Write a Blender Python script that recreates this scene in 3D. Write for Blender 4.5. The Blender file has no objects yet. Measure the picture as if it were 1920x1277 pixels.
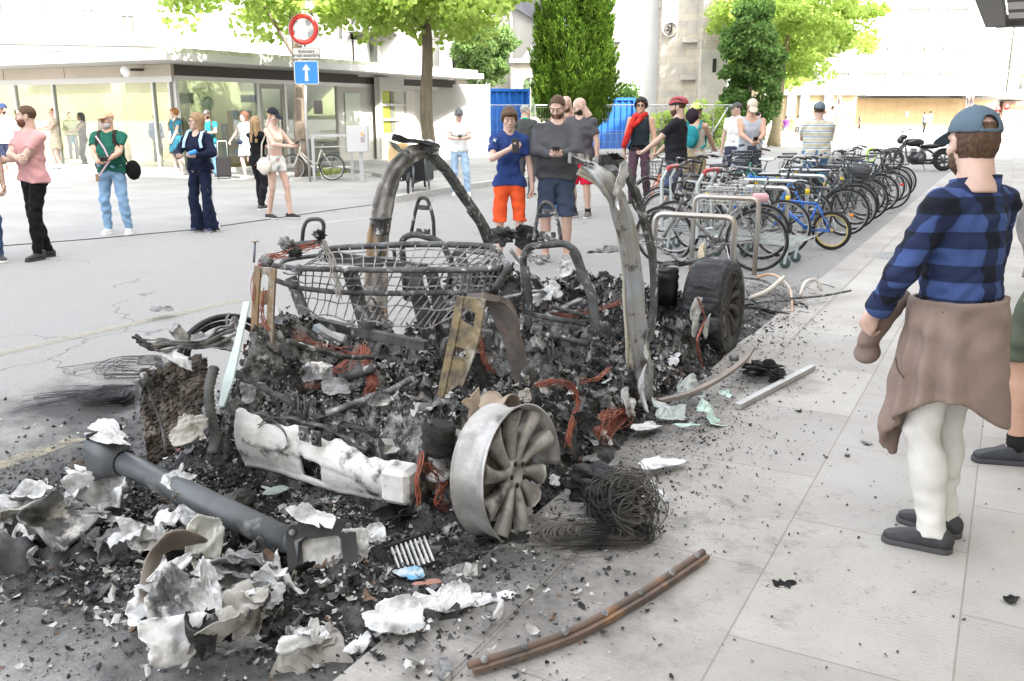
import bpy, math, random, numpy as np
from mathutils import Vector, Matrix, Euler
from math import sin, cos, tan, pi, radians, atan, atan2, sqrt
SC = bpy.context.scene
COL = SC.collection
CAMH, FPX = 1.68, 1700.0
PITCH = atan(423.0/FPX)
cam_d = bpy.data.cameras.new('camera'); cam = bpy.data.objects.new('camera', cam_d); COL.objects.link(cam)
cam.location = (0, 0, CAMH); cam.rotation_euler = (pi/2-PITCH, 0, 0)
cam_d.sensor_width = 36; cam_d.lens = 36*FPX/1920; cam_d.clip_start = .05; cam_d.clip_end = 2000
SC.camera = cam
SC.view_settings.view_transform = 'Standard'; SC.view_settings.look = 'None'
SC.view_settings.gamma = 1; SC.view_settings.use_curve_mapping = False
SC.view_settings.exposure = 2.95
SUN_AZ = Vector((.62, -.785, 0)).normalized(); SUN_EL = radians(40)
sun_dir = Vector((SUN_AZ.x*cos(SUN_EL), SUN_AZ.y*cos(SUN_EL), sin(SUN_EL)))
W = bpy.data.worlds.new('World'); SC.world = W; W.use_nodes = True
nt = W.node_tree; bg = nt.nodes['Background']
sky = nt.nodes.new('ShaderNodeTexSky'); sky.sky_type = 'NISHITA'; sky.sun_disc = False
sky.sun_elevation = SUN_EL; sky.sun_rotation = atan2(SUN_AZ.x, SUN_AZ.y)
sky.dust_density = 4.0; sky.air_density = 1.0; sky.ozone_density = .6
hs = nt.nodes.new('ShaderNodeHueSaturation'); hs.inputs['Saturation'].default_value = .22
nt.links.new(sky.outputs[0], hs.inputs['Color']); nt.links.new(hs.outputs[0], bg.inputs[0]); bg.inputs[1].default_value = .15
sl = bpy.data.lights.new('sun', 'SUN'); sl.energy = 2.0; sl.angle = radians(.5); sl.color = (1, .96, .88)
so = bpy.data.objects.new('sun', sl); COL.objects.link(so)
so.rotation_euler = sun_dir.to_track_quat('Z', 'Y').to_euler(); so.location = (20, -20, 40)
cp, sp = cos(PITCH), sin(PITCH)
S_DIR = Vector((.477, .879, 0)).normalized()
V_DIR = Vector((-S_DIR.y, S_DIR.x, 0))
VA = atan2(V_DIR.y, V_DIR.x)
def ray(px, py):
 a = (px-960)/FPX; b = (638.5-py)/FPX
 return Vector((a, cp+b*sp, -sp+b*cp))
CP = Vector((0, 0, CAMH))
def G(px, py, z=0.):
 d = ray(px, py); return CP+d*((z-CAMH)/d.z)
def Yp(px, py, y):
 d = ray(px, py); return CP+d*(y/d.y)
K0 = G(960, 1020)
def uv(u, v, z=0.):
 p = K0+S_DIR*u+V_DIR*v; p.z = z; return p
def touv(p):
 r = Vector(p)-K0; return r.dot(S_DIR), r.dot(V_DIR)
def Vp(px, py, v):
 d = ray(px, py); t = (v-(CP-K0).dot(V_DIR))/d.dot(V_DIR); return CP+d*t
def Up(px, py, u):
 d = ray(px, py); t = (u-(CP-K0).dot(S_DIR))/d.dot(S_DIR); return CP+d*t
MATS = {}
def mat(name, col, col2=None, scale=6., rough=.6, metal=0., bump=0., bscale=40., detail=6., lo=.4, hi=.6, alpha=1., trans=0., emit=0., spec=.5, stretch=None, col3=None, scale3=3., lo3=.55, hi3=.62, sub=0.):
 if name in MATS: return MATS[name]
 m = bpy.data.materials.new(name); m.use_nodes = True; n = m.node_tree; p = n.nodes['Principled BSDF']
 c = lambda k: (*k, 1) if len(k) == 3 else k
 p.inputs['Base Color'].default_value = c(col); p.inputs['Roughness'].default_value = rough
 p.inputs['Metallic'].default_value = metal; p.inputs['Specular IOR Level'].default_value = spec
 p.inputs['Alpha'].default_value = alpha; p.inputs['Transmission Weight'].default_value = trans
 if emit: p.inputs['Emission Color'].default_value = c(col); p.inputs['Emission Strength'].default_value = emit
 tc = n.nodes.new('ShaderNodeTexCoord'); src = tc.outputs['Object']
 if stretch:
  mp = n.nodes.new('ShaderNodeMapping'); mp.inputs['Scale'].default_value = stretch; n.links.new(src, mp.inputs[0]); src = mp.outputs[0]
 def noise(s, lo, hi, dt=detail):
  t = n.nodes.new('ShaderNodeTexNoise'); t.inputs['Scale'].default_value = s; t.inputs['Detail'].default_value = dt; t.inputs['Roughness'].default_value = .62
  n.links.new(src, t.inputs['Vector'])
  r = n.nodes.new('ShaderNodeMapRange'); r.inputs[1].default_value = lo; r.inputs[2].default_value = hi
  n.links.new(t.outputs[0], r.inputs[0]); return r.outputs[0]
 def mix(f, a, b):
  x = n.nodes.new('ShaderNodeMix'); x.data_type = 'RGBA'; n.links.new(f, x.inputs[0])
  for q, i in ((a, 6), (b, 7)):
   if isinstance(q, tuple): x.inputs[i].default_value = c(q)
   else: n.links.new(q, x.inputs[i])
  return x.outputs[2]
 out = None
 if col2: out = mix(noise(scale, lo, hi), tuple(col), tuple(col2))
 if col3: out = mix(noise(scale3, lo3, hi3), out if out is not None else tuple(col), tuple(col3))
 if out is not None: n.links.new(out, p.inputs['Base Color'])
 if bump:
  b = n.nodes.new('ShaderNodeBump'); b.inputs['Strength'].default_value = min(1, bump); b.inputs['Distance'].default_value = .02*bump
  n.links.new(noise(bscale, 0, 1, 4), b.inputs['Height']); n.links.new(b.outputs[0], p.inputs['Normal'])
 MATS[name] = m; return m
def npm(M): return np.array([list(r) for r in M], np.float32)
def A3(*v): return np.array(v, np.float32)
def S(*rgb):
 return tuple(((c/255+.055)/1.055)**2.4 if c > 10 else c/255/12.92 for c in rgb)
def tag(o, label=None, cat=None, group=None, kind=None):
 if label: o['label'] = label
 if cat: o['category'] = cat
 if group: o['group'] = group
 if kind: o['kind'] = kind
 return o
def empty(name, label=None, cat=None, group=None):
 o = bpy.data.objects.new(name, None); o.empty_display_size = .2; COL.objects.link(o); return tag(o, label, cat, group)
def frame_of(d):
 d = Vector(d).normalized(); a = Vector((0, 0, 1)) if abs(d.z) < .9 else Vector((1, 0, 0))
 x = d.cross(a).normalized(); return x, d.cross(x).normalized()
def spline(pts, n=8):
 P = [Vector(p) for p in pts]
 if len(P) < 3: return P
 out = []
 for i in range(len(P)-1):
  p0 = P[i-1] if i else P[0]*2-P[1]; p1, p2 = P[i], P[i+1]; p3 = P[i+2] if i+2 < len(P) else P[-1]*2-P[-2]
  for k in range(n):
   t = k/n; out.append(.5*((2*p1)+(p2-p0)*t+(2*p0-5*p1+4*p2-p3)*t*t+(3*p1-p0-3*p2+p3)*t**3))
 out.append(P[-1]); return out
def rounded(pts, r, n=5):
 P = [Vector(p) for p in pts]; out = [P[0]]
 for i in range(1, len(P)-1):
  a = (P[i-1]-P[i]); b = (P[i+1]-P[i]); q = min(r, a.length*.48, b.length*.48); s = P[i]+a.normalized()*q; e = P[i]+b.normalized()*q
  for k in range(n+1):
   t = k/n; out.append(s*(1-t)**2+P[i]*2*t*(1-t)+e*t*t)
 out.append(P[-1]); return out
class MB:
 def __init__(s): s.v = []; s.f = []; s.m = []; s.sm = []
 def add(s, vs, fs, mi=0, sm=False):
  o = len(s.v); s.v += [tuple(v) for v in vs]; s.f += [tuple(i+o for i in f) for f in fs]; s.m += [mi]*len(fs); s.sm += [sm]*len(fs); return s
 def box(s, c, size, rot=None, mi=0, bev=0.):
  x, y, z = [q/2 for q in size]; R = rot if rot is not None else Matrix.Identity(3)
  if isinstance(R, (int, float)): R = Matrix.Rotation(R, 3, 'Z')
  c = Vector(c)
  if bev <= 0 or bev > min(x, y, z)*.95:
   vs = [c+R@Vector((a*x, b*y, d*z)) for a in (-1, 1) for b in (-1, 1) for d in (-1, 1)]
   return s.add(vs, [(0, 1, 3, 2), (4, 6, 7, 5), (0, 4, 5, 1), (2, 3, 7, 6), (0, 2, 6, 4), (1, 5, 7, 3)], mi)
  vs = []; idx = {}
  for a in (-1, 1):
   for b in (-1, 1):
    for d in (-1, 1):
     for ax in range(3):
      p = [a*x, b*y, d*z]
      for q in range(3):
       if q != ax: p[q] -= (a, b, d)[q]*bev
      idx[(a, b, d, ax)] = len(vs); vs.append(c+R@Vector(p))
  fs = []
  for ax in range(3):
   o1, o2 = [q for q in range(3) if q != ax]
   for sg in (-1, 1):
    f = []
    for p1, p2 in ((-1, -1), (1, -1), (1, 1), (-1, 1)):
     k = [0, 0, 0]; k[ax] = sg; k[o1] = p1; k[o2] = p2; f.append(idx[(*k, ax)])
    fs.append(tuple(f if sg*(1 if ax != 1 else -1) > 0 else f[::-1]))
  for ax in range(3):
   o1, o2 = [q for q in range(3) if q != ax]
   for p1 in (-1, 1):
    for p2 in (-1, 1):
     f = []
     for sg, w in ((-1, o1), (1, o1), (1, o2), (-1, o2)):
      k = [0, 0, 0]; k[ax] = sg; k[o1] = p1; k[o2] = p2; f.append(idx[(*k, w)])
     fs.append(tuple(f))
  for a in (-1, 1):
   for b in (-1, 1):
    for d in (-1, 1): fs.append(tuple(idx[(a, b, d, q)] for q in range(3)))
  return s.add(vs, fs, mi)
 def tube(s, pts, r, n=8, mi=0, cap=True, closed=False, flat=None):
  P = [Vector(p) for p in pts]; N = len(P)
  if N < 2: return s
  R = r if isinstance(r, (list, tuple)) else [r]*N
  vs = []; x = None
  for i in range(N):
   d = (P[(i+1) % N]-P[i-1]) if closed else (P[min(i+1, N-1)]-P[max(i-1, 0)])
   if d.length < 1e-9: d = Vector((0, 0, 1))
   d.normalize()
   if x is None: x, _ = frame_of(d)
   x = (x-d*x.dot(d))
   if x.length < 1e-6: x, _ = frame_of(d)
   x.normalize(); y = d.cross(x)
   for k in range(n):
    a = 2*pi*(k+.5)/n; vs.append(P[i]+x*(cos(a)*R[i])+y*(sin(a)*R[i]*(flat or 1)))
  fs = [(i*n+k, i*n+(k+1) % n, ((i+1) % N)*n+(k+1) % n, ((i+1) % N)*n+k) for i in range(N if closed else N-1) for k in range(n)]
  if cap and not closed: fs += [tuple(range(n))[::-1], tuple((N-1)*n+k for k in range(n))]
  return s.add(vs, fs, mi, n > 5)
 def bar(s, pts, w, h, up=(0, 0, 1), mi=0):
  P = [Vector(p) for p in pts]; N = len(P); vs = []; up = Vector(up)
  W = w if isinstance(w, (list, tuple)) else [w]*N; H = h if isinstance(h, (list, tuple)) else [h]*N
  for i in range(N):
   d = (P[min(i+1, N-1)]-P[max(i-1, 0)]).normalized(); x = d.cross(up)
   if x.length < 1e-4: x = frame_of(d)[0]
   x.normalize(); y = x.cross(d)
   for a, b in ((-1, -1), (1, -1), (1, 1), (-1, 1)): vs.append(P[i]+x*(a*W[i]/2)+y*(b*H[i]/2))
  fs = [(i*4+k, i*4+(k+1) % 4, (i+1)*4+(k+1) % 4, (i+1)*4+k) for i in range(N-1) for k in range(4)]+[(3, 2, 1, 0), tuple((N-1)*4+k for k in range(4))]
  return s.add(vs, fs, mi)
 def lathe(s, prof, c=(0, 0, 0), ax=(0, 0, 1), n=24, mi=0, closed=False):
  ax = Vector(ax).normalized(); x, y = frame_of(ax); c = Vector(c); N = len(prof)
  vs = [c+ax*h+(x*cos(2*pi*k/n)+y*sin(2*pi*k/n))*r for r, h in prof for k in range(n)]
  fs = [(i*n+k, i*n+(k+1) % n, ((i+1) % N)*n+(k+1) % n, ((i+1) % N)*n+k) for i in range(N if closed else N-1) for k in range(n)]
  return s.add(vs, fs, mi, True)
 def prism(s, poly, d, mi=0):
  n = len(poly); d = Vector(d); a = [Vector(p) for p in poly]; vs = a+[p+d for p in a]
  return s.add(vs, [tuple(range(n))[::-1], tuple(range(n, 2*n))]+[(i, (i+1) % n, n+(i+1) % n, n+i) for i in range(n)], mi)
 def blob(s, c, r, seed=0, amp=.2, n=2, mi=0, rot=None):
  rg = np.random.default_rng(seed); nu, nv = 8*n, 5*n; c = Vector(c); ph = rg.uniform(0, 6.28, 12); vs = []; R = rot or Matrix.Identity(3)
  for j in range(nv+1):
   th = pi*j/nv
   for i in range(nu):
    a = 2*pi*i/nu; x, y, z = sin(th)*cos(a), sin(th)*sin(a), cos(th)
    k = 1+amp*(sin(3*x+ph[0])*sin(4*y+ph[1])+.6*sin(7*x+ph[2]+5*z)*sin(6*y+ph[3])+.5*sin(11*z+ph[4]+4*x))
    vs.append(c+R@Vector((x*r[0]*k, y*r[1]*k, z*r[2]*k)))
  fs = [(j*nu+i, j*nu+(i+1) % nu, (j+1)*nu+(i+1) % nu, (j+1)*nu+i) for j in range(nv) for i in range(nu)]
  return s.add(vs, fs, mi, True)
 def build(s, name, mats, parent=None, smooth=None, solid=0.):
  return mkmesh(name, s.v, s.f, mats, parent, s.m, s.sm if smooth is None else smooth, solid)
def mkmesh(name, v, f, mats, parent=None, mi=None, smooth=False, solid=0.):
 me = bpy.data.meshes.new(name); v = np.asarray(v, dtype=np.float32).reshape(-1, 3)
 if isinstance(f, np.ndarray):
  k = f.shape[1]; me.vertices.add(len(v)); me.vertices.foreach_set('co', v.ravel()); me.loops.add(f.size); me.polygons.add(len(f))
  me.loops.foreach_set('vertex_index', f.astype(np.int32).ravel()); me.polygons.foreach_set('loop_start', np.arange(0, f.size, k, dtype=np.int32))
  me.polygons.foreach_set('loop_total', np.full(len(f), k, dtype=np.int32)); me.update(calc_edges=True)
 else: me.from_pydata([tuple(q) for q in v.tolist()], [], f)
 if not isinstance(mats, (list, tuple)): mats = [mats]
 for m in mats: me.materials.append(m)
 n = len(me.polygons)
 if mi is not None and len(mats) > 1: me.polygons.foreach_set('material_index', np.asarray(mi, dtype=np.int32))
 me.polygons.foreach_set('use_smooth', np.full(n, bool(smooth)) if isinstance(smooth, (bool, int)) else np.asarray(smooth, dtype=bool))
 me.update(); o = bpy.data.objects.new(name, me); COL.objects.link(o)
 if parent: o.parent = parent
 if solid:
  md = o.modifiers.new('solid', 'SOLIDIFY'); md.thickness = solid; md.offset = 0
 return o
def kids(o): return [c for c in bpy.data.objects if c.parent == o]
def tree(o, CH=None):
 out = [o]
 for c in o.children: out += tree(c)
 return out
def settle(root, rot=0.):
 """root built with its vertices in world coordinates: move its origin to the base of what it holds"""
 obs = [o for o in tree(root) if o.type == 'MESH']; lo = np.array([1e9]*3); hi = -lo; arr = []
 for o in obs:
  a = np.empty(len(o.data.vertices)*3, dtype=np.float32); o.data.vertices.foreach_get('co', a); a = a.reshape(-1, 3); arr.append(a)
  lo = np.minimum(lo, a.min(0)); hi = np.maximum(hi, a.max(0))
 b = np.array([(lo[0]+hi[0])/2, (lo[1]+hi[1])/2, lo[2]], dtype=np.float32)
 for o, a in zip(obs, arr): o.data.vertices.foreach_set('co', (a-b).ravel()); o.data.update()
 root.location = Vector(b.tolist()); return root
bpy_children = None
# ================================================================ GROUND
def M_asphalt():
 m = mat('asphalt', (.26, .25, .236), (.225, .218, .208), 2.3, rough=.85, bump=.5, bscale=160, lo=.3, hi=.7, col3=(.25, .245, .24), scale3=.35, lo3=.3, hi3=.7)
 n = m.node_tree; p = n.nodes['Principled BSDF']; L = n.links
 base = p.inputs['Base Color'].links[0].from_socket
 tc = n.nodes.new('ShaderNodeTexCoord')
 def math(op, a, b=None, c=None):
  x = n.nodes.new('ShaderNodeMath'); x.operation = op
  for i, q in enumerate((a, b, c)):
   if q is None: continue
   if hasattr(q, 'is_linked') or hasattr(q, 'node'): L.new(q, x.inputs[i])
   else: x.inputs[i].default_value = q
  return x.outputs[0]
 def noise(s, d=8, r=.6, src=None):
  t = n.nodes.new('ShaderNodeTexNoise'); t.inputs['Scale'].default_value = s; t.inputs['Detail'].default_value = d; t.inputs['Roughness'].default_value = r
  L.new(src or tc.outputs['Object'], t.inputs['Vector']); return t.outputs[0]
 sp1 = math('GREATER_THAN', noise(75, 2), .60); sp2 = math('LESS_THAN', noise(60, 2), .40)
 def mix(f, a, b):
  x = n.nodes.new('ShaderNodeMix'); x.data_type = 'RGBA'; L.new(f, x.inputs[0])
  for q, i in ((a, 6), (b, 7)):
   if isinstance(q, tuple): x.inputs[i].default_value = (*q, 1)
   else: L.new(q, x.inputs[i])
  return x.outputs[2]
 c = mix(math('MULTIPLY', sp1, .35), base, (.42, .41, .4)); c = mix(math('MULTIPLY', sp2, .5), c, (.12, .12, .12))
 vo = n.nodes.new('ShaderNodeTexVoronoi'); vo.feature = 'DISTANCE_TO_EDGE'; vo.inputs['Scale'].default_value = .22; vn = n.nodes.new('ShaderNodeVectorMath'); vn.operation = 'ADD'; nn = n.nodes.new('ShaderNodeTexNoise'); nn.inputs['Scale'].default_value = 1.4; nn.inputs['Detail'].default_value = 8
 L.new(tc.outputs['Object'], nn.inputs['Vector']); L.new(tc.outputs['Object'], vn.inputs[0]); L.new(nn.outputs[1], vn.inputs[1]); L.new(vn.outputs[0], vo.inputs['Vector'])
 c = mix(math('MULTIPLY', math('LESS_THAN', vo.outputs['Distance'], .0022), math('MULTIPLY', math('GREATER_THAN', noise(.5, 3), .5), .55)), c, (.06, .06, .06))
 sep = n.nodes.new('ShaderNodeSeparateXYZ'); L.new(tc.outputs['Object'], sep.inputs[0])
 def burn(cu, cv, hu, hv, fall):
  o = uv(cu, cv)
  dx = math('SUBTRACT', sep.outputs[0], o.x); dy = math('SUBTRACT', sep.outputs[1], o.y)
  U = math('ABSOLUTE', math('ADD', math('MULTIPLY', dx, S_DIR.x), math('MULTIPLY', dy, S_DIR.y)))
  Vv = math('ABSOLUTE', math('ADD', math('MULTIPLY', dx, V_DIR.x), math('MULTIPLY', dy, V_DIR.y)))
  a = math('MAXIMUM', math('SUBTRACT', U, hu), 0.); b = math('MAXIMUM', math('SUBTRACT', Vv, hv), 0.)
  d = math('SQRT', math('ADD', math('MULTIPLY', a, a), math('MULTIPLY', b, b)))
  return math('SUBTRACT', 1., math('DIVIDE', d, fall))
 f = math('MAXIMUM', burn(1.35, .95, 2.1, .8, 1.15), burn(4.1, .8, .7, .6, .8))
 f = math('MAXIMUM', f, burn(-.4, 1.3, .5, 1.0, .9)); f = math('MAXIMUM', f, burn(.35, 2.75, .10, .5, .6))
 nz = math('SUBTRACT', noise(3.5, 9, .68), .5)
 f = math('ADD', f, math('MULTIPLY', nz, 1.9))
 r = n.nodes.new('ShaderNodeMapRange'); L.new(f, r.inputs[0]); r.inputs[1].default_value = .1; r.inputs[2].default_value = .95; r.inputs[4].default_value = .88
 c = mix(r.outputs[0], c, (.014, .0138, .014))
 L.new(c, p.inputs['Base Color'])
 return m
def M_slabs():
 m = mat('paving_slabs', (.385, .36, .325), (.335, .313, .282), 2.2, rough=.8, bump=.25, bscale=90, col3=(.43, .41, .38), scale3=.8, lo3=.45, hi3=.62)
 n = m.node_tree; p = n.nodes['Principled BSDF']; L = n.links; base = p.inputs['Base Color'].links[0].from_socket
 tc = n.nodes.new('ShaderNodeTexCoord'); mp = n.nodes.new('ShaderNodeMapping'); mp.vector_type = 'POINT'
 ang = atan2(S_DIR.y, S_DIR.x); mp.inputs['Rotation'].default_value = (0, 0, -ang)
 L.new(tc.outputs['Object'], mp.inputs[0])
 k = Matrix.Rotation(-ang, 3, 'Z')@K0; mp.inputs['Location'].default_value = (-k.x+.3, -k.y-.36+.0, 0)
 b = n.nodes.new('ShaderNodeTexBrick'); L.new(mp.outputs[0], b.inputs['Vector']); b.inputs['Scale'].default_value = 1
 b.inputs['Brick Width'].default_value = 1.0; b.inputs['Row Height'].default_value = .66; b.inputs['Mortar Size'].default_value = .0038; b.inputs['Mortar Smooth'].default_value = .2
 b.inputs['Color1'].default_value = (1, 1, 1, 1); b.inputs['Color2'].default_value = (.82, .82, .83, 1); b.inputs['Mortar'].default_value = (.6, .59, .57, 1)
 mx = n.nodes.new('ShaderNodeMix'); mx.data_type = 'RGBA'; mx.blend_type = 'MULTIPLY'; mx.inputs[0].default_value = 1
 L.new(base, mx.inputs[6]); L.new(b.outputs[0], mx.inputs[7])
 def noise(s, d=8, r=.6, v=None):
  t = n.nodes.new('ShaderNodeTexNoise'); t.inputs['Scale'].default_value = s; t.inputs['Detail'].default_value = d; t.inputs['Roughness'].default_value = r
  L.new(v or tc.outputs['Object'], t.inputs['Vector']); return t.outputs[0]
 def math(op, a, b=None):
  x = n.nodes.new('ShaderNodeMath'); x.operation = op
  for i, q in enumerate((a, b)):
   if q is None: continue
   if hasattr(q, 'node'): L.new(q, x.inputs[i])
   else: x.inputs[i].default_value = q
  return x.outputs[0]
 def mix(f, a, bb):
  x = n.nodes.new('ShaderNodeMix'); x.data_type = 'RGBA'; L.new(f, x.inputs[0]); L.new(a, x.inputs[6]); x.inputs[7].default_value = (*bb, 1); return x.outputs[2]
 def mr(s, lo, hi, to):
  r = n.nodes.new('ShaderNodeMapRange'); L.new(s, r.inputs[0]); r.inputs[1].default_value = lo; r.inputs[2].default_value = hi; r.inputs[4].default_value = to; return r.outputs[0]
 c = mix(mr(noise(110, 3), .6, .72, .45), mx.outputs[2], (.12, .12, .12))
 sep = n.nodes.new('ShaderNodeSeparateXYZ'); L.new(mp.outputs[0], sep.inputs[0])
 def patch(cu, cv, ru, rv):
  a = math('DIVIDE', math('SUBTRACT', sep.outputs[0], cu+.3), ru); b2 = math('DIVIDE', math('SUBTRACT', sep.outputs[1], cv-.36), rv)
  return math('SUBTRACT', 1., math('SQRT', math('ADD', math('MULTIPLY', a, a), math('MULTIPLY', b2, b2))))
 f = math('MAXIMUM', patch(-.25, -.05, 1.15, .95), patch(1.4, .05, 1.9, .6)); f = math('MAXIMUM', f, patch(2.7, -.35, .5, .45))
 f = math('ADD', f, math('MULTIPLY', math('SUBTRACT', noise(5, 9, .7), .5), 1.5))
 c = mix(mr(f, .12, 1.0, .9), c, (.028, .027, .026))
 f2 = math('ADD', patch(.3, -.8, 3.2, 2.2), math('MULTIPLY', math('SUBTRACT', noise(9, 9, .75), .5), 3.4))
 c = mix(mr(f2, .95, 1.5, .55), c, (.1, .095, .09))
 L.new(c, p.inputs['Base Color'])
 w = n.nodes.new('ShaderNodeTexWave'); w.inputs['Scale'].default_value = 14; w.inputs['Distortion'].default_value = .6; L.new(mp.outputs[0], w.inputs['Vector'])
 bp = n.nodes.new('ShaderNodeBump'); bp.inputs['Strength'].default_value = .25; bp.inputs['Distance'].default_value = .003
 L.new(math('ADD', w.outputs[1], math('MULTIPLY', b.outputs[1], -3.)), bp.inputs['Height'])
 old = p.inputs['Normal'].links[0].from_node; L.new(old.outputs[0], bp.inputs['Normal']); L.new(bp.outputs[0], p.inputs['Normal'])
 return m
def sheet(name, pts, m, z=None):
 v = [Vector((p[0], p[1], z if z is not None else p[2])) for p in pts]
 o = mkmesh(name, v, [tuple(range(len(v)))], m); return tag(o, kind='structure')
ASPH = M_asphalt(); SLAB = M_slabs()
g = sheet('road', [(-260, -40, 0), (300, -40, 0), (300, 420, 0), (-260, 420, 0)], ASPH)
SZ = .04
edge = []
rg = random.Random(4)
u = -6.
while u < 60:
 edge.append(uv(u, 0+rg.uniform(-.006, .006)+(.035*sin(u*2.3) if 3 < u < 8 else 0)))
 u += .25 if u < 12 else 4
poly = edge+[uv(60, -60), uv(-6, -60)]
mb = MB(); n_ = len(poly)
top = [Vector((p.x, p.y, SZ)) for p in poly]; bot = [Vector((p.x, p.y, -.05)) for p in poly]
mb.add(top+bot, [tuple(range(n_))[::-1]]+[(i, i+1, n_+i+1, n_+i) for i in range(n_-1)])
tag(mb.build('pavement', SLAB), kind='structure')
KM = mat('kerb_granite', (.40, .39, .375), (.35, .343, .33), 25, rough=.8, bump=.3, bscale=70, col3=(.26, .255, .25), scale3=1.2, lo3=.5, hi3=.75)
mb = MB(); u = -3.
rg = random.Random(9)
while u < 40:
 L_ = 1.15; mb.box(uv(u+L_/2, -.14, SZ-.0485+rg.uniform(0, .0015)), (L_-.008,   .30, .104), atan2(S_DIR.y, S_DIR.x), bev=.006); u += L_
tag(mb.build('kerb', SLAB), kind='structure')
FM = mat('far_paving', (.27, .262, .25), (.22, .215, .205), 1.1, rough=.85, bump=.2, bscale=60)
fe = [G(735, 380), G(860, 357), G(1000, 338), G(1180, 313), G(1340, 292), G(1480, 268), G(1560, 257)]
far = [Vector((120, 150, 0)), Vector((-70, 150, 0)), G(730, 336)]
P_ = fe+far; n_ = len(P_)
mb = MB(); mb.add([Vector((p.x, p.y, .11)) for p in P_]+[Vector((p.x, p.y, -.02)) for p in P_], [tuple(range(n_))[::-1]]+[(i, (i+1) % n_, n_+(i+1) % n_, n_+i) for i in range(n_)])
tag(mb.build('far_pavement', FM), kind='structure')
mb = MB()
for a, b in zip(fe[:-1], fe[1:]): mb.bar([Vector((a.x, a.y, .062)), Vector((b.x, b.y, .062))], .2, .13)
tag(mb.build('far_kerb', KM), kind='structure')
PM = mat('plaza_paving', (.25, .245, .24), (.21, .205, .2), .8, rough=.85, bump=.2, bscale=80)
pl = [G(-400, 500), G(0, 462), G(375, 430), G(640, 392), G(735, 380), G(730, 336), Vector((-70, 150, 0)), Vector((-120, 60, 0))]
sheet('plaza', pl, PM, .004)
mb = MB()
seam = [G(-400, 500), G(0, 462), G(180, 448), G(375, 430), G(640, 392), G(735, 380)]
mb.bar([Vector((p.x, p.y, .006)) for p in seam], .035, .008); tag(mb.build('road_seam', mat('seam', (.06, .06, .06), rough=.9)), kind='structure')
def strip(name, a, b, w, m, z=.006, seed=0, worn=.0):
 d = (b-a); L_ = d.length; d.normalize(); x = Vector((-d.y, d.x, 0)); rg = random.Random(seed); mb = MB(); N = max(2, int(L_/.08))
 l = []; r = []
 for i in range(N+1):
  c = a+d*(L_*i/N); l.append(Vector((*(c+x*(w/2+rg.uniform(-.012, .004))).xy, z))); r.append(Vector((*(c-x*(w/2+rg.uniform(-.012, .004))).xy, z)))
 vs = l+r; fs = [(i, i+1, N+2+i, N+1+i) for i in range(N) if rg.random() > worn]
 mb.add(vs, fs); return tag(mb.build(name, m), kind='structure')
def worn(name, col):
 m = mat(name, col, rough=.8); n = m.node_tree; p = n.nodes['Principled BSDF']
 t = n.nodes.new('ShaderNodeTexNoise'); t.inputs['Scale'].default_value = 14; t.inputs['Detail'].default_value = 9; t.inputs['Roughness'].default_value = .75
 tc = n.nodes.new('ShaderNodeTexCoord'); n.links.new(tc.outputs['Object'], t.inputs['Vector'])
 r = n.nodes.new('ShaderNodeMapRange'); r.inputs[1].default_value = .42; r.inputs[2].default_value = .6; r.inputs[3].default_value = .5; r.inputs[4].default_value = .04
 n.links.new(t.outputs[0], r.inputs[0]); n.links.new(r.outputs[0], p.inputs['Alpha']); return m
YEL = worn('yellow_paint', (.40, .36, .24)); WHI = worn('white_paint', (.6, .6, .58))
strip('yellow_line', G(-260, 722), G(455, 562), .13, YEL, seed=1)
strip('yellow_line', G(-200, 945), G(150, 822), .13, YEL, seed=2)
strip('yellow_line', G(1180, 440), G(1300, 372), .12, YEL, seed=3)
strip('yellow_line', G(930, 440), G(1090, 395), .12, YEL, seed=6)
strip('white_line', G(530, 430), G(720, 404), .11, WHI, seed=4)
strip('white_line', G(905, 379), G(1075, 350), .12, WHI, seed=5)
for i, (x, y) in enumerate([(1080, 367), (1110, 361), (1140, 354), (1125, 347)]):
 strip('white_line', G(x, y), G(x+75, y-6), .22, WHI, seed=10+i)
for i in range(9):
 u = 13.2+i*1.15; strip('white_line', uv(u, .15), uv(u-.1, 2.2), .1, WHI, seed=20+i)
strip('white_line', uv(6.1, .55), uv(6.0, 1.6), .07, WHI, seed=31); strip('white_line', uv(4.1, .35), uv(4.0, 1.2), .07, WHI, seed=32)
strip('white_line', uv(2.2, 2.35), uv(4.5, 2.5), .07, WHI, seed=33)
mb = MB(); c = G(1672, 480, SZ); c.z = SZ+.003
mb.lathe([(0, 0), (.27, 0), (.275, -.002), (.30, -.002), (.302, .001), (.31, .001), (.312, -.01)], c, n=48)
for r in (.08, .14, .2): mb.lathe([(r, .001), (r+.012, .0035), (r+.024, .001)], c, n=40)
t = mb.build('manhole_cover', mat('cast_cover', (.27, .265, .255), (.2, .2, .195), 30, rough=.6, metal=.3, bump=.3, bscale=60)); tag(t, 'round cast manhole cover set flush in the pale pavement beside the bicycles', 'manhole cover')
settle(t)
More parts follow.
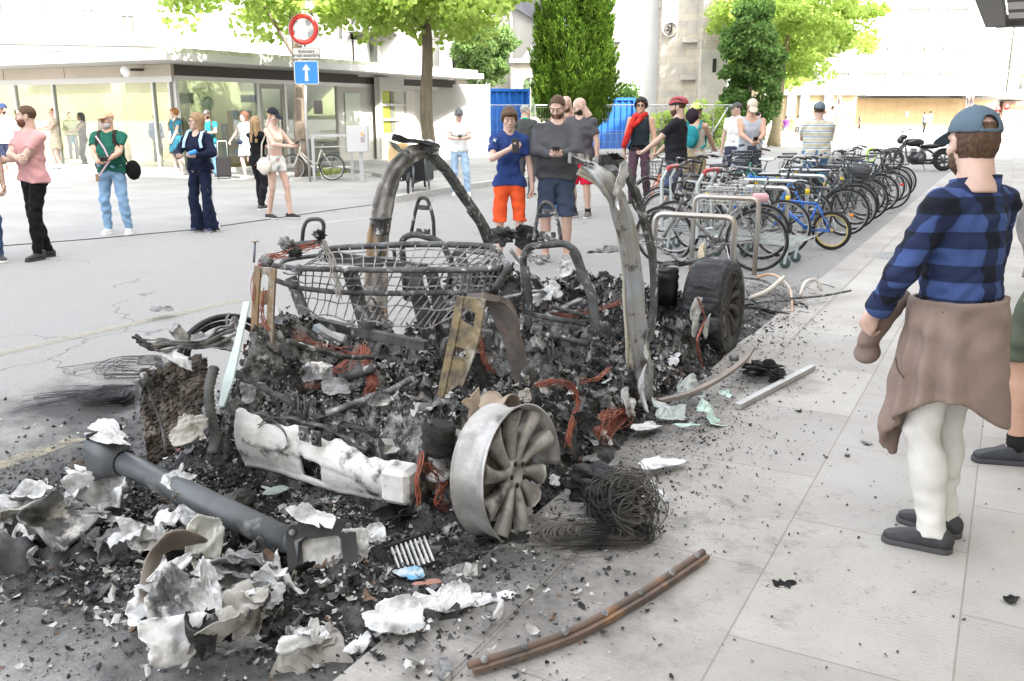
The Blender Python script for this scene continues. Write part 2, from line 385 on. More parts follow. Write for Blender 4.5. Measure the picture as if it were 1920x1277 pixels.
# ================================================================ BUILDINGS
def glass(name, tint=(.9, .95, .92), refl=.25, rough=.02):
 if name in MATS: return MATS[name]
 m = bpy.data.materials.new(name); m.use_nodes = True; n = m.node_tree; n.nodes.clear()
 o = n.nodes.new('ShaderNodeOutputMaterial'); mx = n.nodes.new('ShaderNodeMixShader'); t = n.nodes.new('ShaderNodeBsdfTransparent'); g = n.nodes.new('ShaderNodeBsdfGlossy')
 t.inputs[0].default_value = (*tint, 1); g.inputs['Roughness'].default_value = rough
 f = n.nodes.new('ShaderNodeLayerWeight'); f.inputs[0].default_value = .5; pw = n.nodes.new('ShaderNodeMath'); pw.operation = 'POWER'; pw.inputs[1].default_value = 3.; ma = n.nodes.new('ShaderNodeMath'); ma.operation = 'MULTIPLY_ADD'; ma.inputs[1].default_value = .6; ma.inputs[2].default_value = refl
 n.links.new(f.outputs['Facing'], pw.inputs[0]); n.links.new(pw.outputs[0], ma.inputs[0]); n.links.new(ma.outputs[0], mx.inputs[0]); n.links.new(t.outputs[0], mx.inputs[1]); n.links.new(g.outputs[0], mx.inputs[2]); n.links.new(mx.outputs[0], o.inputs[0])
 MATS[name] = m; return m
def wbox(mb, a, b, z0, z1, t, off=0., mi=0):
 a = Vector((a.x, a.y, 0)); b = Vector((b.x, b.y, 0)); d = (b-a); n = Vector((-d.y, d.x, 0)).normalized(); c = (a+b)/2+n*off
 c.z = (z0+z1)/2; mb.box(c, (d.length, t, z1-z0), atan2(d.y, d.x), mi); return mb
def lerp(a, b, t): return a+(b-a)*t
CON = mat('pale_render', (.44, .425, .39), (.40, .385, .355), .6, rough=.85, bump=.1, bscale=30)
WHT = mat('white_render', (.42, .415, .40), (.38, .375, .36), .3, rough=.85, bump=.05, bscale=20)
ALU = mat('pale_aluminium', (.50, .49, .46), rough=.4, metal=.3)
BEI = mat('beige_panel', (.47, .41, .33), (.43, .375, .3), .7, rough=.6)
DRK = mat('dark_fascia', (.055, .047, .04), rough=.6)
GLS = glass('shop_glass', (.84, .86, .80), .10)
GLD = glass('dim_glass', (.60, .68, .60), .14)
def pavilion():
 r = empty('glass_pavilion', 'low flat-roofed pavilion with glass shopfront and dark fascia, left of the street', 'building')
 A = G(340, 328); A.z = 0; Bl = G(-60, 312); Bl.z = 0; Br = G(700, 303.5); Br.z = 0
 Z1 = 2.74; ZF = 3.06
 nl = (A-Bl).normalized(); nr = (Br-A).normalized()
 inl = Vector((-nl.y, nl.x, 0)); inr = Vector((-nr.y, nr.x, 0))
 mb = MB(); wbox(mb, Bl, A, 0, .2, .16); wbox(mb, A, Br, 0, .12, .16); mb.build('plinth', ALU, r)
 mb = MB(); wbox(mb, Bl, A, Z1, ZF, .12)
 f = mb.build('fascia', BEI, r); mb = MB()
 for t in (.26, .55, .8):
  p = lerp(Bl, A, t); mb.box((p.x-inl.x*.062, p.y-inl.y*.062, (Z1+ZF)/2), (.012, .012, ZF-Z1-.02), atan2(nl.y, nl.x))
 mb.build('panel_joint', DRK, f)
 mb = MB(); wbox(mb, A+nr*.06, Br+nr*6.3, Z1+.02, ZF, .12); mb.build('fascia', DRK, r)
 def corner(o):
  p1 = A-inl*o; p2 = A-inr*o; M = Matrix(((nl.x, -nr.x), (nl.y, -nr.y))); q = M.inverted()@Vector((p2.x-p1.x, p2.y-p1.y)); return p1+nl*q.x
 Cn = corner(1.5); E = Br+nr*5.3
 rf = [Bl-inl*1.5-nl*4, Cn-nl*1.2, Cn*.93+A*.07, Cn+nr*1.2, E-inr*1.5, E+inr*9, Bl+inl*12-nl*4]
 Ci = A+(A-corner(1.0))*1.6
 mb = MB(); mb.prism([Vector((p.x, p.y, ZF+.02)) for p in (rf[0], rf[1], rf[2], rf[3], Ci, Bl+inl*1.6-nl*4)], (0, 0, .2)); mb.prism([Vector((p.x, p.y, ZF+.02)) for p in (rf[3], rf[4], E+inr*1.6, Ci)], (0, 0, .2))
 mb.prism([Vector((p.x, p.y, ZF+.02)) for p in (Bl+inl*5.6-nl*4, A+inl*5.6, E+inr*5, E+inr*9, Bl+inl*12-nl*4)], (0, 0, .2)); rfo = mb.build('roof', mat('roof_edge', (.46, .45, .44), rough=.6), r)  # roof strips leave an unseen opening, added so sun brightens the interior
 mb = MB(); e_ = [lerp(p, A+inl*5, .045) for p in rf[:5]]; mb.bar([Vector((p.x, p.y, ZF+.283)) for p in e_], .12, .12); mb.build('roof_edging', mat('gravel_edge', (.5, .5, .42), (.3, .32, .22), 4, rough=.9), rfo)
 L = (A-Bl).length
 def tpx(px, a=Bl, b=A):
  d = ray(px, 300); d = Vector((d.x, d.y)); M = Matrix(((b.x-a.x, -d.x), (b.y-a.y, -d.y))); return (M.inverted()@Vector((-a.x, -a.y))).x
 ts = [tpx(-55), tpx(46), tpx(116), tpx(300), tpx(331)]
 mb = MB(); wbox(mb, Bl, A, Z1-.16, Z1, .1); mb.build('head_rail', ALU, r)
 for t in ts:
  p = lerp(Bl, A, t); m_ = MB(); m_.box((p.x, p.y, (Z1-.16+.2)/2), (.075, .12, Z1-.36), atan2(nl.y, nl.x)); m_.build('mullion', ALU, r)
 for a, b in zip(ts[:-1], ts[1:]):
  m_ = MB(); wbox(m_, lerp(Bl, A, a)+nl*.04, lerp(Bl, A, b)-nl*.04, .2, Z1-.16, .02); m_.build('window_pane', GLS, r)
 def u_(px): return tpx(px, A, Br)
 zt = Z1-.06
 mb = MB(); wbox(mb, A+nr*.04, Br+nr*4.2, zt-.04, Z1+.02, .1); mb.build('head_rail', ALU, r)
 for px, w, m2 in ((341, .1, ALU), (490, .1, ALU), (540, .1, ALU)):
  p = lerp(A, Br, u_(px)); m_ = MB(); m_.box((p.x, p.y, zt/2), (w, .12, zt), atan2(nr.y, nr.x)); m_.build('mullion', m2, r)
 for a, b, gm in ((344, 487, GLD), (543, 633, GLD)):
  m_ = MB(); wbox(m_, lerp(A, Br, u_(a)), lerp(A, Br, u_(b)), .12, zt-.04, .02); m_.build('window_pane', gm, r)
 d_ = MB(); a, b = lerp(A, Br, u_(493)), lerp(A, Br, u_(538)); e = (b-a).normalized()
 wbox(d_, a, a+e*.1, .04, zt-.05, .07); wbox(d_, b-e*.1, b, .04, zt-.05, .07); wbox(d_, a+e*.1, b-e*.1, zt-.2, zt-.05, .07); wbox(d_, a+e*.1, b-e*.1, .04, .2, .07)
 dd = d_.build('door', mat('door_frame', (.34, .31, .27), rough=.5), r)
 m_ = MB(); wbox(m_, a+e*.1, b-e*.1, .2, zt-.2, .02); m_.build('door_pane', GLD, dd)
 m_ = MB(); q = lerp(a, b, .8)-inr*.08; m_.tube([q+Vector((0, 0, .8)), q+Vector((0, 0, 1.5))], .015); m_.build('handle', DRK, dd)
 mb = MB(); wbox(mb, lerp(A, Br, u_(636)), Br+nr*1.9, .0, zt-.04, .14, off=.02); mb.build('end_wall', CON, r)
 m_ = MB(); wbox(m_, lerp(A, Br, u_(648)), lerp(A, Br, u_(676)), .45, zt-.25, .03, off=-.08); m_.build('window_pane', mat('milky_pane', (.42, .46, .38), rough=.25), r)
 mb = MB(); I = [Bl+inl*.1, A+inl*.3, Br+inr*.1, Br+inr*7, Bl+inl*8]
 mb.add([Vector((p.x, p.y, .02)) for p in I], [tuple(range(5))]); mb.build('floor', mat('pale_floor', (.45, .43, .36), rough=.4), r)
 mb = MB(); wbox(mb, Bl+inl*6-nl*9, A+inl*6-nl*1.2, 0, ZF, .2); wbox(mb, A+inr*3.5+nr*3., Br+inr*3.5+nr*3.5, 0, ZF, .2); mb.build('inner_wall', mat('cream_wall', (.42, .38, .24), (.50, .46, .32), .5, rough=.8), r)
 for px, k in ((196, 3.2), (60, 3.6)):
  p = lerp(Bl, A, tpx(px))+inl*k; m_ = MB(); m_.box((p.x, p.y, ZF/2), (.35, .35, ZF)); m_.build('column', mat('brown_column', (.4, .34, .24), rough=.7), r)
 rg = random.Random(5)
 for px in (135, 232, 262, 150, 290):
  p = lerp(Bl, A, tpx(px))+inl*rg.uniform(3.5, 5.4); h = rg.uniform(.9, 1.9); c = Vector((p.x, p.y, 0)); a_ = atan2(nl.y, nl.x)
  m_ = MB(); m_.box(c+Vector((0, 0, h/2)), (rg.uniform(.7, 1.2), .35, h), a_); su = m_.build('display_shelf', mat('shelf%d' % (px % 3), [(.35, .3, .2), (.15, .17, .2), (.5, .25, .12)][px % 3], rough=.6), r)
  m_ = MB()
  for q in range(6): m_.box(c-inl*.19+nl*rg.uniform(-.4, .4)+Vector((0, 0, rg.uniform(.3, h-.1))), (rg.uniform(.1, .3), .05, rg.uniform(.1, .22)), a_)
  m_.build('leaflet', mat('leaf%d' % (px % 4), [(.7, .5, .1), (.6, .6, .6), (.2, .3, .5), (.6, .2, .15)][px % 4], rough=.6), su)
 for x0, x1, y0, y1, c in ((345, 375, 174, 194, (.75, .75, .73)), (462, 478, 178, 192, (.72, .72, .7)), (478, 498, 178, 192, (.1, .3, .7)), (596, 612, 188, 214, (.42, .12, .1)), (468, 476, 219, 233, (.8, .8, .8))):
  a, b = lerp(A, Br, u_(x0)), lerp(A, Br, u_(x1)); z1 = Yp(x0, y0, a.y).z; z0 = Yp(x0, y1, a.y).z
  m_ = MB(); wbox(m_, a, b, z0, z1, .01, off=.06); m_.build('poster', mat('poster%02d%02d' % (c[0]*99, c[2]*99), c, rough=.7), r)
 p = A+inl*.02-nl*1.05; m_ = MB()
 q = p-inl*.1; m_.tube([Vector((q.x, q.y, 2.93)), Vector((q.x-inl.x*.35-nl.x*.1, q.y-inl.y*.35-nl.y*.1, 2.92))], .04); fl = m_.build('lamp_arm', DRK, r)
 e = Vector((q.x-inl.x*.42-nl.x*.22, q.y-inl.y*.42-nl.y*.22, 2.88)); m_ = MB(); m_.lathe([(0, -.1), (.07, -.1), (.16, .03), (.15, .05), (0, .05)], e, (-.3, -1, -.3)); m_.build('lamp_head', mat('lamp_white', (.8, .8, .78), rough=.3), fl)
 p = lerp(Bl, A, tpx(321))+inl*1.6; m_ = MB(); m_.lathe([(0, -.04), (.2, -.04), (.2, .04), (0, .04)], (p.x, p.y, 1.68+p.y*.012), inl); m_.build('clock', mat('clock_face', (.85, .85, .8), rough=.5), r)
 settle(r)
 r = empty('annex', 'pale annex wall with tall yellow-green window between the pavilion and the tree', 'building')
 C0 = Yp(712, 300, Br.y-.2); C1 = Yp(776, 300, Br.y+2.5); C0.z = C1.z = 0; H = Yp(740, 145, Br.y).z
 fw = (C1-C0).normalized(); ang = atan2(fw.y, fw.x)
 mb = MB(); hs = (C1-C0).length; w0, w1 = .06, .74
 wbox(mb, C0, lerp(C0, C1, w0), 0, H, .2); wbox(mb, lerp(C0, C1, w1), C1, 0, H, .2); zb = Yp(740, 252, Br.y).z; zt2 = Yp(740, 168, Br.y).z
 wbox(mb, lerp(C0, C1, w0), lerp(C0, C1, w1), 0, zb, .2); wbox(mb, lerp(C0, C1, w0), lerp(C0, C1, w1), zt2, H, .2)
 wbox(mb, C1, C1+Vector((.5, 5, 0)), 0, H, .2); wbox(mb, C0, C0+Vector((-.5, 5, 0)), 0, H, .2)
 mb.build('wall', CON, r)
 a, b = lerp(C0, C1, w0), lerp(C0, C1, w1); mb = MB()
 for k in range(4): z = zb+(zt2-zb)*k/3; wbox(mb, a, b, z-.04, z+.04, .1, off=-.03)
 for q in (0, 1): p = lerp(a, b, q); mb.box((p.x, p.y, (zb+zt2)/2), (.08, .12, zt2-zb), ang)
 w = mb.build('window', ALU, r)
 mb = MB(); wbox(mb, a, b, zb, zt2, .02, off=.03); mb.build('pane', mat('lime_pane', (.34, .37, .03), (.42, .43, .05), .8, rough=.25), w)
 mb = MB(); wbox(mb, lerp(a, b, .42), lerp(a, b, .56), zb, zt2, .02, off=.0); mb.build('post', mat('slate_post', (.14, .14, .13), rough=.6), w)
 mb = MB(); mb.prism([Vector((p.x, p.y, H)) for p in (C0+Vector((-.6, -.5, 0)), C1+Vector((.4, -.5, 0)), C1+Vector((.9, 5, 0)), C0+Vector((-.6, 5, 0)))], (0, 0, .14)); mb.build('roof', mat('roof_edge', (.46, .45, .44)), r)
 settle(r)
 r = empty('site_wall', 'plain white wall behind the woman in the grey helmet', 'wall')
 D0 = Yp(778, 296, 37.8); D1 = Yp(917, 291, 39.4); D0.z = D1.z = 0
 mb = MB(); wbox(mb, D0, D1, 0, Yp(850, 158, 38.5).z, .25); mb.build('wall', WHT, r)
 mb = MB()
 for t in (.12, .5, .97): p = lerp(D0, D1, t); mb.box((p.x, p.y-.13, 1.5), (.03, .02, 3.0))
 mb.build('joint', mat('joint_grey', (.4, .4, .4)), r); settle(r)
pavilion()
def containers():
 BL = mat('container_blue', (.012, .115, .42), (.01, .09, .33), .7, rough=.45, bump=.05, bscale=8)
 for x0, x1, y0, yd, lab in ((918, 990, 166, 41., 'blue corrugated container beside the white wall, behind the grey-haired man'), (1093, 1186, 183, 44., 'blue corrugated container standing right of the conifer')):
  r = empty('shipping_container', lab, 'container', 'blue site containers')
  a = Yp(x0, 285, yd); b = Yp(x1, 285, yd+.6); h = Yp(x0, y0, yd).z; a.z = b.z = 0; d = (b-a).normalized(); n = Vector((-d.y, d.x, 0)); L = (b-a).length
  mb = MB(); N = int(L/.28); pts = []
  for i in range(N):
   s0 = i*L/N; w = L/N
   pts += [a+d*(s0), a+d*(s0+w*.3), a+d*(s0+w*.45)+n*.07, a+d*(s0+w*.85)+n*.07]
  pts.append(b); V = []
  for p in pts: V += [Vector((p.x, p.y, .15)), Vector((p.x, p.y, h-.1))]
  mb.add(V, [(2*i, 2*i+2, 2*i+3, 2*i+1) for i in range(len(pts)-1)]); wbox(mb, a+n*2.3, b+n*2.3, .1, h-.05, .05); wbox(mb, a+n*.1, a+n*2.3, .1, h-.05, .05); wbox(mb, b+n*.1, b+n*2.3, .1, h-.05, .05)
  mb.build('side', BL, r); mb = MB()
  wbox(mb, a, b, 0, .16, .1); wbox(mb, a, b, h-.12, h, .1)
  for p in (a, b): mb.box((p.x, p.y, h/2), (.12, .12, h), atan2(d.y, d.x))
  mb.build('frame', BL, r); mb = MB(); mb.prism([Vector((p.x, p.y, h-.02)) for p in (a, b, b+n*2.3, a+n*2.3)], (0, 0, .02)); mb.build('roof', BL, r); settle(r)
containers()
def block(name, lab, a, b, z1, depth, wm, wins, fm, cat='building', bands=()):
 r = empty(name, lab, cat); d = (b-a).normalized(); n = Vector((-d.y, d.x, 0)); L = (b-a).length; ang = atan2(d.y, d.x)
 mb = MB()
 xs = sorted({0., L}|{w[0] for w in wins}|{w[1] for w in wins}); zs = sorted({0., z1}|{w[2] for w in wins}|{w[3] for w in wins})
 for x0, x1 in zip(xs[:-1], xs[1:]):
  run = None
  for z0, z_ in list(zip(zs[:-1], zs[1:]))+[(None, None)]:
   hole = z0 is None or any(w[0] <= (x0+x1)/2 <= w[1] and w[2] <= (z0+z_)/2 <= w[3] for w in wins)
   if not hole: run = (run[0], z_) if run else (z0, z_)
   elif run:
    wbox(mb, a+d*x0, a+d*x1, run[0], run[1], .3, off=.15); run = None
 wbox(mb, a+n*depth, b+n*depth, 0, z1, .3); wbox(mb, a+n*.3, a+n*depth, 0, z1, .3); wbox(mb, b+n*.3, b+n*depth, 0, z1, .3)
 mb.build('wall', wm, r)
 mb = MB(); mb.prism([Vector((p.x, p.y, z1)) for p in (a-n*.3-d*.2, b-n*.3+d*.2, b+n*depth, a+n*depth)], (0, 0, .3)); mb.build('roof', wm, r)
 for w in wins:
  c0, c1 = a+d*w[0], a+d*w[1]; m_ = MB(); wbox(m_, c0, c1, w[2], w[2]+.08, .1, off=.18); wbox(m_, c0, c1, w[3]-.08, w[3], .1, off=.18)
  for q in ([0, .5, 1] if w[1]-w[0] < 3 else [0, .25, .5, .75, 1]):
   p = lerp(c0, c1, q)+n*.18; m_.box((p.x, p.y, (w[2]+w[3])/2), (.08, .1, w[3]-w[2]), ang)
  if w[3]-w[2] < 4: wbox(m_, c0, c1, (w[2]+w[3])/2+.25, (w[2]+w[3])/2+.31, .08, off=.18)
  f = m_.build('window', fm, r); m_ = MB(); wbox(m_, c0, c1, w[2]+.05, w[3]-.05, .02, off=.2); m_.build('pane', w[4] if len(w) > 4 else PANE, f)
 for z in bands:
  m_ = MB(); wbox(m_, a-d*.1, b+d*.1, z, z+.14, .14, off=-.07); m_.build('cornice', wm, r)
 return r
PANE = mat('far_pane', (.07, .08, .075), (.16, .17, .13), .8, rough=.15)
WOK = mat('window_frame_white', (.75, .73, .66), rough=.6)
BR = mat('bright_stone', (.34, .33, .30), (.30, .288, .26), .15, rough=.9)
def apart():
 a = Yp(-260, 300, 58.); b = Yp(700, 300, 66.); a.z = b.z = 0; d = (b-a).normalized(); L = (b-a).length
 def t(px):
  dd = ray(px, 300); M = Matrix(((d.x, -dd.x), (d.y, -dd.y))); return (M.inverted()@Vector((-a.x, -a.y))).x
 wins = []
 for x0, x1, y0, y1 in ((14, 40, -20, 30), (100, 121, -15, 33), (184, 204, 10, 45), (252, 276, 20, 56), (105, 137, 90, 99)):
  y = 60.; wins.append((t(x0), t(x1), Yp(x0, y1, y).z, Yp(x0, y0, y).z))
 for i in range(4): wins.append((t(-60-80*i), t(-38-80*i), Yp(0, 34, 60).z, Yp(0, -20, 60).z))
 r = block('apartment_block', 'tall white sunlit apartment block with small windows behind the pavilion', a, b, 13.5, 9, BR, wins, WOK, bands=(6.05,)); settle(r)
 a = Yp(318, 300, 56.); b = Yp(640, 300, 57.); a.z = b.z = 0
 r = empty('glazed_extension', 'bright white glazed extension above the pavilion roof, behind the traffic signs', 'building')
 mb = MB(); wbox(mb, a, b, 0, 8.4, 2, off=1); mb.build('wall', WHT, r); mb = MB()
 for px in (330, 432, 508, 615, 625): p = Yp(px, 100, 55.9+(px-318)/322); mb.box((p.x, p.y-.05, 4.2), (.06, .08, 8.3))
 mb.build('joint', mat('dark_joint', (.2, .2, .22), rough=.5), r)
 mb = MB(); wbox(mb, a, b, 8.4, 8.6, 2.6, off=.9); mb.build('roof', ALU, r); settle(r)
apart()
STN = mat('tower_stone', (.44, .375, .29), (.36, .32, .26), 1.6, rough=.9, bump=.3, bscale=6)
def brickify(m, w, h, c1, c2, mo, zaxis=True):
 n = m.node_tree; p = n.nodes['Principled BSDF']; base = p.inputs['Base Color'].links[0].from_socket; tc = n.nodes.new('ShaderNodeTexCoord')
 sx = n.nodes.new('ShaderNodeSeparateXYZ'); n.links.new(tc.outputs['Object'], sx.inputs[0]); ad = n.nodes.new('ShaderNodeMath'); n.links.new(sx.outputs[0], ad.inputs[0]); n.links.new(sx.outputs[1], ad.inputs[1])
 cb = n.nodes.new('ShaderNodeCombineXYZ'); n.links.new(ad.outputs[0], cb.inputs[0]); n.links.new(sx.outputs[2], cb.inputs[1])
 b = n.nodes.new('ShaderNodeTexBrick'); n.links.new(cb.outputs[0], b.inputs['Vector']); b.inputs['Scale'].default_value = 1; b.inputs['Brick Width'].default_value = w; b.inputs['Row Height'].default_value = h
 b.inputs['Mortar Size'].default_value = .012; b.inputs['Color1'].default_value = (*c1, 1); b.inputs['Color2'].default_value = (*c2, 1); b.inputs['Mortar'].default_value = (*mo, 1)
 mx = n.nodes.new('ShaderNodeMix'); mx.data_type = 'RGBA'; mx.blend_type = 'MULTIPLY'; mx.inputs[0].default_value = 1; n.links.new(base, mx.inputs[6]); n.links.new(b.outputs[0], mx.inputs[7]); n.links.new(mx.outputs[2], p.inputs['Base Color'])
brickify(STN, .9, .38, (1, 1, 1), (.72, .78, .86), (.75, .72, .68))
SLT = mat('slate_roof', (.11, .11, .125), (.16, .155, .165), 1.2, rough=.7, bump=.2, bscale=8)
def arch(mb, c, d, w, z0, zs, zt, depth, wl, th=.18, mi=0):
 pts = [c-d*w+Vector((0, 0, z0)), c-d*w+Vector((0, 0, zs))]
 N = 8
 for i in range(1, N+1): t = i/N; pts.append(c+d*(-w+w*t**1.6*.0+(-w*0)+0)+Vector((0, 0, 0)) if False else c-d*(w*cos(t*pi/2)**.9 if t < 1 else 0)+Vector((0, 0, zs+(zt-zs)*sin(t*pi/2)**.85)))
 for i in range(N-1, -1, -1): t = i/N; pts.append(c+d*(w*cos(t*pi/2)**.9)+Vector((0, 0, zs+(zt-zs)*sin(t*pi/2)**.85)))
 pts.append(c+d*w+Vector((0, 0, z0)))
 mb.bar(pts, depth, th, up=d.cross(Vector((0, 0, 1))), mi=mi); return pts
def church():
 r = empty('church', 'pale stone church with pointed windows, slate gables and ashlar tower behind the trees', 'church')
 Y0 = 62.
 def X(px, y=Y0): return Yp(px, 300, y).x
 def Z(py, y=Y0): return Yp(960, py, y).z
 d = Vector((1, 0, 0)); nrm = Vector((0, -1, 0))
 mb = MB(); mb.box(((X(640)+X(1030))/2, Y0+5, 6), (X(1030)-X(640), 8, 12)); mb.build('nave_wall', BR, r)
 mb = MB(); ah = Z(118, 58); mb.box(((X(958, 58)+X(1040, 58))/2, 60, ah/2), (X(1040, 58)-X(958, 58), 4, ah)); mb.build('aisle_wall', STN, r)
 mb = MB(); mb.box(((X(955, 58)+X(1042, 58))/2, 59.9, ah+.12), (X(1042, 58)-X(955, 58), 4.5, .24)); mb.build('cornice', BR, r)
 c = Vector((X(994, 58), 57.98, 0)); mb = MB(); arch(mb, c, d, .62, 1.6, Z(165, 58), Z(140, 58), .3, .5, .22)
 w = mb.build('lancet_window', BR, r); mb = MB(); q = []
 for i in range(13):
  t = i/12; q.append(c+Vector((-.5*cos(t*pi), 0, 0))+Vector((0, -.02, Z(165, 58)+(Z(143, 58)-Z(165, 58))*sin(t*pi)**.85)))
 mb.add([c+Vector((-.5, -.02, 1.6))]+q+[c+Vector((.5, -.02, 1.6))], [tuple(range(15))[::-1]]); gl = mb.build('lancet_pane', mat('dark_pane', (.03, .04, .035), (.10, .14, .06), 5, rough=.1), w)
 mb = MB(); mb.box(c+Vector((0, -.06, 2.4)), (.06, .06, 3.2)); mb.box(c+Vector((0, -.06, 3.0)), (1., .06, .06)); mb.build('tracery', BR, gl)
 mb = MB(); x0, x1, xm = X(900), X(1030), X(955); zt, zb = Z(-60), Z(120)
 for (px0, px1, py0, py1, yy) in ((975, 1012, 112, 62, 58.5), (850, 905, 80, 20, 60.5), (660, 715, 60, -10, 60.8)):
  a = Vector((X(px0, yy), yy, Z(py0, yy))); b = Vector((X(px1+30, yy), yy, Z(py0, yy))); t = Vector((X(px1, yy), yy, Z(py1, yy))); mb.prism([a, b, t], (0, 3, 0)); mb.build('roof', SLT, r); mb = MB()
 mb.prism([Vector((X(960), Y0+.5, Z(10))), Vector((X(1040), Y0+.5, Z(60))), Vector((X(1040), Y0+.5, Z(-90))), Vector((X(985), Y0+.5, Z(-90)))], (0, 3, 0))
 mb.build('roof', SLT, r)
 for px in (672, 700, 860, 890, 925, 945):
  c = Vector((X(px), Y0+1, 0)); mb = MB(); arch(mb, c-Vector((0, .1, 0)), d, .5, Z(130), Z(40), Z(15), .2, .3, .2); w = mb.build('nave_window', WHT, r)
  mb = MB(); mb.box(c+Vector((0, -.02, (Z(125)+Z(45))/2)), (.9, .05, Z(45)-Z(125))); mb.build('pane', PANE, w)
 for px in (660, 686, 840, 875, 908):
  mb = MB(); mb.box((X(px), Y0+.5, 5.), (.5, 1.2, 10)); mb.box((X(px), Y0+.3, 3.2), (.8, 1.8, 6.4)); mb.build('buttress', BR, r)
 mb = MB(); yt = 56.; mb.box(((X(1080, yt)+X(1250, yt))/2, yt+4, 8), (X(1250, yt)-X(1080, yt), 8, 16)); tr = mb.build('transept_wall', WHT, r)
 mb = MB()
 for py in (75, 140): mb.box(((X(1125, yt)+X(1158, yt))/2, yt-.1, Z(py, yt)), (X(1158, yt)-X(1125, yt), .4, .25))
 mb.box(((X(1230, yt)+X(1256, yt))/2, yt-.3, Z(8, yt)), (1.2, .9, .5)); mb.build('string_course', BR, tr)
 yw = 54.; mb = MB(); a = [(X(1236, yw), yw+1.), (X(1296, yw), yw), (X(1300, yw), yw-.9), (X(1343, yw), yw-.9), (X(1348, yw), yw), (X(1362, yw), yw+1.6), (X(1362, yw), yw+5), (X(1236, yw), yw+5)]
 mb.prism([Vector((x, y, 0)) for x, y in a], (0, 0, 18)); tw = mb.build('tower', STN, r)
 mb = MB(); mb.box((X(1322, yw), yw-.95, 2.6), (1.5, .5, 5.2)); mb.prism([Vector((X(1298, yw), yw-1.25, 0)), Vector((X(1345, yw), yw-1.25, 0)), Vector((X(1345, yw), yw-.9, 0)), Vector((X(1298, yw), yw-.9, 0))], (0, 0, 1.2))
 for py in (75, 145): mb.box((X(1284, yw), yw+.0, Z(py, yw)), (.85, .5, .28))
 mb.build('buttress', mat('grey_ashlar', (.44, .405, .35), (.36, .335, .295), 1.2, rough=.9, bump=.2, bscale=8), tw)
 mb = MB(); c = Vector((X(1322, yw), yw-1.0, 0)); mb.box(c+Vector((.0, -.22, Z(125, yw))), (.2, .05, Z(112, yw)-Z(137, yw))); mb.build('slit_window', mat('black_slot', (.01, .01, .01)), tw)
 c = Vector((X(1250, yw), yw+.72, Z(53, yw))); mb = MB()
 for k in range(5):
  a_ = 2*pi*k/5+pi/2; mb.lathe([(0, -.02), (.15, -.02)], c+Vector((cos(a_)*.17, -.05, sin(a_)*.17)), (0, -1, 0), 14)
 q = mb.build('quatrefoil', mat('void_brown', (.10, .085, .08)), tw); mb = MB(); mb.lathe([(.36, 0), (.42, 0), (.42, .12), (.36, .12)], c, (-.12, -1, 0), 28, closed=True); mb.build('moulding', BR, q)
 settle(r)
church()
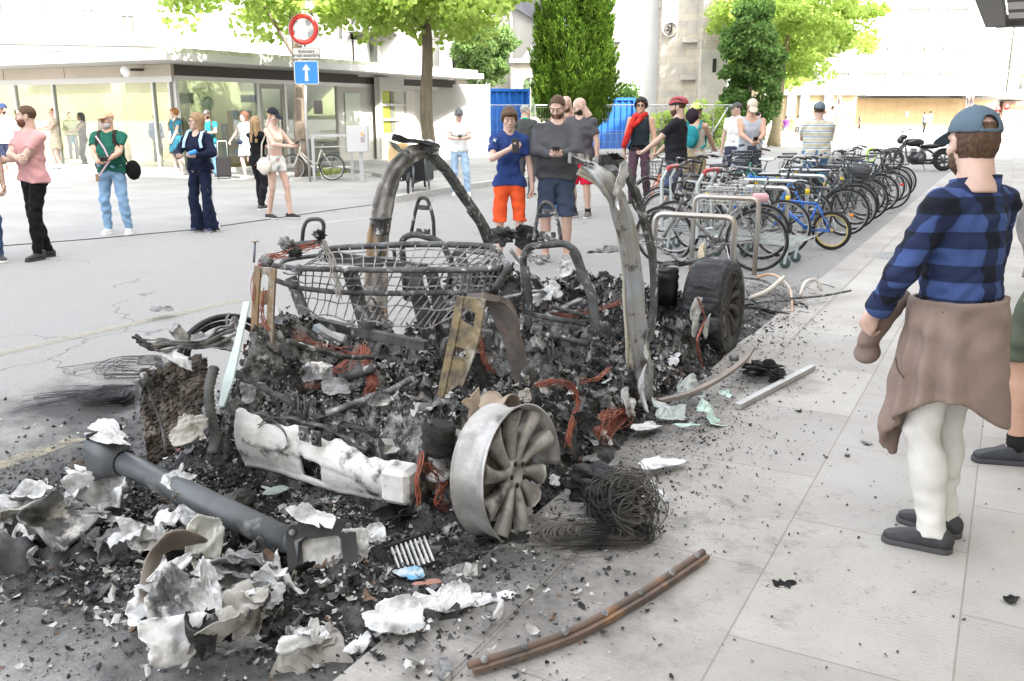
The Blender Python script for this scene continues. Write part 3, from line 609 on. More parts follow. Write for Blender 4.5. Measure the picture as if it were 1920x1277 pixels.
def office():
 y = 117.
 def X(px, y=y): return Yp(px, 300, y).x
 def Z(py, y=y): return Yp(960, py, y).z
 r = empty('office_building', 'long white office building with strip windows above a boarded tan ground floor', 'building')
 x0, x1 = X(1440), X(1792); a = Vector((x0, y, 0)); b = Vector((x1, y, 0)); b2 = Vector((X(1880, y+40), y+40, 0))
 mb = MB(); levels = [(Z(166), Z(158)), (Z(120), Z(95)), (Z(70), Z(45)), (Z(10), Z(-25))]
 zc = [Z(165), Z(115)*1, Z(95), Z(70), Z(40), Z(10), Z(-30)]
 for z0, z1 in ((0, Z(166)), (Z(136), Z(112)), (Z(88), Z(42)), (Z(16), Z(-60))):
  if z0 == 0: mb.box(((x0+x1)/2, y+6, z1/2), (x1-x0, 10, z1))
  else: mb.box(((x0+x1)/2, y+5, (z0+z1)/2), (x1-x0, 10, z1-z0))
 mb.box(((x0+x1)/2, y+7, Z(-60)/2), (x1-x0-1, 7, Z(-60)-.2))
 mb.build('wall', WHT, r)
 for z0, z1 in ((Z(166), Z(136)), (Z(112), Z(88)), (Z(42), Z(16))):
  for k, (p0, p1) in enumerate([(1445+34*i, 1477+34*i) for i in range(10)]):
   m_ = MB(); m_.box(((X(p0)+X(p1))/2, y+.5, (z0+z1)/2), (X(p1)-X(p0), .05, z1-z0)); w = m_.build('window', mat('office_pane%d' % (k % 2), [(.26, .28, .27), (.16, .22, .13)][k % 2], (.36, .38, .34), .5, rough=.1), r)
   m_ = MB(); m_.box((X(p0), y+.45, (z0+z1)/2), (.14, .12, z1-z0)); m_.build('frame', ALU, w)
 m_ = MB(); m_.box(((X(1642)+X(1748))/2, y-.25, (Z(165)+Z(152))/2), (X(1748)-X(1642), .3, Z(152)-Z(165))); m_.build('spandrel', mat('lime_band', (.62, .68, .38), rough=.7), r)
 m_ = MB(); m_.box(((X(1588)+X(1830))/2, y-2.2, (Z(180)+Z(166))/2), (X(1830)-X(1588), 5., Z(166)-Z(180))); m_.build('canopy', WHT, r)
 mb = MB(); wbox(mb, b, b2, 0, Z(-60), .4, off=.2); mb.build('side_wall', WHT, r); mb = MB()
 for z in (Z(42), Z(112), Z(130)): wbox(mb, b, b2, z, z+.3, .1, off=-.05)
 mb.build('side_band', mat('band_grey', (.35, .35, .34), rough=.6), r)
 mb = MB(); wbox(mb, b, b2, Z(180), Z(170), 3, off=-1.5); mb.build('side_canopy', WHT, r)
 settle(r)
 HM = mat('hoarding_board', (.32, .215, .105), (.28, .185, .09), 1.4, rough=.8, stretch=(.4, .4, 1), bump=.1, bscale=3)
 r = empty('hoarding', 'long tan chipboard hoarding closing off the ground floor under the white canopy', 'hoarding'); mb = MB()
 a = Vector((X(1500, 115.5), 115.5, 0)); b = Vector((X(1785, 115.5), 115.5, 0)); wbox(mb, a, b, 0, Z(184, 115.5), .1); wbox(mb, b, Vector((X(1855, 124), 124, 0)), 0, Z(186, 120), .1); hh = mb.build('board', HM, r)
 mb = MB(); N = 15
 for i in range(1, N): p = lerp(a, b, i/N); mb.box((p.x, p.y-.055, Z(184, 115.5)/2), (.04, .012, Z(184, 115.5)-.02))
 mb.build('joint', mat('hoard_joint', (.2, .13, .07)), r)
 mb = MB(); mb.box((X(1692, 115.4), 115.4, Z(214, 115.4)), (.45, .04, .6)); mb.build('notice', WHT, r); settle(r)
 r = empty('ochre_building', 'pale ochre arcade with white piers behind the plane tree', 'building'); mb = MB(); yy = 92.
 mb.box(((X(1425, yy)+X(1600, yy))/2, yy+3, Z(160, yy)/2), (X(1600, yy)-X(1425, yy), 5, Z(160, yy))); mb.build('wall', mat('ochre_wall', (.36, .28, .15), (.32, .25, .135), .5, rough=.85), r)
 mb = MB()
 for px in (1437, 1477, 1501, 1545): mb.box((X(px, yy), yy+.3, Z(178, yy)/2), (.8, .6, Z(178, yy)))
 mb.box(((X(1425, yy)+X(1600, yy))/2, yy+.3, Z(172, yy)), (X(1600, yy)-X(1425, yy), .8, .6)); mb.build('pier', WHT, r); settle(r)
 r = block('corner_house', 'ornate cream corner house with brown shopfront at the far right edge', Vector((X(1872, 150), 150, 0)), Vector((X(2050, 145), 145, 0)), 26, 10, BR, [(1.5+4.2*i, 2.9+4.2*i, 5.5+4.3*j, 8+4.3*j) for i in range(4) for j in range(5)], WOK, bands=(4.4, 9.2, 17.8))
 yy = 147; mb = MB(); mb.box((X(1893, yy), yy-.6, 1.9), (5.5, 1.2, 3.8)); sh = mb.build('shopfront', mat('brown_shop', (.16, .09, .06), (.3, .2, .14), 1.2, rough=.5), r)
 mb = MB(); mb.box((X(1888, yy), yy-1.3, 3.0), (2.6, .2, .45)); mb.build('shop_sign', mat('orange_sign', (.75, .22, .05), rough=.5), sh)
 mb = MB()
 for px, py in ((1888, 80), (1902, 120), (1893, 100), (1912, 70), (1915, 135), (1888, 130)): mb.blob((X(px, yy), yy-.6, Z(py, yy)), (.55, .5, .8), seed=px, amp=.3)
 mb.build('carved_ornament', mat('ornament', (.45, .33, .22), (.6, .5, .36), 2, rough=.8), r); settle(r)
office()
def shade_building():
 r = empty('street_building', 'long stone building along the near pavement', 'building'); a = uv(-45, -6.2); b = uv(40, -6.2); a, b = b, a
 d = (b-a).normalized(); n = Vector((-d.y, d.x, 0)); L = (b-a).length; H = 20.8
 mb = MB(); wbox(mb, a, b, 0, H, 12, off=-6.01 if n.dot(V_DIR) > 0 else 6.01); mb.build('wall', mat('cream_stone', (.66, .60, .50), (.58, .53, .44), .5, rough=.85), r)
 out = V_DIR
 mb = MB(); wbox(mb, uv(3.5, -6.3), uv(-13, -6.3), H, H+3.4, 10, off=-5.2 if (uv(-13, 0)-uv(3.5, 0)).cross(V_DIR).z > 0 else 5.2); mb.build('shade_block', MATS['cream_stone'], r)  # unseen taller block, added only to throw shade on the left plaza
 mb = MB(); mf = MB()
 for i in range(22):
  c = a+d*(2.5+i*4.6)
  for j in range(5):
   z = .9+j*4.0; p = c+out*.03; mb.box((p.x, p.y, z+1.2), (1.5, .05, 2.4), atan2(d.y, d.x))
   mf.lathe([(.75, 0), (.95, 0), (.95, .1), (.75, .1)], (p.x, p.y, z+2.3), out, 20, closed=True)
 mb.build('window', mat('dark_pane', (.03, .04, .035)), r); mf.build('window_arch', BR, r)
 settle(r)
 r = empty('louvre_canopy', 'dark louvred canopy corner jutting into the top right of the view', 'canopy')
 D = mat('canopy_dark', (.09, .085, .08), rough=.5, metal=.3); Lm = mat('canopy_louvre', (.62, .61, .6), rough=.4)
 dd = 8.5
 c0 = Yp(1850, -30, dd); c1 = Yp(1872, 41, dd+.02); z = c1.z; z0 = c1.z
 A_ = Yp(1868, 41, dd); u0, v0 = touv(A_); mb = MB()
 def q(du, dv, dz): return uv(u0+du, v0+dv, z0+dz)
 mb.bar([q(0, 0, 0), q(0, -3, 0)], .16, .1); mb.bar([q(0, .0, .0), q(-4, 0, 0)], .16, .1); fr = mb.build('frame', D, r); 
 mb.build
 for i in range(14):
  m_ = MB(); m_.bar([q(-.18-i*.26, -.1, .02), q(-.18-i*.26, -3, .02)], .14, .03, up=(0, .3, 1)); m_.build('louvre', Lm if i % 3 else D, r)
 m_ = MB(); m_.bar([q(-.02, -2.9, .1), q(-.02, -4.6, 1.0)], .08, .08); m_.bar([q(-3.9, -2.9, .1), q(-3.9, -4.6, 1.0)], .08, .08); m_.bar([q(0, -2.95, 0), q(-4, -2.95, 0)], .12, .1); m_.build('bracket', D, r)
 settle(r)
shade_building()
# ================================================================ TREES
def leafmat(name, c1, c2, tr=.5):
 m = bpy.data.materials.new(name); m.use_nodes = True; n = m.node_tree; n.nodes.clear(); o = n.nodes.new('ShaderNodeOutputMaterial')
 g = n.nodes.new('ShaderNodeNewGeometry'); r = n.nodes.new('ShaderNodeMix'); r.data_type = 'RGBA'; n.links.new(g.outputs['Random Per Island'], r.inputs[0]); r.inputs[6].default_value = (*c1, 1); r.inputs[7].default_value = (*c2, 1)
 d = n.nodes.new('ShaderNodeBsdfDiffuse'); t = n.nodes.new('ShaderNodeBsdfTranslucent'); x = n.nodes.new('ShaderNodeMixShader'); x.inputs[0].default_value = tr
 n.links.new(r.outputs[2], d.inputs[0]); n.links.new(r.outputs[2], t.inputs[0]); n.links.new(d.outputs[0], x.inputs[1]); n.links.new(t.outputs[0], x.inputs[2]); n.links.new(x.outputs[0], o.inputs[0]); return m
def leaves(C, R, seed, n_per, size, up=.3, shape='lobed'):
 """leaf-sized faces scattered through clumps: C centres, R radii"""
 rg = np.random.default_rng(seed); C = np.array(C, np.float32); R = np.array(R, np.float32); k = len(C)
 d = rg.normal(size=(k, n_per, 3)); d /= np.linalg.norm(d, axis=-1, keepdims=True)+1e-9; r = rg.uniform(.25, 1, (k, n_per, 1))**.45
 P = (C[:, None]+d*r*R[:, None, None]*A3(1, 1, .75)).reshape(-1, 3); N = len(P)
 nz = rg.normal(size=(N, 3)); nz[:, 2] += up; nz /= np.linalg.norm(nz, axis=1, keepdims=True)
 a = rg.normal(size=(N, 3)); x = np.cross(nz, a); x /= np.linalg.norm(x, axis=1, keepdims=True); y = np.cross(nz, x); s = (size*rg.uniform(.6, 1.3, (N, 1)))
 if shape == 'lobed': out = [(0, -.5), (.5, -.12), (.34, .42), (0, .62), (-.34, .42), (-.5, -.12)]
 else: out = [(0, -.5), (.16, 0), (0, .55), (-.16, 0)]
 V = np.stack([P+x*s*u+y*s*v+nz*s*(.18*abs(u)) for u, v in out], 1).reshape(-1, 3); m = len(out)
 return V, np.arange(N*m, dtype=np.int32).reshape(N, m)
BARK = mat('bark', (.19, .15, .11), (.12, .095, .07), 4, rough=.9, bump=.8, bscale=14, stretch=(2.5, 2.5, .5)); BARKP = mat('plane_bark', (.30, .24, .15), (.20, .17, .10), 1.6, rough=.85, bump=.3, bscale=12)
def tree_(name, lab, base, H, crown_z, crown_r, seed, lm, bark=BARK, tr=.15, n_limbs=9, clumps=90, n_per=140, size=.13, cr=.55, cx=0, cy=0, flat=.8, group=None, droop=.0, gap=0.):
 r = empty(name, lab, 'tree', group); rg = random.Random(seed); base = Vector(base); top = base+Vector((rg.uniform(-.2, .2)+cx*.5, rg.uniform(-.2, .2)+cy*.5, H*.72))
 mb = MB(); N = 10; tp = [base+(top-base)*(i/N)+Vector((sin(i*1.3+seed)*.05, cos(i*.9)*.05, 0)) for i in range(N+1)]
 tp[0] = base-Vector((0, 0, .05)); mb.tube(tp, [tr*(1.35 if i == 0 else 1)*(1-.6*i/N) for i in range(N+1)], 12); trunk = mb.build('trunk', bark, r, True)
 C = []; R = []; cc = base+Vector((cx, cy, crown_z))
 for i in range(n_limbs):
  a = 2*pi*i/n_limbs+rg.uniform(-.3, .3); t = rg.uniform(.45, .95); s = tp[int(t*N)]; e = cc+Vector((cos(a)*crown_r*rg.uniform(.6, .9), sin(a)*crown_r*rg.uniform(.6, .9), rg.uniform(-.5, .6)*crown_r*flat))
  mid = (s+e)/2+Vector((0, 0, .25*crown_r*rg.uniform(.2, 1))); pts = spline([s, mid, e], 5); mb = MB(); q = tr*.38*(1-.5*t)
  mb.tube(pts, [q*(1-.75*j/(len(pts)-1)) for j in range(len(pts))], 7)
  for j in range(4):
   k = pts[rg.randrange(3, len(pts))]; e2 = k+Vector((rg.uniform(-1, 1), rg.uniform(-1, 1), rg.uniform(-.6, .7)))*crown_r*.33; mb.tube([k, (k+e2)/2+Vector((0, 0, .1)), e2], [q*.35, q*.25, q*.1], 5, cap=False); C.append(e2); R.append(cr*rg.uniform(.7, 1.2))
  mb.build('limb', bark, trunk, True)
 for i in range(clumps):
  while True:
   x, y, z = rg.uniform(-1, 1), rg.uniform(-1, 1), rg.uniform(-1, 1); q = sqrt(x*x+y*y+z*z)
   if .35 < q < 1 and (gap <= 0 or sin(x*5+seed)*sin(y*4+1)*sin(z*6+seed) < gap): break
  p = cc+Vector((x*crown_r, y*crown_r, z*crown_r*flat-droop*(x*x+y*y)*crown_r)); C.append(p); R.append(cr*rg.uniform(.55, 1.15))
 V, F = leaves([tuple(c) for c in C], R, seed, n_per, size); mkmesh('crown', V, F, lm, r); settle(r); return r
PLN = leafmat('plane_leaf', (.30, .44, .08), (.50, .60, .18), .6); PLD = leafmat('dark_leaf', (.06, .13, .035), (.17, .27, .08), .4); PLB = leafmat('birch_leaf', (.12, .20, .06), (.24, .34, .12), .5)
def trees():
 b = Yp(571, 335, 24.6); b.z = .1
 tree_('plane_tree', 'plane tree growing just behind the no-entry sign', b, 10.0, 5.9, 3.8, 3, PLN, tr=.19, clumps=95, n_per=85, size=.15, cr=.62, cx=-.1, cy=1.0, flat=.55, droop=.22, gap=.2)
 b = Yp(806, 330, 27.); b.z = .1
 tree_('plane_tree', 'plane tree with straight trunk rising beside the white wall and cargo bicycle', b, 10.2, 5.5, 3.1, 8, PLN, tr=.21, clumps=105, n_per=90, size=.15, cr=.62, cx=.1, cy=-.6, flat=.62, droop=.18, gap=.25)
 b = Yp(1452, 252, 50.); b.z = .1
 tree_('plane_tree', 'large bright plane tree with forked ochre trunk on the sunlit square', b, 13, 7.2, 4.5, 12, PLN, bark=BARKP, tr=.28, clumps=190, n_per=130, size=.17, cr=.75, cx=.9, flat=.85, droop=.12, gap=.2)
 b = Yp(1402, 262, 43.); b.z = 0
 tree_('evergreen_tree', 'dark green bushy evergreen against the church tower', b, 8.4, 3.6, 1.35, 14, PLD, tr=.12, clumps=110, n_per=150, size=.13, cr=.5, flat=2.3)
 b = Yp(912, 230, 46.); b.z = 0
 tree_('young_tree', 'pale feathery young tree rising behind the white site wall', b, 6.0, 4.6, 1.5, 21, PLB, tr=.06, clumps=70, n_per=150, size=.10, cr=.42, flat=1.1)
 b = Yp(1440, 240, 70.); b.z = 0
 tree_('plane_tree', 'far green tree half hidden behind the large bright plane tree', b, 11, 6.6, 3.6, 31, PLN, bark=BARKP, tr=.2, clumps=110, n_per=130, size=.24, cr=.9)
 r = empty('conifer', 'broad dense green conifer towering over the site fence', 'tree'); c = Yp(1075, 250, 38.5); c.z = 0; rg = random.Random(5)
 mb = MB(); mb.tube([c, c+Vector((.05, 0, 4)), c+Vector((0, 0, 8))], [.22, .16, .05], 10); mb.build('trunk', BARK, r, True)
 Vs = []; Fs = []; off = 0; ng = np.random.default_rng(3)
 def rad(z): return np.interp(z, [.9, 1.5, 2.6, 4., 5.5, 7, 9, 10.6], [.6, 1.25, 1.46, 1.40, 1.28, 1.15, .85, .15])
 K = 2600; z = ng.uniform(.8, 9.8, K); a = ng.uniform(0, 2*pi, K); lump = 1+.13*np.sin(a*5+z*1.1)+.09*np.sin(a*9-z*2.3); rr = rad(z)*lump*ng.uniform(.55, 1.04, K)**.6
 ctr = np.stack([c.x+np.cos(a)*rr, c.y+np.sin(a)*rr, z], 1); d = np.stack([np.cos(a)*.42, np.sin(a)*.42, np.full(K, 1.)], 1)+ng.normal(scale=.13, size=(K, 3)); d /= np.linalg.norm(d, axis=1, keepdims=True)
 n_ = 75; t = ng.uniform(-.1, 1, (K, n_, 1)); L = ng.uniform(.35, .75, (K, 1, 1)); w = (.15*(1-t)**.7*np.clip(t*3+.6, 0, 1)+.01); jit = ng.normal(size=(K, n_, 3)); jit /= np.linalg.norm(jit, axis=-1, keepdims=True)
 P = (ctr[:, None]+d[:, None]*L*t+jit*w*ng.uniform(.5, 1, (K, n_, 1))).reshape(-1, 3); D = (np.repeat(d[:, None], n_, 1)+jit*.55).reshape(-1, 3); D /= np.linalg.norm(D, axis=1, keepdims=True)
 x = np.cross(D, ng.normal(size=D.shape)); x /= np.linalg.norm(x, axis=1, keepdims=True); s = ng.uniform(.045, .085, (len(P), 1))
 V = np.stack([P-x*s*.4, P+x*s*.4, P+D*s*2.2], 1).reshape(-1, 3); mkmesh('foliage', V, np.arange(len(V), dtype=np.int32).reshape(-1, 3), leafmat('conifer_leaf', (.03, .075, .01), (.13, .21, .03), .2), r)
 settle(r)
 for px, pf, y, w, h, lab, lm in ((1170, 262, 47., .9, 3.5, 'green bush between the conifer and the blue container', PLD), (1255, 300, 40., 1.1, 2.2, 'leafy green bush behind the black-shirted cyclist', PLN), (1330, 268, 47., 1.2, 2.6, 'low rambling shrub at the foot of the church tower', PLN)):
  c = Yp(px, pf, y); c.z = 0; r = empty('bush', lab, 'bush'); rg = random.Random(px); C = [(c.x+rg.uniform(-w, w)*.7, c.y+rg.uniform(-.6, .6), rg.uniform(.2, h-.4)) for _ in range(24)]
  V, F = leaves(C, [rg.uniform(.3, .5) for _ in C], px, 160, .10); mkmesh('foliage', V, F, lm, r); mb = MB(); mb.tube([c, c+Vector((0, 0, h*.6))], .05); mb.build('stem', BARK, r); settle(r)
 rg = np.random.default_rng(4); a, b, c_ = G(560, 338), G(700, 318), G(560, 318); N = 2600; s_, t_ = rg.random(N), rg.random(N)
 P = np.array([(a.x+(b.x-a.x)*q+(c_.x-a.x)*w, a.y+(b.y-a.y)*q+(c_.y-a.y)*w, .0) for q, w in zip(s_, t_)], np.float32); h = rg.uniform(.04, .13, N); dx = rg.normal(scale=.05, size=(N, 2))
 V = np.stack([P+A3(-.012, 0, 0), P+A3(.012, 0, 0), P+np.c_[dx, h].astype(np.float32)], 1).reshape(-1, 3); o = mkmesh('grass', V, np.arange(3*N, dtype=np.int32).reshape(-1, 3), leafmat('grass_blade', (.10, .15, .03), (.25, .28, .09), .3)); tag(o, 'sparse dry grass round the sign post', 'grass', kind='stuff')
 mb = MB(); mb.bar([G(545, 341), G(702, 330)], .12, .2); o = mb.build('verge_edging', KM); tag(o, kind='structure')
trees()
# ================================================================ FIGURES: smooth distance fields meshed with surface nets
def cap_(P, a, b, r1, r2=None):
 a = np.array(a, np.float32); b = np.array(b, np.float32); r2 = r1 if r2 is None else r2
 d = b-a; L = float(d@d)+1e-9; q = P-a; t = np.clip(q@d/L, 0, 1); w = q-t[..., None]*d
 return np.sqrt((w*w).sum(-1))-(r1+(r2-r1)*t)
def ell_(P, c, r):
 q = P-np.array(c, np.float32); r = np.array(r, np.float32); k0 = np.sqrt(((q/r)**2).sum(-1)); k1 = np.sqrt(((q/(r*r))**2).sum(-1))+1e-6
 return k0*(k0-1)/k1
def smin(a, b, k):
 h = np.clip(.5+.5*(b-a)/k, 0, 1); return b+(a-b)*h-k*h*(1-h)
def surfnet(fn, lo, hi, h):
 lo = np.array(lo, np.float32); n = np.maximum(3, np.ceil((np.array(hi)-lo)/h).astype(int)+1)
 g = np.stack(np.meshgrid(*[lo[i]+h*np.arange(n[i], dtype=np.float32) for i in range(3)], indexing='ij'), -1)
 D = fn(g).astype(np.float32)
 for ax in range(3):
  sl = [slice(None)]*3; sl[ax] = 0; D[tuple(sl)] = np.maximum(D[tuple(sl)], h*.2); sl[ax] = -1; D[tuple(sl)] = np.maximum(D[tuple(sl)], h*.2)
 I = D < 0; nx, ny, nz = n-1
 cs = [(a, b, c) for a in (0, 1) for b in (0, 1) for c in (0, 1)]
 C = {k: D[k[0]:k[0]+nx, k[1]:k[1]+ny, k[2]:k[2]+nz] for k in cs}
 s = sum((C[k] < 0).astype(np.int8) for k in cs); act = (s > 0) & (s < 8)
 ix = np.argwhere(act)
 if not len(ix): return np.zeros((0, 3), np.float32), np.zeros((0, 4), np.int32)
 acc = np.zeros((len(ix), 3), np.float32); cnt = np.zeros(len(ix), np.float32)
 for a in cs:
  for ax in range(3):
   if a[ax]: continue
   b = list(a); b[ax] = 1; b = tuple(b); da = C[a][act]; db = C[b][act]; m = (da < 0) != (db < 0)
   t = np.where(m, da/(da-db+1e-12), 0); p = np.tile(np.array(a, np.float32), (len(ix), 1)); p[:, ax] = t
   acc[m] += p[m]; cnt[m] += 1
 V = lo+h*(ix+acc/cnt[:, None]); idx = -np.ones((nx, ny, nz), np.int32); idx[act] = np.arange(len(ix))
 F = []
 for ax in range(3):
  o1, o2 = [(1, 2), (2, 0), (0, 1)][ax]
  A = I.take(range(0, n[ax]-1), ax); B = I.take(range(1, n[ax]), ax); m = A != B
  e = np.argwhere(m); ok = (e[:, o1] > 0) & (e[:, o2] > 0) & (e[:, o1] < n[o1]-1) & (e[:, o2] < n[o2]-1); e = e[ok]
  fl = A[tuple(e.T)]
  def at(d1, d2):
   q = e.copy(); q[:, o1] -= d1; q[:, o2] -= d2; return idx[tuple(q.T)]
  q = np.stack([at(1, 1), at(0, 1), at(0, 0), at(1, 0)], -1); q[~fl] = q[~fl][:, ::-1]; F.append(q)
 F = np.concatenate(F); F = F[(F >= 0).all(1)]
 return V.astype(np.float32), F
def fold(P, amp, k=1., ph=0.):
 x, y, z = P[..., 0]*k, P[..., 1]*k, P[..., 2]*k
 return amp*(np.sin(23*x+9*z+3*np.sin(11*z+ph)+ph)*np.sin(17*z-13*y+2*np.sin(14*x+ph*2))+.5*np.sin(41*z+19*x*np.sign(x+.01)+ph)*np.sin(29*y+7*z))
def crease(P, res):
 if res > .014: return 0.
 x, y, z = P[..., 0], P[..., 1], P[..., 2]; m = np.clip(noise3(P, 9, 1)*2.2, 0, 1); m2 = np.clip(-noise3(P, 8, 3)*2.2, 0, 1)
 return .0042*(m*np.abs(np.sin(34*z+14*x+3*np.sin(9*y+6*z)))+m2*np.abs(np.sin(30*z-17*x+3*np.sin(11*y))))
def noise3(P, k, ph=0.):
 x, y, z = P[..., 0]*k, P[..., 1]*k, P[..., 2]*k
 return (np.sin(x+1.7*np.sin(y*1.3+ph))*np.sin(y*1.1+1.9*np.sin(z*1.2))+np.sin(z*1.4+1.3*np.sin(x*1.7+ph)))*.5
def ik(s, t, l1, l2, pole):
 s, t = Vector(s), Vector(t); d = t-s; L = min(d.length, (l1+l2)*.995); d.normalize(); t = s+d*L
 a = (l1*l1-l2*l2+L*L)/(2*L); h = sqrt(max(0, l1*l1-a*a)); p = Vector(pole); p = p-d*p.dot(d); p.normalize(); return s+d*a+p*h, t
def rotm(yaw=0, pitch=0, roll=0):
 return Matrix.Rotation(radians(yaw), 3, 'Z')@Matrix.Rotation(radians(pitch), 3, 'X')@Matrix.Rotation(radians(roll), 3, 'Y')
ARMS = dict(down=(((-.27, -.03, .80), (-.5, .4, -.2)), ((.27, -.03, .80), (.5, .4, -.2))),
 phone=(((-.055, -.37, 1.17), (-1, .1, -.9)), ((.055, -.37, 1.17), (1, .1, -.9))),
 lowphone=(((-.06, -.36, 1.08), (-1, .2, -.9)), ((.06, -.36, 1.08), (1, .2, -.9))),
 phone1=(((-.02, -.30, 1.38), (-1, 0, -1)), ((.27, -.03, .82), (.5, .4, -.2))),
 crossed=(((.13, -.25, 1.17), (-1, -.5, -.7)), ((-.12, -.22, 1.15), (1, -.4, -.7))),
 hips=(((-.2, -.08, 1.0), (-1, .5, 0)), ((.2, -.08, 1.0), (1, .5, 0))),
 front=(((-.05, -.2, .90), (-1, .2, 0)), ((.05, -.2, .90), (1, .2, 0))),
 push=(((-.2, -.42, 1.02), (-.6, .4, -1)), ((.2, -.42, 1.02), (.6, .4, -1))),
 pull=(((-.45, .1, .95), (-.4, .8, 0)), ((.2, -.12, .86), (.5, .4, -.2))),
 back=(((-.08, .15, .9), (-1, .6, 0)), ((.08, .15, .9), (1, .6, 0))))
SKIN_ = {'fair': (.52, .35, .275), 'tan': (.52, .31, .22), 'mid': (.40, .23, .15), 'dark': (.20, .115, .075), 'pink': (.54, .36, .29)}
def skinmat(k): return mat('skin_'+k, SKIN_[k], tuple(c*.88 for c in SKIN_[k]), 9, rough=.5, bump=.05, bscale=120)
def cloth(name, c, c2=None, **k):
 d = dict(scale=3., rough=.9, bump=.22, bscale=55, spec=.2); d.update(k)
 return mat('cloth_'+name, c, c2 or tuple(q*.85 for q in c), **d)
HAIRC = {'brown': (.11, .06, .035), 'dark': (.025, .018, .015), 'blond': (.42, .28, .14), 'grey': (.36, .35, .33), 'white': (.62, .6, .57), 'ginger': (.36, .15, .05), 'auburn': (.16, .07, .04), 'long_blond': (.34, .22, .11)}
def hairmat(k): return mat('hair_'+k, HAIRC[k], tuple(q*.55 for q in HAIRC[k]), 30, rough=.65, bump=.5, bscale=90, stretch=(3, 3, .6), spec=.3)
def hand_geo(res, curl=.5, spread=.02, mirror=1, point=0.):
 """fingers along +Z, palm normal towards +Y, thumb towards +X*mirror; origin at the wrist"""
 segs = [((0, 0, -.03), (0, 0, .03), .024, .026)]
 for k in range(4):
  bx = (.031-.0207*k)*mirror; L = (.074, .082, .077, .060)[k]; c = curl*(1+.12*k); z = .086-.004*abs(k-1.3); y = 0.; a = 0.
  segs.append(((bx*.5, 0, .015), (bx, 0, z), .015, .0105))
  p = (bx, 0, z); xs = (bx*.25)*.25
  for s_, f in ((0, .45), (1, .3), (2, .25)):
   a += c*(1.0, 1.15, .8)[s_]; q = (p[0]+xs*spread*8, p[1]+sin(a)*L*f, p[2]+cos(a)*L*f); segs.append((p, q, .0097-.0009*s_, .0088-.0009*s_)); p = q
 t0 = (.022*mirror, .008, .02); t1 = (.047*mirror, .020, .052); t2 = (.052*mirror, .034+.015*curl, .082); t3 = (.045*mirror, .046+.02*curl, .104)
 segs += [(t0, t1, .016, .0125), (t1, t2, .0115, .010), (t2, t3, .010, .0085)]
 def f(P):
  d = ell_(P, (0, 0, .05), (.042, .018, .052))
  for i, (a, b, r1, r2) in enumerate(segs): d = smin(d, cap_(P, a, b, r1, r2), .012 if i < 1 else .0045)
  return d
 return surfnet(f, (-.085, -.05, -.06), (.085, .115, .185), res)
def head_geo(res, fem=False, old=False):
 def f(P):
  d = ell_(P, (0, .018, .03), (.076, .096, .088)); d = smin(d, ell_(P, (0, -.022, -.052), (.054 if fem else .060, .066, .062)), .035)
  d = smin(d, cap_(P, (0, -.072, -.098), (0, -.066, -.095), .022), .03)
  X = P.copy(); X[..., 0] = np.abs(X[..., 0])
  d = smin(d, ell_(X, (.042, -.055, -.022), (.022, .022, .02)), .02)
  d = smin(d, cap_(X, (.012, -.082, .030), (.045, -.066, .032), .010, .009), .012)
  d = np.maximum(d, -(ell_(X, (.031, -.092, .006), (.018, .016, .012))))
  d = smin(d, ell_(X, (.031, -.074, .005), (.0145, .0145, .0125)), .004)
  d = smin(d, cap_(P, (0, -.080, .018), (0, -.106, -.024), .0075, .0125), .009)
  d = smin(d, ell_(X, (.012, -.094, -.028), (.009, .011, .008)), .006)
  d = smin(d, ell_(P, (0, -.083, -.056), (.025, .014, .0065)), .006); d = smin(d, ell_(P, (0, -.081, -.067), (.021, .014, .007)), .006)
  e = ell_(X, (.080, .014, -.006), (.011, .021, .033)); e = np.maximum(e, -ell_(X, (.090, .008, -.004), (.009, .011, .020))); d = smin(d, e, .008)
  d = smin(d, cap_(P, (0, .03, -.06), (0, .045, -.19), .052 if fem else .060, .052 if fem else .064), .03)
  return d
 return surfnet(f, (-.105, -.135, -.2), (.105, .135, .135), res)
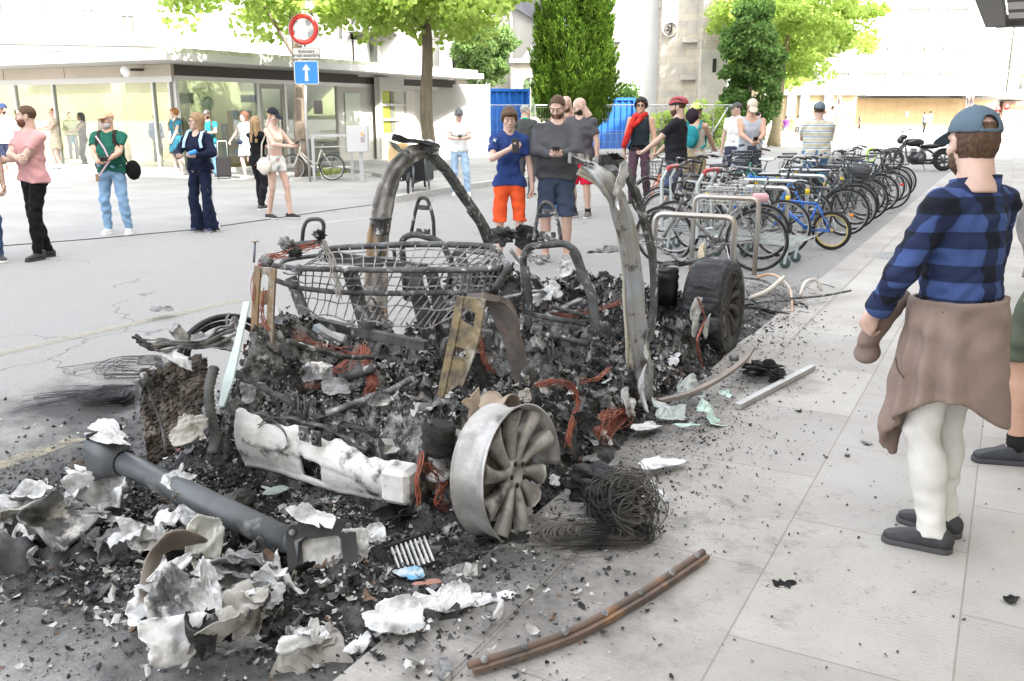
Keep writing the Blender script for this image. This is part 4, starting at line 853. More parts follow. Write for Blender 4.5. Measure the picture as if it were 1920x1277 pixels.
def hair_geo(kind, res, fem):
 def cut(P, c=-.016 if kind in ('mid', 'curly', 'long', 'bob') else -.002): return -(.77*P[..., 1]+.64*P[..., 2]-c)
 def base(P, o): 
  X = P.copy(); X[..., 0] = np.abs(X[..., 0])
  return np.maximum(ell_(P, (0, .022, .034), (.080+o, .099+o, .090+o)), cut(P))+.0035*noise3(P, 150, 1)
 def f(P):
  t = {'short': .001, 'mid': .016, 'bun': .006, 'long': .012, 'curly': .026, 'bald': -.001, 'tail': .006, 'bob': .018, 'hatshort': .003}[kind]
  d = base(P, t)
  X = P.copy(); X[..., 0] = np.abs(X[..., 0])
  if kind == 'bald': d = np.maximum(d, P[..., 2]-.045)
  if kind == 'hatshort': d = np.maximum(ell_(P, (0, .026, .01), (.081, .1, .11)), np.maximum(-(P[..., 1]-.012), P[..., 2]-.06))+.003*noise3(P, 150, 1); d = np.maximum(d, -(P[..., 2]+.085))
  if kind == 'curly': d = smin(d, ell_(X, (.075, .03, .02), (.04, .06, .06)), .02)+.010*noise3(P, 75, 2)
  if kind == 'mid': d = smin(d, np.maximum(ell_(P, (0, -.055, .075), (.075, .05, .035)), -(P[..., 2]-.045)), .015); d = smin(d, ell_(X, (.074, .0, .0), (.016, .035, .04)), .015)
  if kind == 'bun': d = smin(d, ell_(P, (0, .12, .045), (.035, .035, .035)), .01)
  if kind == 'tail': d = smin(d, cap_(P, (0, .11, .03), (0, .16, -.14), .03, .018), .02)
  if kind == 'bob': d = smin(d, np.maximum(cap_(X, (.072, .02, .02), (.078, .02, -.11), .03, .03), -(P[..., 1]+.035)), .02); d = smin(d, cap_(P, (0, .07, .0), (0, .07, -.11), .06, .05), .03)
  if kind == 'long':
   d = smin(d, cap_(X, (.070, .03, .02), (.085, .035, -.18), .026, .03), .02); d = smin(d, cap_(X, (.04, .085, .0), (.05, .11, -.34), .05, .035), .04)+.004*noise3(P*A3(3, 3, .5), 60, 3)
  return d
 z0 = -.42 if kind == 'long' else (-.2 if kind in ('bob', 'tail') else -.12)
 return surfnet(f, (-.15, -.15, z0), (.15, .21, .175), res)
def hat_geo(kind, res):
 if kind in ('cap', 'backcap'):
  s = 1
  def f(P):
   d = np.maximum(ell_(P, (0, .022, .038), (.090, .109, .098)), -(P[..., 2]-.034+.16*(P[..., 1]-.03)*1.0)); d = np.maximum(d, -(ell_(P, (0, .022, .030), (.083, .102, .088)))); d = np.maximum(d, -np.maximum(cap_(P, (0, .06, .052), (0, .2, .052), .030, .036), .034-P[..., 2]))
   b = ell_(P*A3(1, 1, 1)-A3(0, 0, 0), (0, -.118, .052), (.074, .074, .0075)); b2 = P.copy(); b2[..., 2] = P[..., 2]+P[..., 0]**2*3.2-(P[..., 1]+.1)*.28
   b = ell_(b2, (0, -.118, .052), (.074, .078, .008)); d = smin(d, b, .008)
   return smin(d, ell_(P, (0, .022, .137), (.009, .009, .005)), .002)+.0012*noise3(P, 60, 1)
  return surfnet(f, (-.12, -.21, 0), (.12, .16, .16), res)
 if kind == 'helmet':
  def f(P):
   d = np.maximum(ell_(P, (0, .02, .045), (.098, .138, .105)), -(P[..., 2]-.038-.25*np.abs(P[..., 1]-.02)*0-.02*np.cos(P[..., 1]*14)))
   X = P.copy(); X[..., 0] = np.abs(X[..., 0])
   for x0, x1 in ((.0, .0), (.036, .046), (.072, .082)):
    for y0, y1 in ((-.10, -.02), (.01, .09)): d = np.maximum(d, -cap_(X, (x0, y0, .10+.045-x0*.5-abs(y0+.0)*.28), (x1, y1, .15-x1*.6-abs(y1)*.30), .011))
   return d
  return surfnet(f, (-.12, -.15, 0), (.12, .19, .17), res)
def fit(V, M, o): return V@npm(M).T+np.array(o, np.float32)
def person(label, px, pf, ph, rot=0, sex='m', skin='fair', hair=('short', 'brown'), beard=None, hat=None, glasses=None, top=('tee', (.5, .5, .5)), bottom=('pants', (.03, .03, .04)), shoe=(.05, .05, .05), sole=None, arms='down', yaw=0, pitch=0, girth=1., belly=0., lean=0, feet=None, res=.016, phone=False, depth=None, z0=0., sock=None, mats=None, group=None, cat='person', head_scale=1., curl=.55, H=None, jac=None, extra=None, armL=None, armR=None, at=None, foot=0):
 """px: image column of the feet, pf: image row of the soles, ph: image row of the head top; rot 0 faces the camera"""
 loc = at or (G(px, pf, z0) if depth is None else Yp(px, pf, depth)); loc = Vector((loc.x, loc.y, z0))
 if H is None: H = Yp(px, ph, loc.y).z-z0
 hh = 1.775 if hat else 1.76
 s = H/hh; fem = sex == 'f'; root = empty('person', label, cat, group)
 R = rotm(0); base = Vector((0, .0, .93)); TL = Matrix.Rotation(radians(lean), 3, 'X')
 def T(p): return base+TL@(Vector(p)-base)
 sh = (.172 if fem else .195)*(.62+.38*min(girth, 1.12))
 SR, SL = T((-sh+.012, .01, 1.408)), T((sh-.012, .01, 1.408)); NK = T((0, .015, 1.50)); HD = T((0, -.012, 1.635))
 pose = ARMS[arms]
 hr_, pr_ = pose[0]; hl_, pl_ = pose[1]
 if armR: hr_, pr_ = armR
 if armL: hl_, pl_ = armL
 tr = lambda q: T(q) if q[2] > .95 else Vector(q)
 ER, WR = ik(SR, tr(hr_), .285, .25, pr_); EL, WL = ik(SL, tr(hl_), .285, .25, pl_)
 fR, fL = feet or ((-.115, 0., 0.), (.115, .02, 0.))
 HR, HL = Vector((-.088, 0, .93)), Vector((.088, 0, .93)); kneepole = (0, -1, 0)
 AR = Vector((fR[0], fR[1], .085+fR[2])); AL = Vector((fL[0], fL[1], .085+fL[2]))
 KR, AR = ik(HR, AR, .435, .425, (-.15, -1, 0)); KL, AL = ik(HL, AL, .435, .425, (.15, -1, 0))
 g = girth*.99; b = belly; fq = 1.9 if res < .01 else 1.; fm = .55 if res < .01 else 1.
 prof = [(.80, .06, .06, 0), (.86, .145, .105, .01), (.95, .172 if not fem else .182, .118, .012), (1.05, .155 if not fem else .14, .108+b*.8, -b*.55), (1.15, .155 if not fem else .132, .108+b, -b*.7), (1.28, .170 if not fem else .150, .12+b*.4+(.012 if fem else 0), -.01-b*.2-(.012 if fem else 0)), (1.37, .168 if not fem else .146, .112, 0.), (1.43, .135 if not fem else .12, .088, .01), (1.50, .062, .058, .015)]
 pz = np.array([q[0] for q in prof]); pa = np.array([q[1] for q in prof])*g+(b*.5)*np.exp(-((pz-1.1)/.12)**2); pb = np.array([q[2] for q in prof])*(1+(g-1)*.8); pc = np.array([q[3] for q in prof])
 TI = npm(TL.inverted()); bs = np.array(base, np.float32)
 def torso(P, o=0., z0=.80, z1=1.50):
  Q = (P-bs)@TI.T+bs if lean else P
  z = Q[..., 2]; a = np.interp(z, pz, pa)+o; bb = np.interp(z, pz, pb)+o; c = np.interp(z, pz, pc)
  k = np.sqrt((Q[..., 0]/a)**2+((Q[..., 1]-c)/bb)**2); d = (k-1)*np.minimum(a, bb)
  return np.maximum(d, np.maximum(z0-z, z-z1)), Q
 g1 = .5+.5*g
 def f_body(P):
  d, Q = torso(P, 0, .84)
  for S_, E_, W_ in ((SR, ER, WR), (SL, EL, WL)):
   d = smin(d, cap_(P, S_, E_, .052*g1, .040*g1), .035); d = np.minimum(d, cap_(P, E_, W_, .040*g1, .027)); d = smin(d, cap_(P, E_, (E_+(W_-E_)*.35), .040*g1, .041*g1), .01)
  d = smin(d, cap_(P, NK, NK+(HD-NK)*.6, .055 if fem else .062, .050 if fem else .056), .03)
  for A_, K_, F_ in ((HR, KR, AR), (HL, KL, AL)):
   d = smin(d, cap_(P, A_, K_, .085*g1, .056*g1), .02); d = smin(d, cap_(P, K_, F_, .053*g1, .038), .012); C_ = K_+(F_-K_)*.3+Vector((0, .014, 0)); d = smin(d, cap_(P, C_, C_+(F_-K_)*.18, .052*g1, .045*g1), .02)
   d = smin(d, cap_(P, F_, F_+Vector((0, -.03, -.03)), .035, .035), .02)
  return d
 allp = [SR, SL, ER, EL, WR, WL, KR, KL, AR, AL, HD]; lo = [min(p[i] for p in allp)-.16 for i in range(3)]; hi = [max(p[i] for p in allp)+.16 for i in range(3)]
 lo[0] = min(lo[0], -.27*g-b); hi[0] = max(hi[0], .27*g+b); lo[1] = min(lo[1], -.2*g-2*b); hi[1] = max(hi[1], .2*g+b); lo[2] = -.02
 V, F = surfnet(f_body, lo, (hi[0], hi[1], 1.60), res)
 Vs = [V]; Fs = [F]; n0 = len(V)
 hres = max(.0045, res*.45); head = hres
 HM_ = rotm(yaw, pitch+lean*.3)
 hs_ = head_scale*1.0
 V2, F2 = head_geo(max(.005, res*.5), fem); Vs.append(fit(V2*hs_, HM_, HD)); Fs.append(F2+n0); n0 += len(V2)
 for S_, E_, W_, mir, pole in ((SR, ER, WR, 1, pr_), (SL, EL, WL, -1, pl_)):
  f_ = (W_-E_).normalized()
  if arms in ('phone', 'lowphone', 'phone1', 'push') and W_.z > 1.0: n_ = Vector((0, .2, 1.)) if arms != 'phone1' else Vector((0, .9, .3))
  elif arms == 'crossed': n_ = Vector((0, .8, .1))
  else: n_ = Vector((-mir*-1*.8, .5, 0))
  if W_.z < .95: n_ = Vector((mir*.9, -.0, 0)); 
  y = (n_-f_*n_.dot(f_)).normalized(); x = y.cross(f_); M = Matrix((x, y, f_)).transposed()
  want = Vector((0, -1, .0)) if W_.z < .95 else (Vector((0, 0, 1)) if arms == 'crossed' else Vector((-mir*-1, -.2, .3)))
  mm = 1 if x.dot(want) > 0 else -1
  V2, F2 = hand_geo(max(.0055, res*.5), curl if W_.z < .95 else curl*1.1, mirror=mm); 
  Vs.append(fit(V2, M, W_)); Fs.append(F2+n0); n0 += len(V2)
 SM = skinmat(skin); M_ = mats or {}
 def part(name, VF, m, sm=True):
  V, F = VF
  if len(V) == 0: return None
  return mkmesh(name, V*s, F, m, root, smooth=sm)
 body = mkmesh('body', np.concatenate(Vs)*s, np.concatenate(Fs), SM, root, smooth=True)
 if res < .022:
  for sx in (-1, 1):
   mb = MB(); mb.blob((sx*.031, -.0835, .0055), (.0085, .005, .0052), n=1, amp=0); mb.blob((sx*.031, -.0875, .0055), (.0042, .003, .0044), n=1, amp=0, mi=1)
   v = fit(np.array(mb.v, np.float32)*hs_, HM_, HD)*s; mkmesh('eye', v, mb.f, [mat('eye_white', (.55, .52, .5), rough=.3), mat('eye_iris', (.03, .02, .015), rough=.2)], root, mb.m, True)
  mb = MB()
  for sx in (-1, 1): mb.tube([(sx*.013, -.0945, .0245), (sx*.03, -.0905, .030), (sx*.047, -.079, .0255)], [.0025, .0035, .002], 6)
  mkmesh('eyebrows', fit(np.array(mb.v, np.float32)*hs_, HM_, HD)*s, mb.f, hairmat(beard or (hair or (0,'brown'))[1]), root, smooth=True)
  mb = MB(); mb.blob((0, -.0955, -.0615), (.022, .0032, .0062), n=1, amp=0.); mkmesh('lips', fit(np.array(mb.v, np.float32)*hs_, HM_, HD)*s, mb.f, mat('lip', (.42, .17, .14), rough=.4), root, smooth=True)
 if hair:
  part('hair', (lambda VF: (fit(VF[0]*hs_, HM_, HD), VF[1]))(hair_geo(hair[0], max(.006, res*.5), fem)), hairmat(hair[1]))
 if beard:
  def fb(P):
   d = ell_(P, (0, -.024, -.056), (.066, .074, .072)); d = np.maximum(d, P[..., 2]+.030+.9*np.maximum(0, -.055-P[..., 1])*.5-.5*np.maximum(0, P[..., 1]+.03)); d = np.maximum(d, P[..., 1]-.025)
   d = np.maximum(d, -ell_(P, (0, -.10, -.061), (.021, .03, .008))); return np.maximum(d, -ell_(P, (0, -.105, -.015), (.03, .03, .028)))+.0025*noise3(P, 170, 2)
  part('beard', (lambda VF: (fit(VF[0]*hs_, HM_, HD), VF[1]))(surfnet(fb, (-.09, -.12, -.15), (.09, .04, .01), max(.005, res*.42))), hairmat(beard))
 if hat:
  kd, hc = hat[0], hat[1]; VF = hat_geo('cap' if kd == 'backcap' else kd, max(.005, res*.42)); HMh = HM_@Matrix.Rotation(pi, 3, 'Z') if kd == 'backcap' else HM_
  off = Vector((0, 0, 0)); o = part('helmet' if kd == 'helmet' else 'cap', (fit(VF[0]*hs_, HMh, HD+HMh@off), VF[1]), cloth('hat%02x%02x%02x' % tuple(int(q*255) for q in hc), hc, rough=.35 if kd == 'helmet' else .85, bump=.1, spec=.5 if kd == 'helmet' else .2))
  if kd == 'helmet':
   V2, F2 = surfnet(lambda P: np.maximum(ell_(P, (0, .02, .045), (.090, .130, .095)), -(P[..., 2]-.03)), (-.11, -.13, 0), (.11, .17, .15), .01)
   mkmesh('padding', fit(V2*hs_, HMh, HD)*s, F2, mat('helmet_liner', (.02, .02, .022), rough=.8), o, smooth=True)
   mb = MB(); mb.tube([(-.088, .0, .05), (-.075, -.02, -.04), (-.03, -.062, -.115), (.03, -.062, -.115), (.075, -.02, -.04), (.088, .0, .05)], .005, 5)
   mkmesh('strap', fit(np.array(mb.v, np.float32)*hs_, HM_, HD)*s, mb.f, mat('strap_black', (.02, .02, .02)), o)
 if glasses:
  mb = MB(); dk = glasses == 'sun'
  for sx in (-1, 1):
   c = Vector((sx*.033, -.099, .004))
   if dk: mb.blob(c, (.027, .004, .019), n=1, amp=0)
   else: mb.tube([c+Vector((cos(a)*.026, 0, sin(a)*.019)) for a in [2*pi*k/14 for k in range(14)]], .0016, 5, closed=True)
   mb.tube([c+Vector((sx*.026, 0, .008)), (sx*.083, -.04, .01), (sx*.085, .01, .0)], .0018, 5)
  mb.tube([(-.008, -.101, .008), (.008, -.101, .008)], .0018, 5)
  mkmesh('sunglasses' if dk else 'glasses', fit(np.array(mb.v, np.float32)*hs_, HM_, HD)*s, mb.f, mat('frame_black', (.02, .018, .018), rough=.25), root, smooth=True)
 tk, tc_ = top[0], top[1]; TM = top[2] if len(top) > 2 else cloth('t%02x%02x%02x' % tuple(int(min(.99, q)*255) for q in tc_), tc_)
 seed = (px*7.3+pf) % 6
 hem = {'tee': .90, 'long': .90, 'polo': .90, 'tank': .92, 'dress': .62, 'crop': 1.12, 'shirt': .90, 'vneck': .92}[tk] if len(top) < 4 else top[3]
 oo = .016 if tk not in ('tank', 'crop') else .008; slv = {'tee': .62, 'polo': .66, 'long': 2, 'shirt': 2, 'vneck': 2, 'tank': 0, 'dress': .35, 'crop': 0}[tk]
 if tk in ('long', 'vneck'): oo = .02
 def f_top(P):
  d, Q = torso(P, oo, min(.84, hem), 1.475 if slv else 1.43)
  if hem < .84:
   z = P[..., 2]; t = np.clip((.95-z)/.35, 0, 1); k = np.sqrt((P[..., 0]/(.19*g+.05*t))**2+(P[..., 1]/(.13+.04*t))**2)-1; d = smin(d, np.maximum(k*.13, z-.98), .02)
  if slv:
   for S_ in (SR, SL): d = smin(d, cap_(P, T((0, .015, 1.462)), S_+Vector((0, 0, -.012)), .050+oo*.6, .050+oo*.6), .03)
  if hem < .95:
   for A_, K_ in ((HR, KR), (HL, KL)): d = smin(d, cap_(P, A_, K_, (.092*g1*1.06)+oo*.8+.012, .075*g1+oo+.014), .03)
  for S_, E_, W_ in ((SR, ER, WR), (SL, EL, WL)):
   if slv:
    e = S_+(E_-S_)*min(1, slv) if slv < 1 else E_
    q = cap_(P, S_, E_, .056*g1+oo*.55, .051*g1+oo*.7)
    if slv < 1: dd = (E_-S_).normalized(); q = np.maximum(q, (P-np.array(e, np.float32))@np.array(dd, np.float32))
    d = smin(d, q, .03)
    if slv > 1: d = smin(d, cap_(P, E_, W_-(W_-E_)*.04, .050*g1+oo*.5, .034+oo*.4), .012)
   else:
    st = T((S_.x*.62, .0, 1.46)); d = smin(d, cap_(P, T((S_.x*.66, -.05, 1.40)), st, .022, .022), .02); d = smin(d, cap_(P, st, T((S_.x*.66, .07, 1.40)), .022, .022), .02)
  if slv and tk != 'polo': d = np.maximum(d, -ell_((P-bs)@TI.T+bs if lean else P, (0, -.06, 1.52), (.062, .085, .065 if tk != 'vneck' else .10)))
  if tk == 'vneck': d = np.maximum(d, -cap_(P, T((0, -.14, 1.46)), T((0, -.14, 1.36)), .035, .008))
  if not slv: d = np.maximum(d, -ell_(P, T((0, -.09, 1.46)), (.075, .08, .085)))
  d = np.maximum(d, hem-P[..., 2]+.01*np.sin(P[..., 0]*15+seed))
  return d+fold(P, fm*(.0085 if tk not in ('tank', 'crop') else .003), fq, seed)+crease(P, res)
 l2 = list(lo); l2[2] = min(hem, min(ER.z, EL.z, WR.z, WL.z) if slv > 1 else hem)-.06
 TO = part('dress' if tk == 'dress' else ('tank_top' if tk in ('tank', 'crop') else 'shirt'), surfnet(f_top, l2, (hi[0], hi[1], 1.56), res*.9), TM)
 if bottom:
  bk, bc = bottom[0], bottom[1]; BM = bottom[2] if len(bottom) > 2 else cloth('b%02x%02x%02x' % tuple(int(q*255) for q in bc), bc, rough=.9)
  cz = {'pants': .07, 'jeans': .08, 'wide': .035, 'shorts': .50, 'long_shorts': .44, 'hot': .77, 'skirt': .55, 'capri': .33, 'baggy': .09, 'skinny': .10}[bk]; wd = {'pants': 1., 'jeans': 1., 'wide': 1.0, 'shorts': 1.25, 'long_shorts': 1.25, 'hot': 1.12, 'skirt': 1, 'capri': 1.15, 'baggy': 1.25, 'skinny': .85}[bk]
  def f_bot(P):
   d, Q = torso(P, .010, .84, 1.02)
   for A_, K_, F_ in ((HR, KR, AR), (HL, KL, AL)):
    d = smin(d, cap_(P, A_, K_, .096*g1*(.75+.25*wd), .060*g1*wd+.013), .022)
    r2 = {'wide': .115, 'jeans': .058, 'pants': .056, 'baggy': .066, 'skinny': .05}.get(bk, .062*wd)
    d = smin(d, cap_(P, K_, F_+Vector((0, 0, -.02)), .060*g1*wd+.013, r2), .015)
    if bk not in ('hot', 'shorts', 'long_shorts', 'skirt'): C_ = K_+(F_-K_)*.3+Vector((0, .014, 0)); d = smin(d, cap_(P, C_, C_+(F_-K_)*.2, .066*g1, .060*g1), .03)
   d = np.maximum(d, np.maximum(cz-P[..., 2]+.006*np.sin(P[..., 0]*25+seed), P[..., 2]-1.03))
   return d+fold(P, (.0035 if fm < 1 else .008), 1.1, seed+2)+crease(P, res)*1.3
  l2 = list(lo); l2[2] = cz-.05; TB = part({'shorts': 'shorts', 'long_shorts': 'shorts', 'hot': 'shorts', 'skirt': 'skirt'}.get(bk, 'trousers'), surfnet(f_bot, l2, (hi[0], hi[1], 1.06), res*.9), BM)
 so_ = mat('sole%02x' % int((sole or (.6, .6, .58))[0]*255), sole or (.6, .6, .58), rough=.8); SH_ = mat('shoe%02x%02x%02x' % tuple(int(q*255) for q in shoe), shoe, tuple(q*.7 for q in shoe), 30, rough=.7, bump=.2, bscale=150)
 for A_, sx in ((AR, -1), (AL, 1)):
  ang = radians(9*sx+foot); zf = A_.z-.085
  def f_sh(P):
   d = cap_(P, (0, .035, .045), (0, -.15, .032), .043, .038); d = smin(d, cap_(P, (0, .035, .05), (0, -.04, .07), .038, .036), .03); d = np.maximum(d, P[..., 2]-.098-.3*(P[..., 1]))
   return np.maximum(d, .018-P[..., 2])
  rs = max(.006, res*.5); M = Matrix.Rotation(ang, 3, 'Z'); o_ = Vector((A_.x, A_.y+.0, zf))
  V2, F2 = surfnet(f_sh, (-.07, -.21, 0), (.07, .1, .14), rs); shh = part('shoe', (fit(V2, M, o_), F2), SH_)
  def f_so(P):
   d = cap_(P*A3(1, 1, 0), (0, .035, 0), (0, -.152, 0), .046, .042); return np.maximum(d, np.abs(P[..., 2]-.012)-.013)
  V2, F2 = surfnet(f_so, (-.07, -.22, -.02), (.07, .1, .04), rs); mkmesh('sole', fit(V2, M, o_)*s, F2, so_, shh or root, smooth=False)
  if sock:
   mb = MB(); mb.tube([A_+Vector((0, 0, -.03)), A_+(( KR if sx < 0 else KL)-A_).normalized()*.06], .045, 12); mkmesh('sock', np.array(mb.v, np.float32)*s, mb.f, cloth('sock%02x' % int(sock[0]*255), sock), root, smooth=True)
 root.location = loc; root.rotation_euler = (0, 0, radians(rot))
 J = dict(root=root, s=s, SR=SR, SL=SL, ER=ER, EL=EL, WR=WR, WL=WL, HD=HD, HM=HM_, NK=NK, T=T, AR=AR, AL=AL, rot=rot, loc=loc, KR=KR, KL=KL, top=TO)
 if phone:
  c = (WR+WL)/2 if arms in ('phone', 'lowphone') else WR
  f_ = (WR-ER).normalized() if arms == 'phone1' else Vector((0, -1, 0))
  c = c+f_*.075+Vector((0, .0, .035)) if arms != 'phone1' else c+f_*.07+Vector((0, -.02, .0))
  tilt = rotm(0, -35) if arms != 'phone1' else rotm(0, -100+85)
  prop(J, 'mobile_phone', [('box', c, (.075, .15, .010) if arms != 'phone1' else (.075, .010, .155), tilt, .003)], mat('phone_black', (.012, .012, .014), rough=.15), 'black mobile phone held by the '+' '.join(label.split(' with ')[0].split(',')[0].split()[:9]), 'phone')
 return J
def wpt(J, p):
 return J['root'].location+Matrix.Rotation(radians(J['rot']), 3, 'Z')@(Vector(p)*J['s'])
def prop(J, name, shapes, m, label=None, cat=None, parent=None, smooth=None):
 """shape in figure space; label given: a thing of its own at the place it is held, else a child of the person"""
 mb = MB()
 for q in shapes:
  if q[0] == 'box': mb.box(q[1], q[2], q[3] if len(q) > 3 else None, bev=q[4] if len(q) > 4 else 0)
  elif q[0] == 'tube': mb.tube(q[1], q[2], q[3] if len(q) > 3 else 8)
  elif q[0] == 'blob': mb.blob(q[1], q[2], seed=3, amp=q[3] if len(q) > 3 else .06, n=2)
  elif q[0] == 'band': mb.bar(q[1], q[2], q[3], up=q[4] if len(q) > 4 else (0, 0, 1))
  elif q[0] == 'lathe': mb.lathe(*q[1:])
 if label:
  Rz = Matrix.Rotation(radians(J['rot']), 3, 'Z'); mb.v = [tuple(J['root'].location+Rz@(Vector(v)*J['s'])) for v in mb.v]
  o = mb.build(name, m, None, smooth); tag(o, label, cat); settle(o); return o
 mb.v = [tuple(Vector(v)*J['s']) for v in mb.v]
 return mb.build(name, m, parent or J['root'], smooth)
# ================================================================ THE PEOPLE
NAVY = (.007, .011, .03); JEAN = (.13, .23, .38); BLK = (.005, .005, .006)
def backpack(J, c, w=.30, h=.42, d=.17, straps=True, strapcol=None):
 m = cloth('pack%02x%02x%02x' % tuple(int(q*255) for q in c), c)
 T = J['T']
 o = prop(J, 'backpack', [('blob', T((0, .125+d/2, 1.24)), (w/2, d/2, h/2), .04), ('blob', T((0, .15+d*.9, 1.16)), (w*.38, d*.25, h*.24), .04)], m, smooth=True)
 if straps:
  sm = cloth('strap%02x%02x' % (int((strapcol or c)[0]*255), int((strapcol or c)[2]*255)), strapcol or c)
  for sx in (-1, 1): prop(J, 'shoulder_strap', [('band', [T((sx*.105, .13, 1.36)), T((sx*.105, .06, 1.49)), T((sx*.105, -.03, 1.49)), T((sx*.115, -.14, 1.36)), T((sx*.13, -.145, 1.22)), T((sx*.165, -.05, 1.1)), T((sx*.15, .1, 1.06))], .045, .014, (sx*.2, -1, .6))], sm, parent=o)
 return o
def crowd():
 P = person
 P('bearded man in a pink shirt and black trousers with folded arms at the left', 82, 484, 197, rot=-28, skin='fair', hair=('short', 'brown'), beard='auburn', top=('tee', (.52, .28, .275)), bottom=('pants', BLK), shoe=(.02, .02, .02), sole=(.03, .03, .03), arms='crossed', yaw=-38, girth=1.04, belly=.01, feet=((-.04, .10, 0), (.09, -.12, 0)), res=.013)
 J = P('white-bearded man in green shirt and orange cap holding a small camera', 222, 438, 207, rot=5, skin='tan', hair=('short', 'white'), beard='white', hat=('cap', (.62, .36, .22)), glasses='clear', top=('tee', (.014, .10, .07)), bottom=('jeans', (.19, .31, .46)), shoe=(.72, .74, .74), sole=(.8, .8, .8), arms='lowphone', yaw=-22, girth=1.14, belly=.055, feet=((-.13, .0, 0), (.17, -.04, 0)), res=.013)
 backpack(J, (.02, .02, .022), strapcol=(.03, .025, .02)); T = J['T']
 prop(J, 'strap', [('band', [T((-.12, -.16, 1.42)), T((.0, -.22, 1.25)), T((.07, -.25, 1.08)), T((-.12, -.2, .86))], .022, .006, (0, -1, .1))], cloth('lanyard', (.55, .4, .45)))
 prop(J, 'shoulder_bag', [('blob', (.31, -.02, .93), (.115, .055, .14), .05), ('tube', [(.26, -.06, 1.02), (.2, -.16, 1.25), (.1, -.12, 1.44)], .010)], cloth('bag_black', BLK), smooth=True)
 prop(J, 'lanyard_pass', [('box', (-.155, -.17, .83), (.055, .02, .11), None, .004), ('tube', [(-.155, -.175, .89), (-.12, -.2, 1.0)], .004)], mat('pass', (.25, .16, .1)))
 c = (J['WR']+J['WL'])/2+Vector((.06, -.1, .03))
 prop(J, 'camera', [('box', c, (.10, .045, .065), None, .008), ('lathe', [(0, 0), (.024, 0), (.026, .05), (.02, .05)], c, (0, -1, .1), 14), ('tube', [c+Vector((.05, 0, 0)), c+Vector((.11, -.03, .06)), c+Vector((.14, -.04, .09))], .008), ('blob', c+Vector((.15, -.04, .10)), (.022, .018, .018))], mat('camera_black', (.02, .02, .02), rough=.35), 'small black camera in the hands of the white-bearded man', 'camera')
 J = P('woman in a navy blouse and wide striped trousers holding a phone and a blue can', 385, 434, 212, rot=-14, sex='f', skin='fair', hair=('bob', 'long_blond'), glasses='clear', top=('vneck', NAVY, None, .86) if False else ('vneck', NAVY), bottom=('wide', (.008, .013, .035)), shoe=(.04, .05, .09), sole=(.3, .3, .3), yaw=-35, arms='phone', armR=((-.13, -.33, 1.14), (-1, .2, -.8)), armL=((.14, -.31, 1.15), (1, .2, -.8)), girth=1.07, belly=.02, feet=((-.10, 0, 0), (.12, .0, 0)), res=.013)
 T = J['T']; WRf = J['WR']
 prop(J, 'mobile_phone', [('box', WRf+Vector((-.01, -.09, .04)), (.075, .15, .01), rotm(0, -20), .003)], mat('phone_black', (.012, .012, .014), rough=.15), 'black phone in the right hand of the navy-clad woman', 'phone')
 c = J['WL']+Vector((.0, -.07, .05)); prop(J, 'drink_can', [('lathe', [(0, -.06), (.028, -.06), (.032, -.05), (.032, .05), (.028, .06), (0, .06)], c, (1, .15, .35), 16)], mat('can_blue', (.03, .22, .62), rough=.35), 'bright blue can held by the navy-clad woman', 'can')
 for sx in (-1, 1): prop(J, 'shoulder_strap', [('band', [T((sx*.11, .1, 1.42)), T((sx*.115, .03, 1.515)), T((sx*.12, -.06, 1.49)), T((sx*.13, -.155, 1.36)), T((sx*.15, -.16, 1.26))], .045, .012, (0, -1, .5))], cloth('pale_strap', (.38, .55, .68)))
 prop(J, 'side_stripe', [('band', [(.185, -.0, .88), (.20, -.01, .7), (.178, -.02, .5), (.20, .0, .25), (.235, .02, .05)], .02, .02, (1, 0, 0))], cloth('stripe_white', (.75, .75, .75)))
 J = P('man in a grey cap and teal shirt standing behind the navy-clad woman', 397, 333, 205, rot=10, skin='tan', hair=('short', 'dark'), beard='dark', hat=('cap', (.22, .20, .21)), top=('tee', (.02, .18, .24)), bottom=('jeans', JEAN), arms='phone', yaw=-20, res=.02); backpack(J, (.06, .055, .04))
 P('man in a navy cap and white shirt partly behind the pink-shirted man', 24, 345, 193, rot=-20, skin='tan', hair=('short', 'dark'), beard='dark', hat=('cap', (.02, .035, .09)), top=('long', (.75, .77, .8)), bottom=('shorts', (.02, .025, .05)), shoe=(.7, .7, .7), yaw=30, res=.018, arms='hips')
 J = P('woman with tied-up hair in a patterned tan dress against the shop glass', 112, 319, 203, rot=-50, sex='f', skin='pink', hair=('bun', 'ginger'), glasses='clear', top=('dress', (.46, .40, .30), cloth('patterned_dress', (.50, .44, .34), (.25, .22, .16), scale=40)), bottom=None, shoe=(.05, .06, .08), arms='phone', res=.02, z0=0.)
 J = P('long-haired woman in a black top and black cargo trousers with a blue bottle', 162, 319, 211, rot=-60, sex='f', skin='tan', hair=('long', 'dark'), top=('tank', BLK), bottom=('pants', (.02, .02, .023)), shoe=(.08, .08, .09), sole=(.5, .5, .5), arms='phone', res=.02)
 prop(J, 'bottle', [('lathe', [(0, -.12), (.035, -.12), (.037, .06), (.015, .09), (.015, .12), (0, .12)], (-.12, -.28, .97), (0, 0, 1), 14)], mat('bottle_blue', (.05, .45, .75), rough=.3), 'bright blue drinking bottle hanging from the long-haired woman\'s hand', 'bottle')
 prop(J, 'mobile_phone', [('box', (J['WR']+J['WL'])/2+Vector((0, -.08, .05)), (.07, .14, .01), rotm(0, -30), .003)], mat('phone_black', (.012, .012, .014)), 'dark phone of the long-haired woman in black', 'phone')
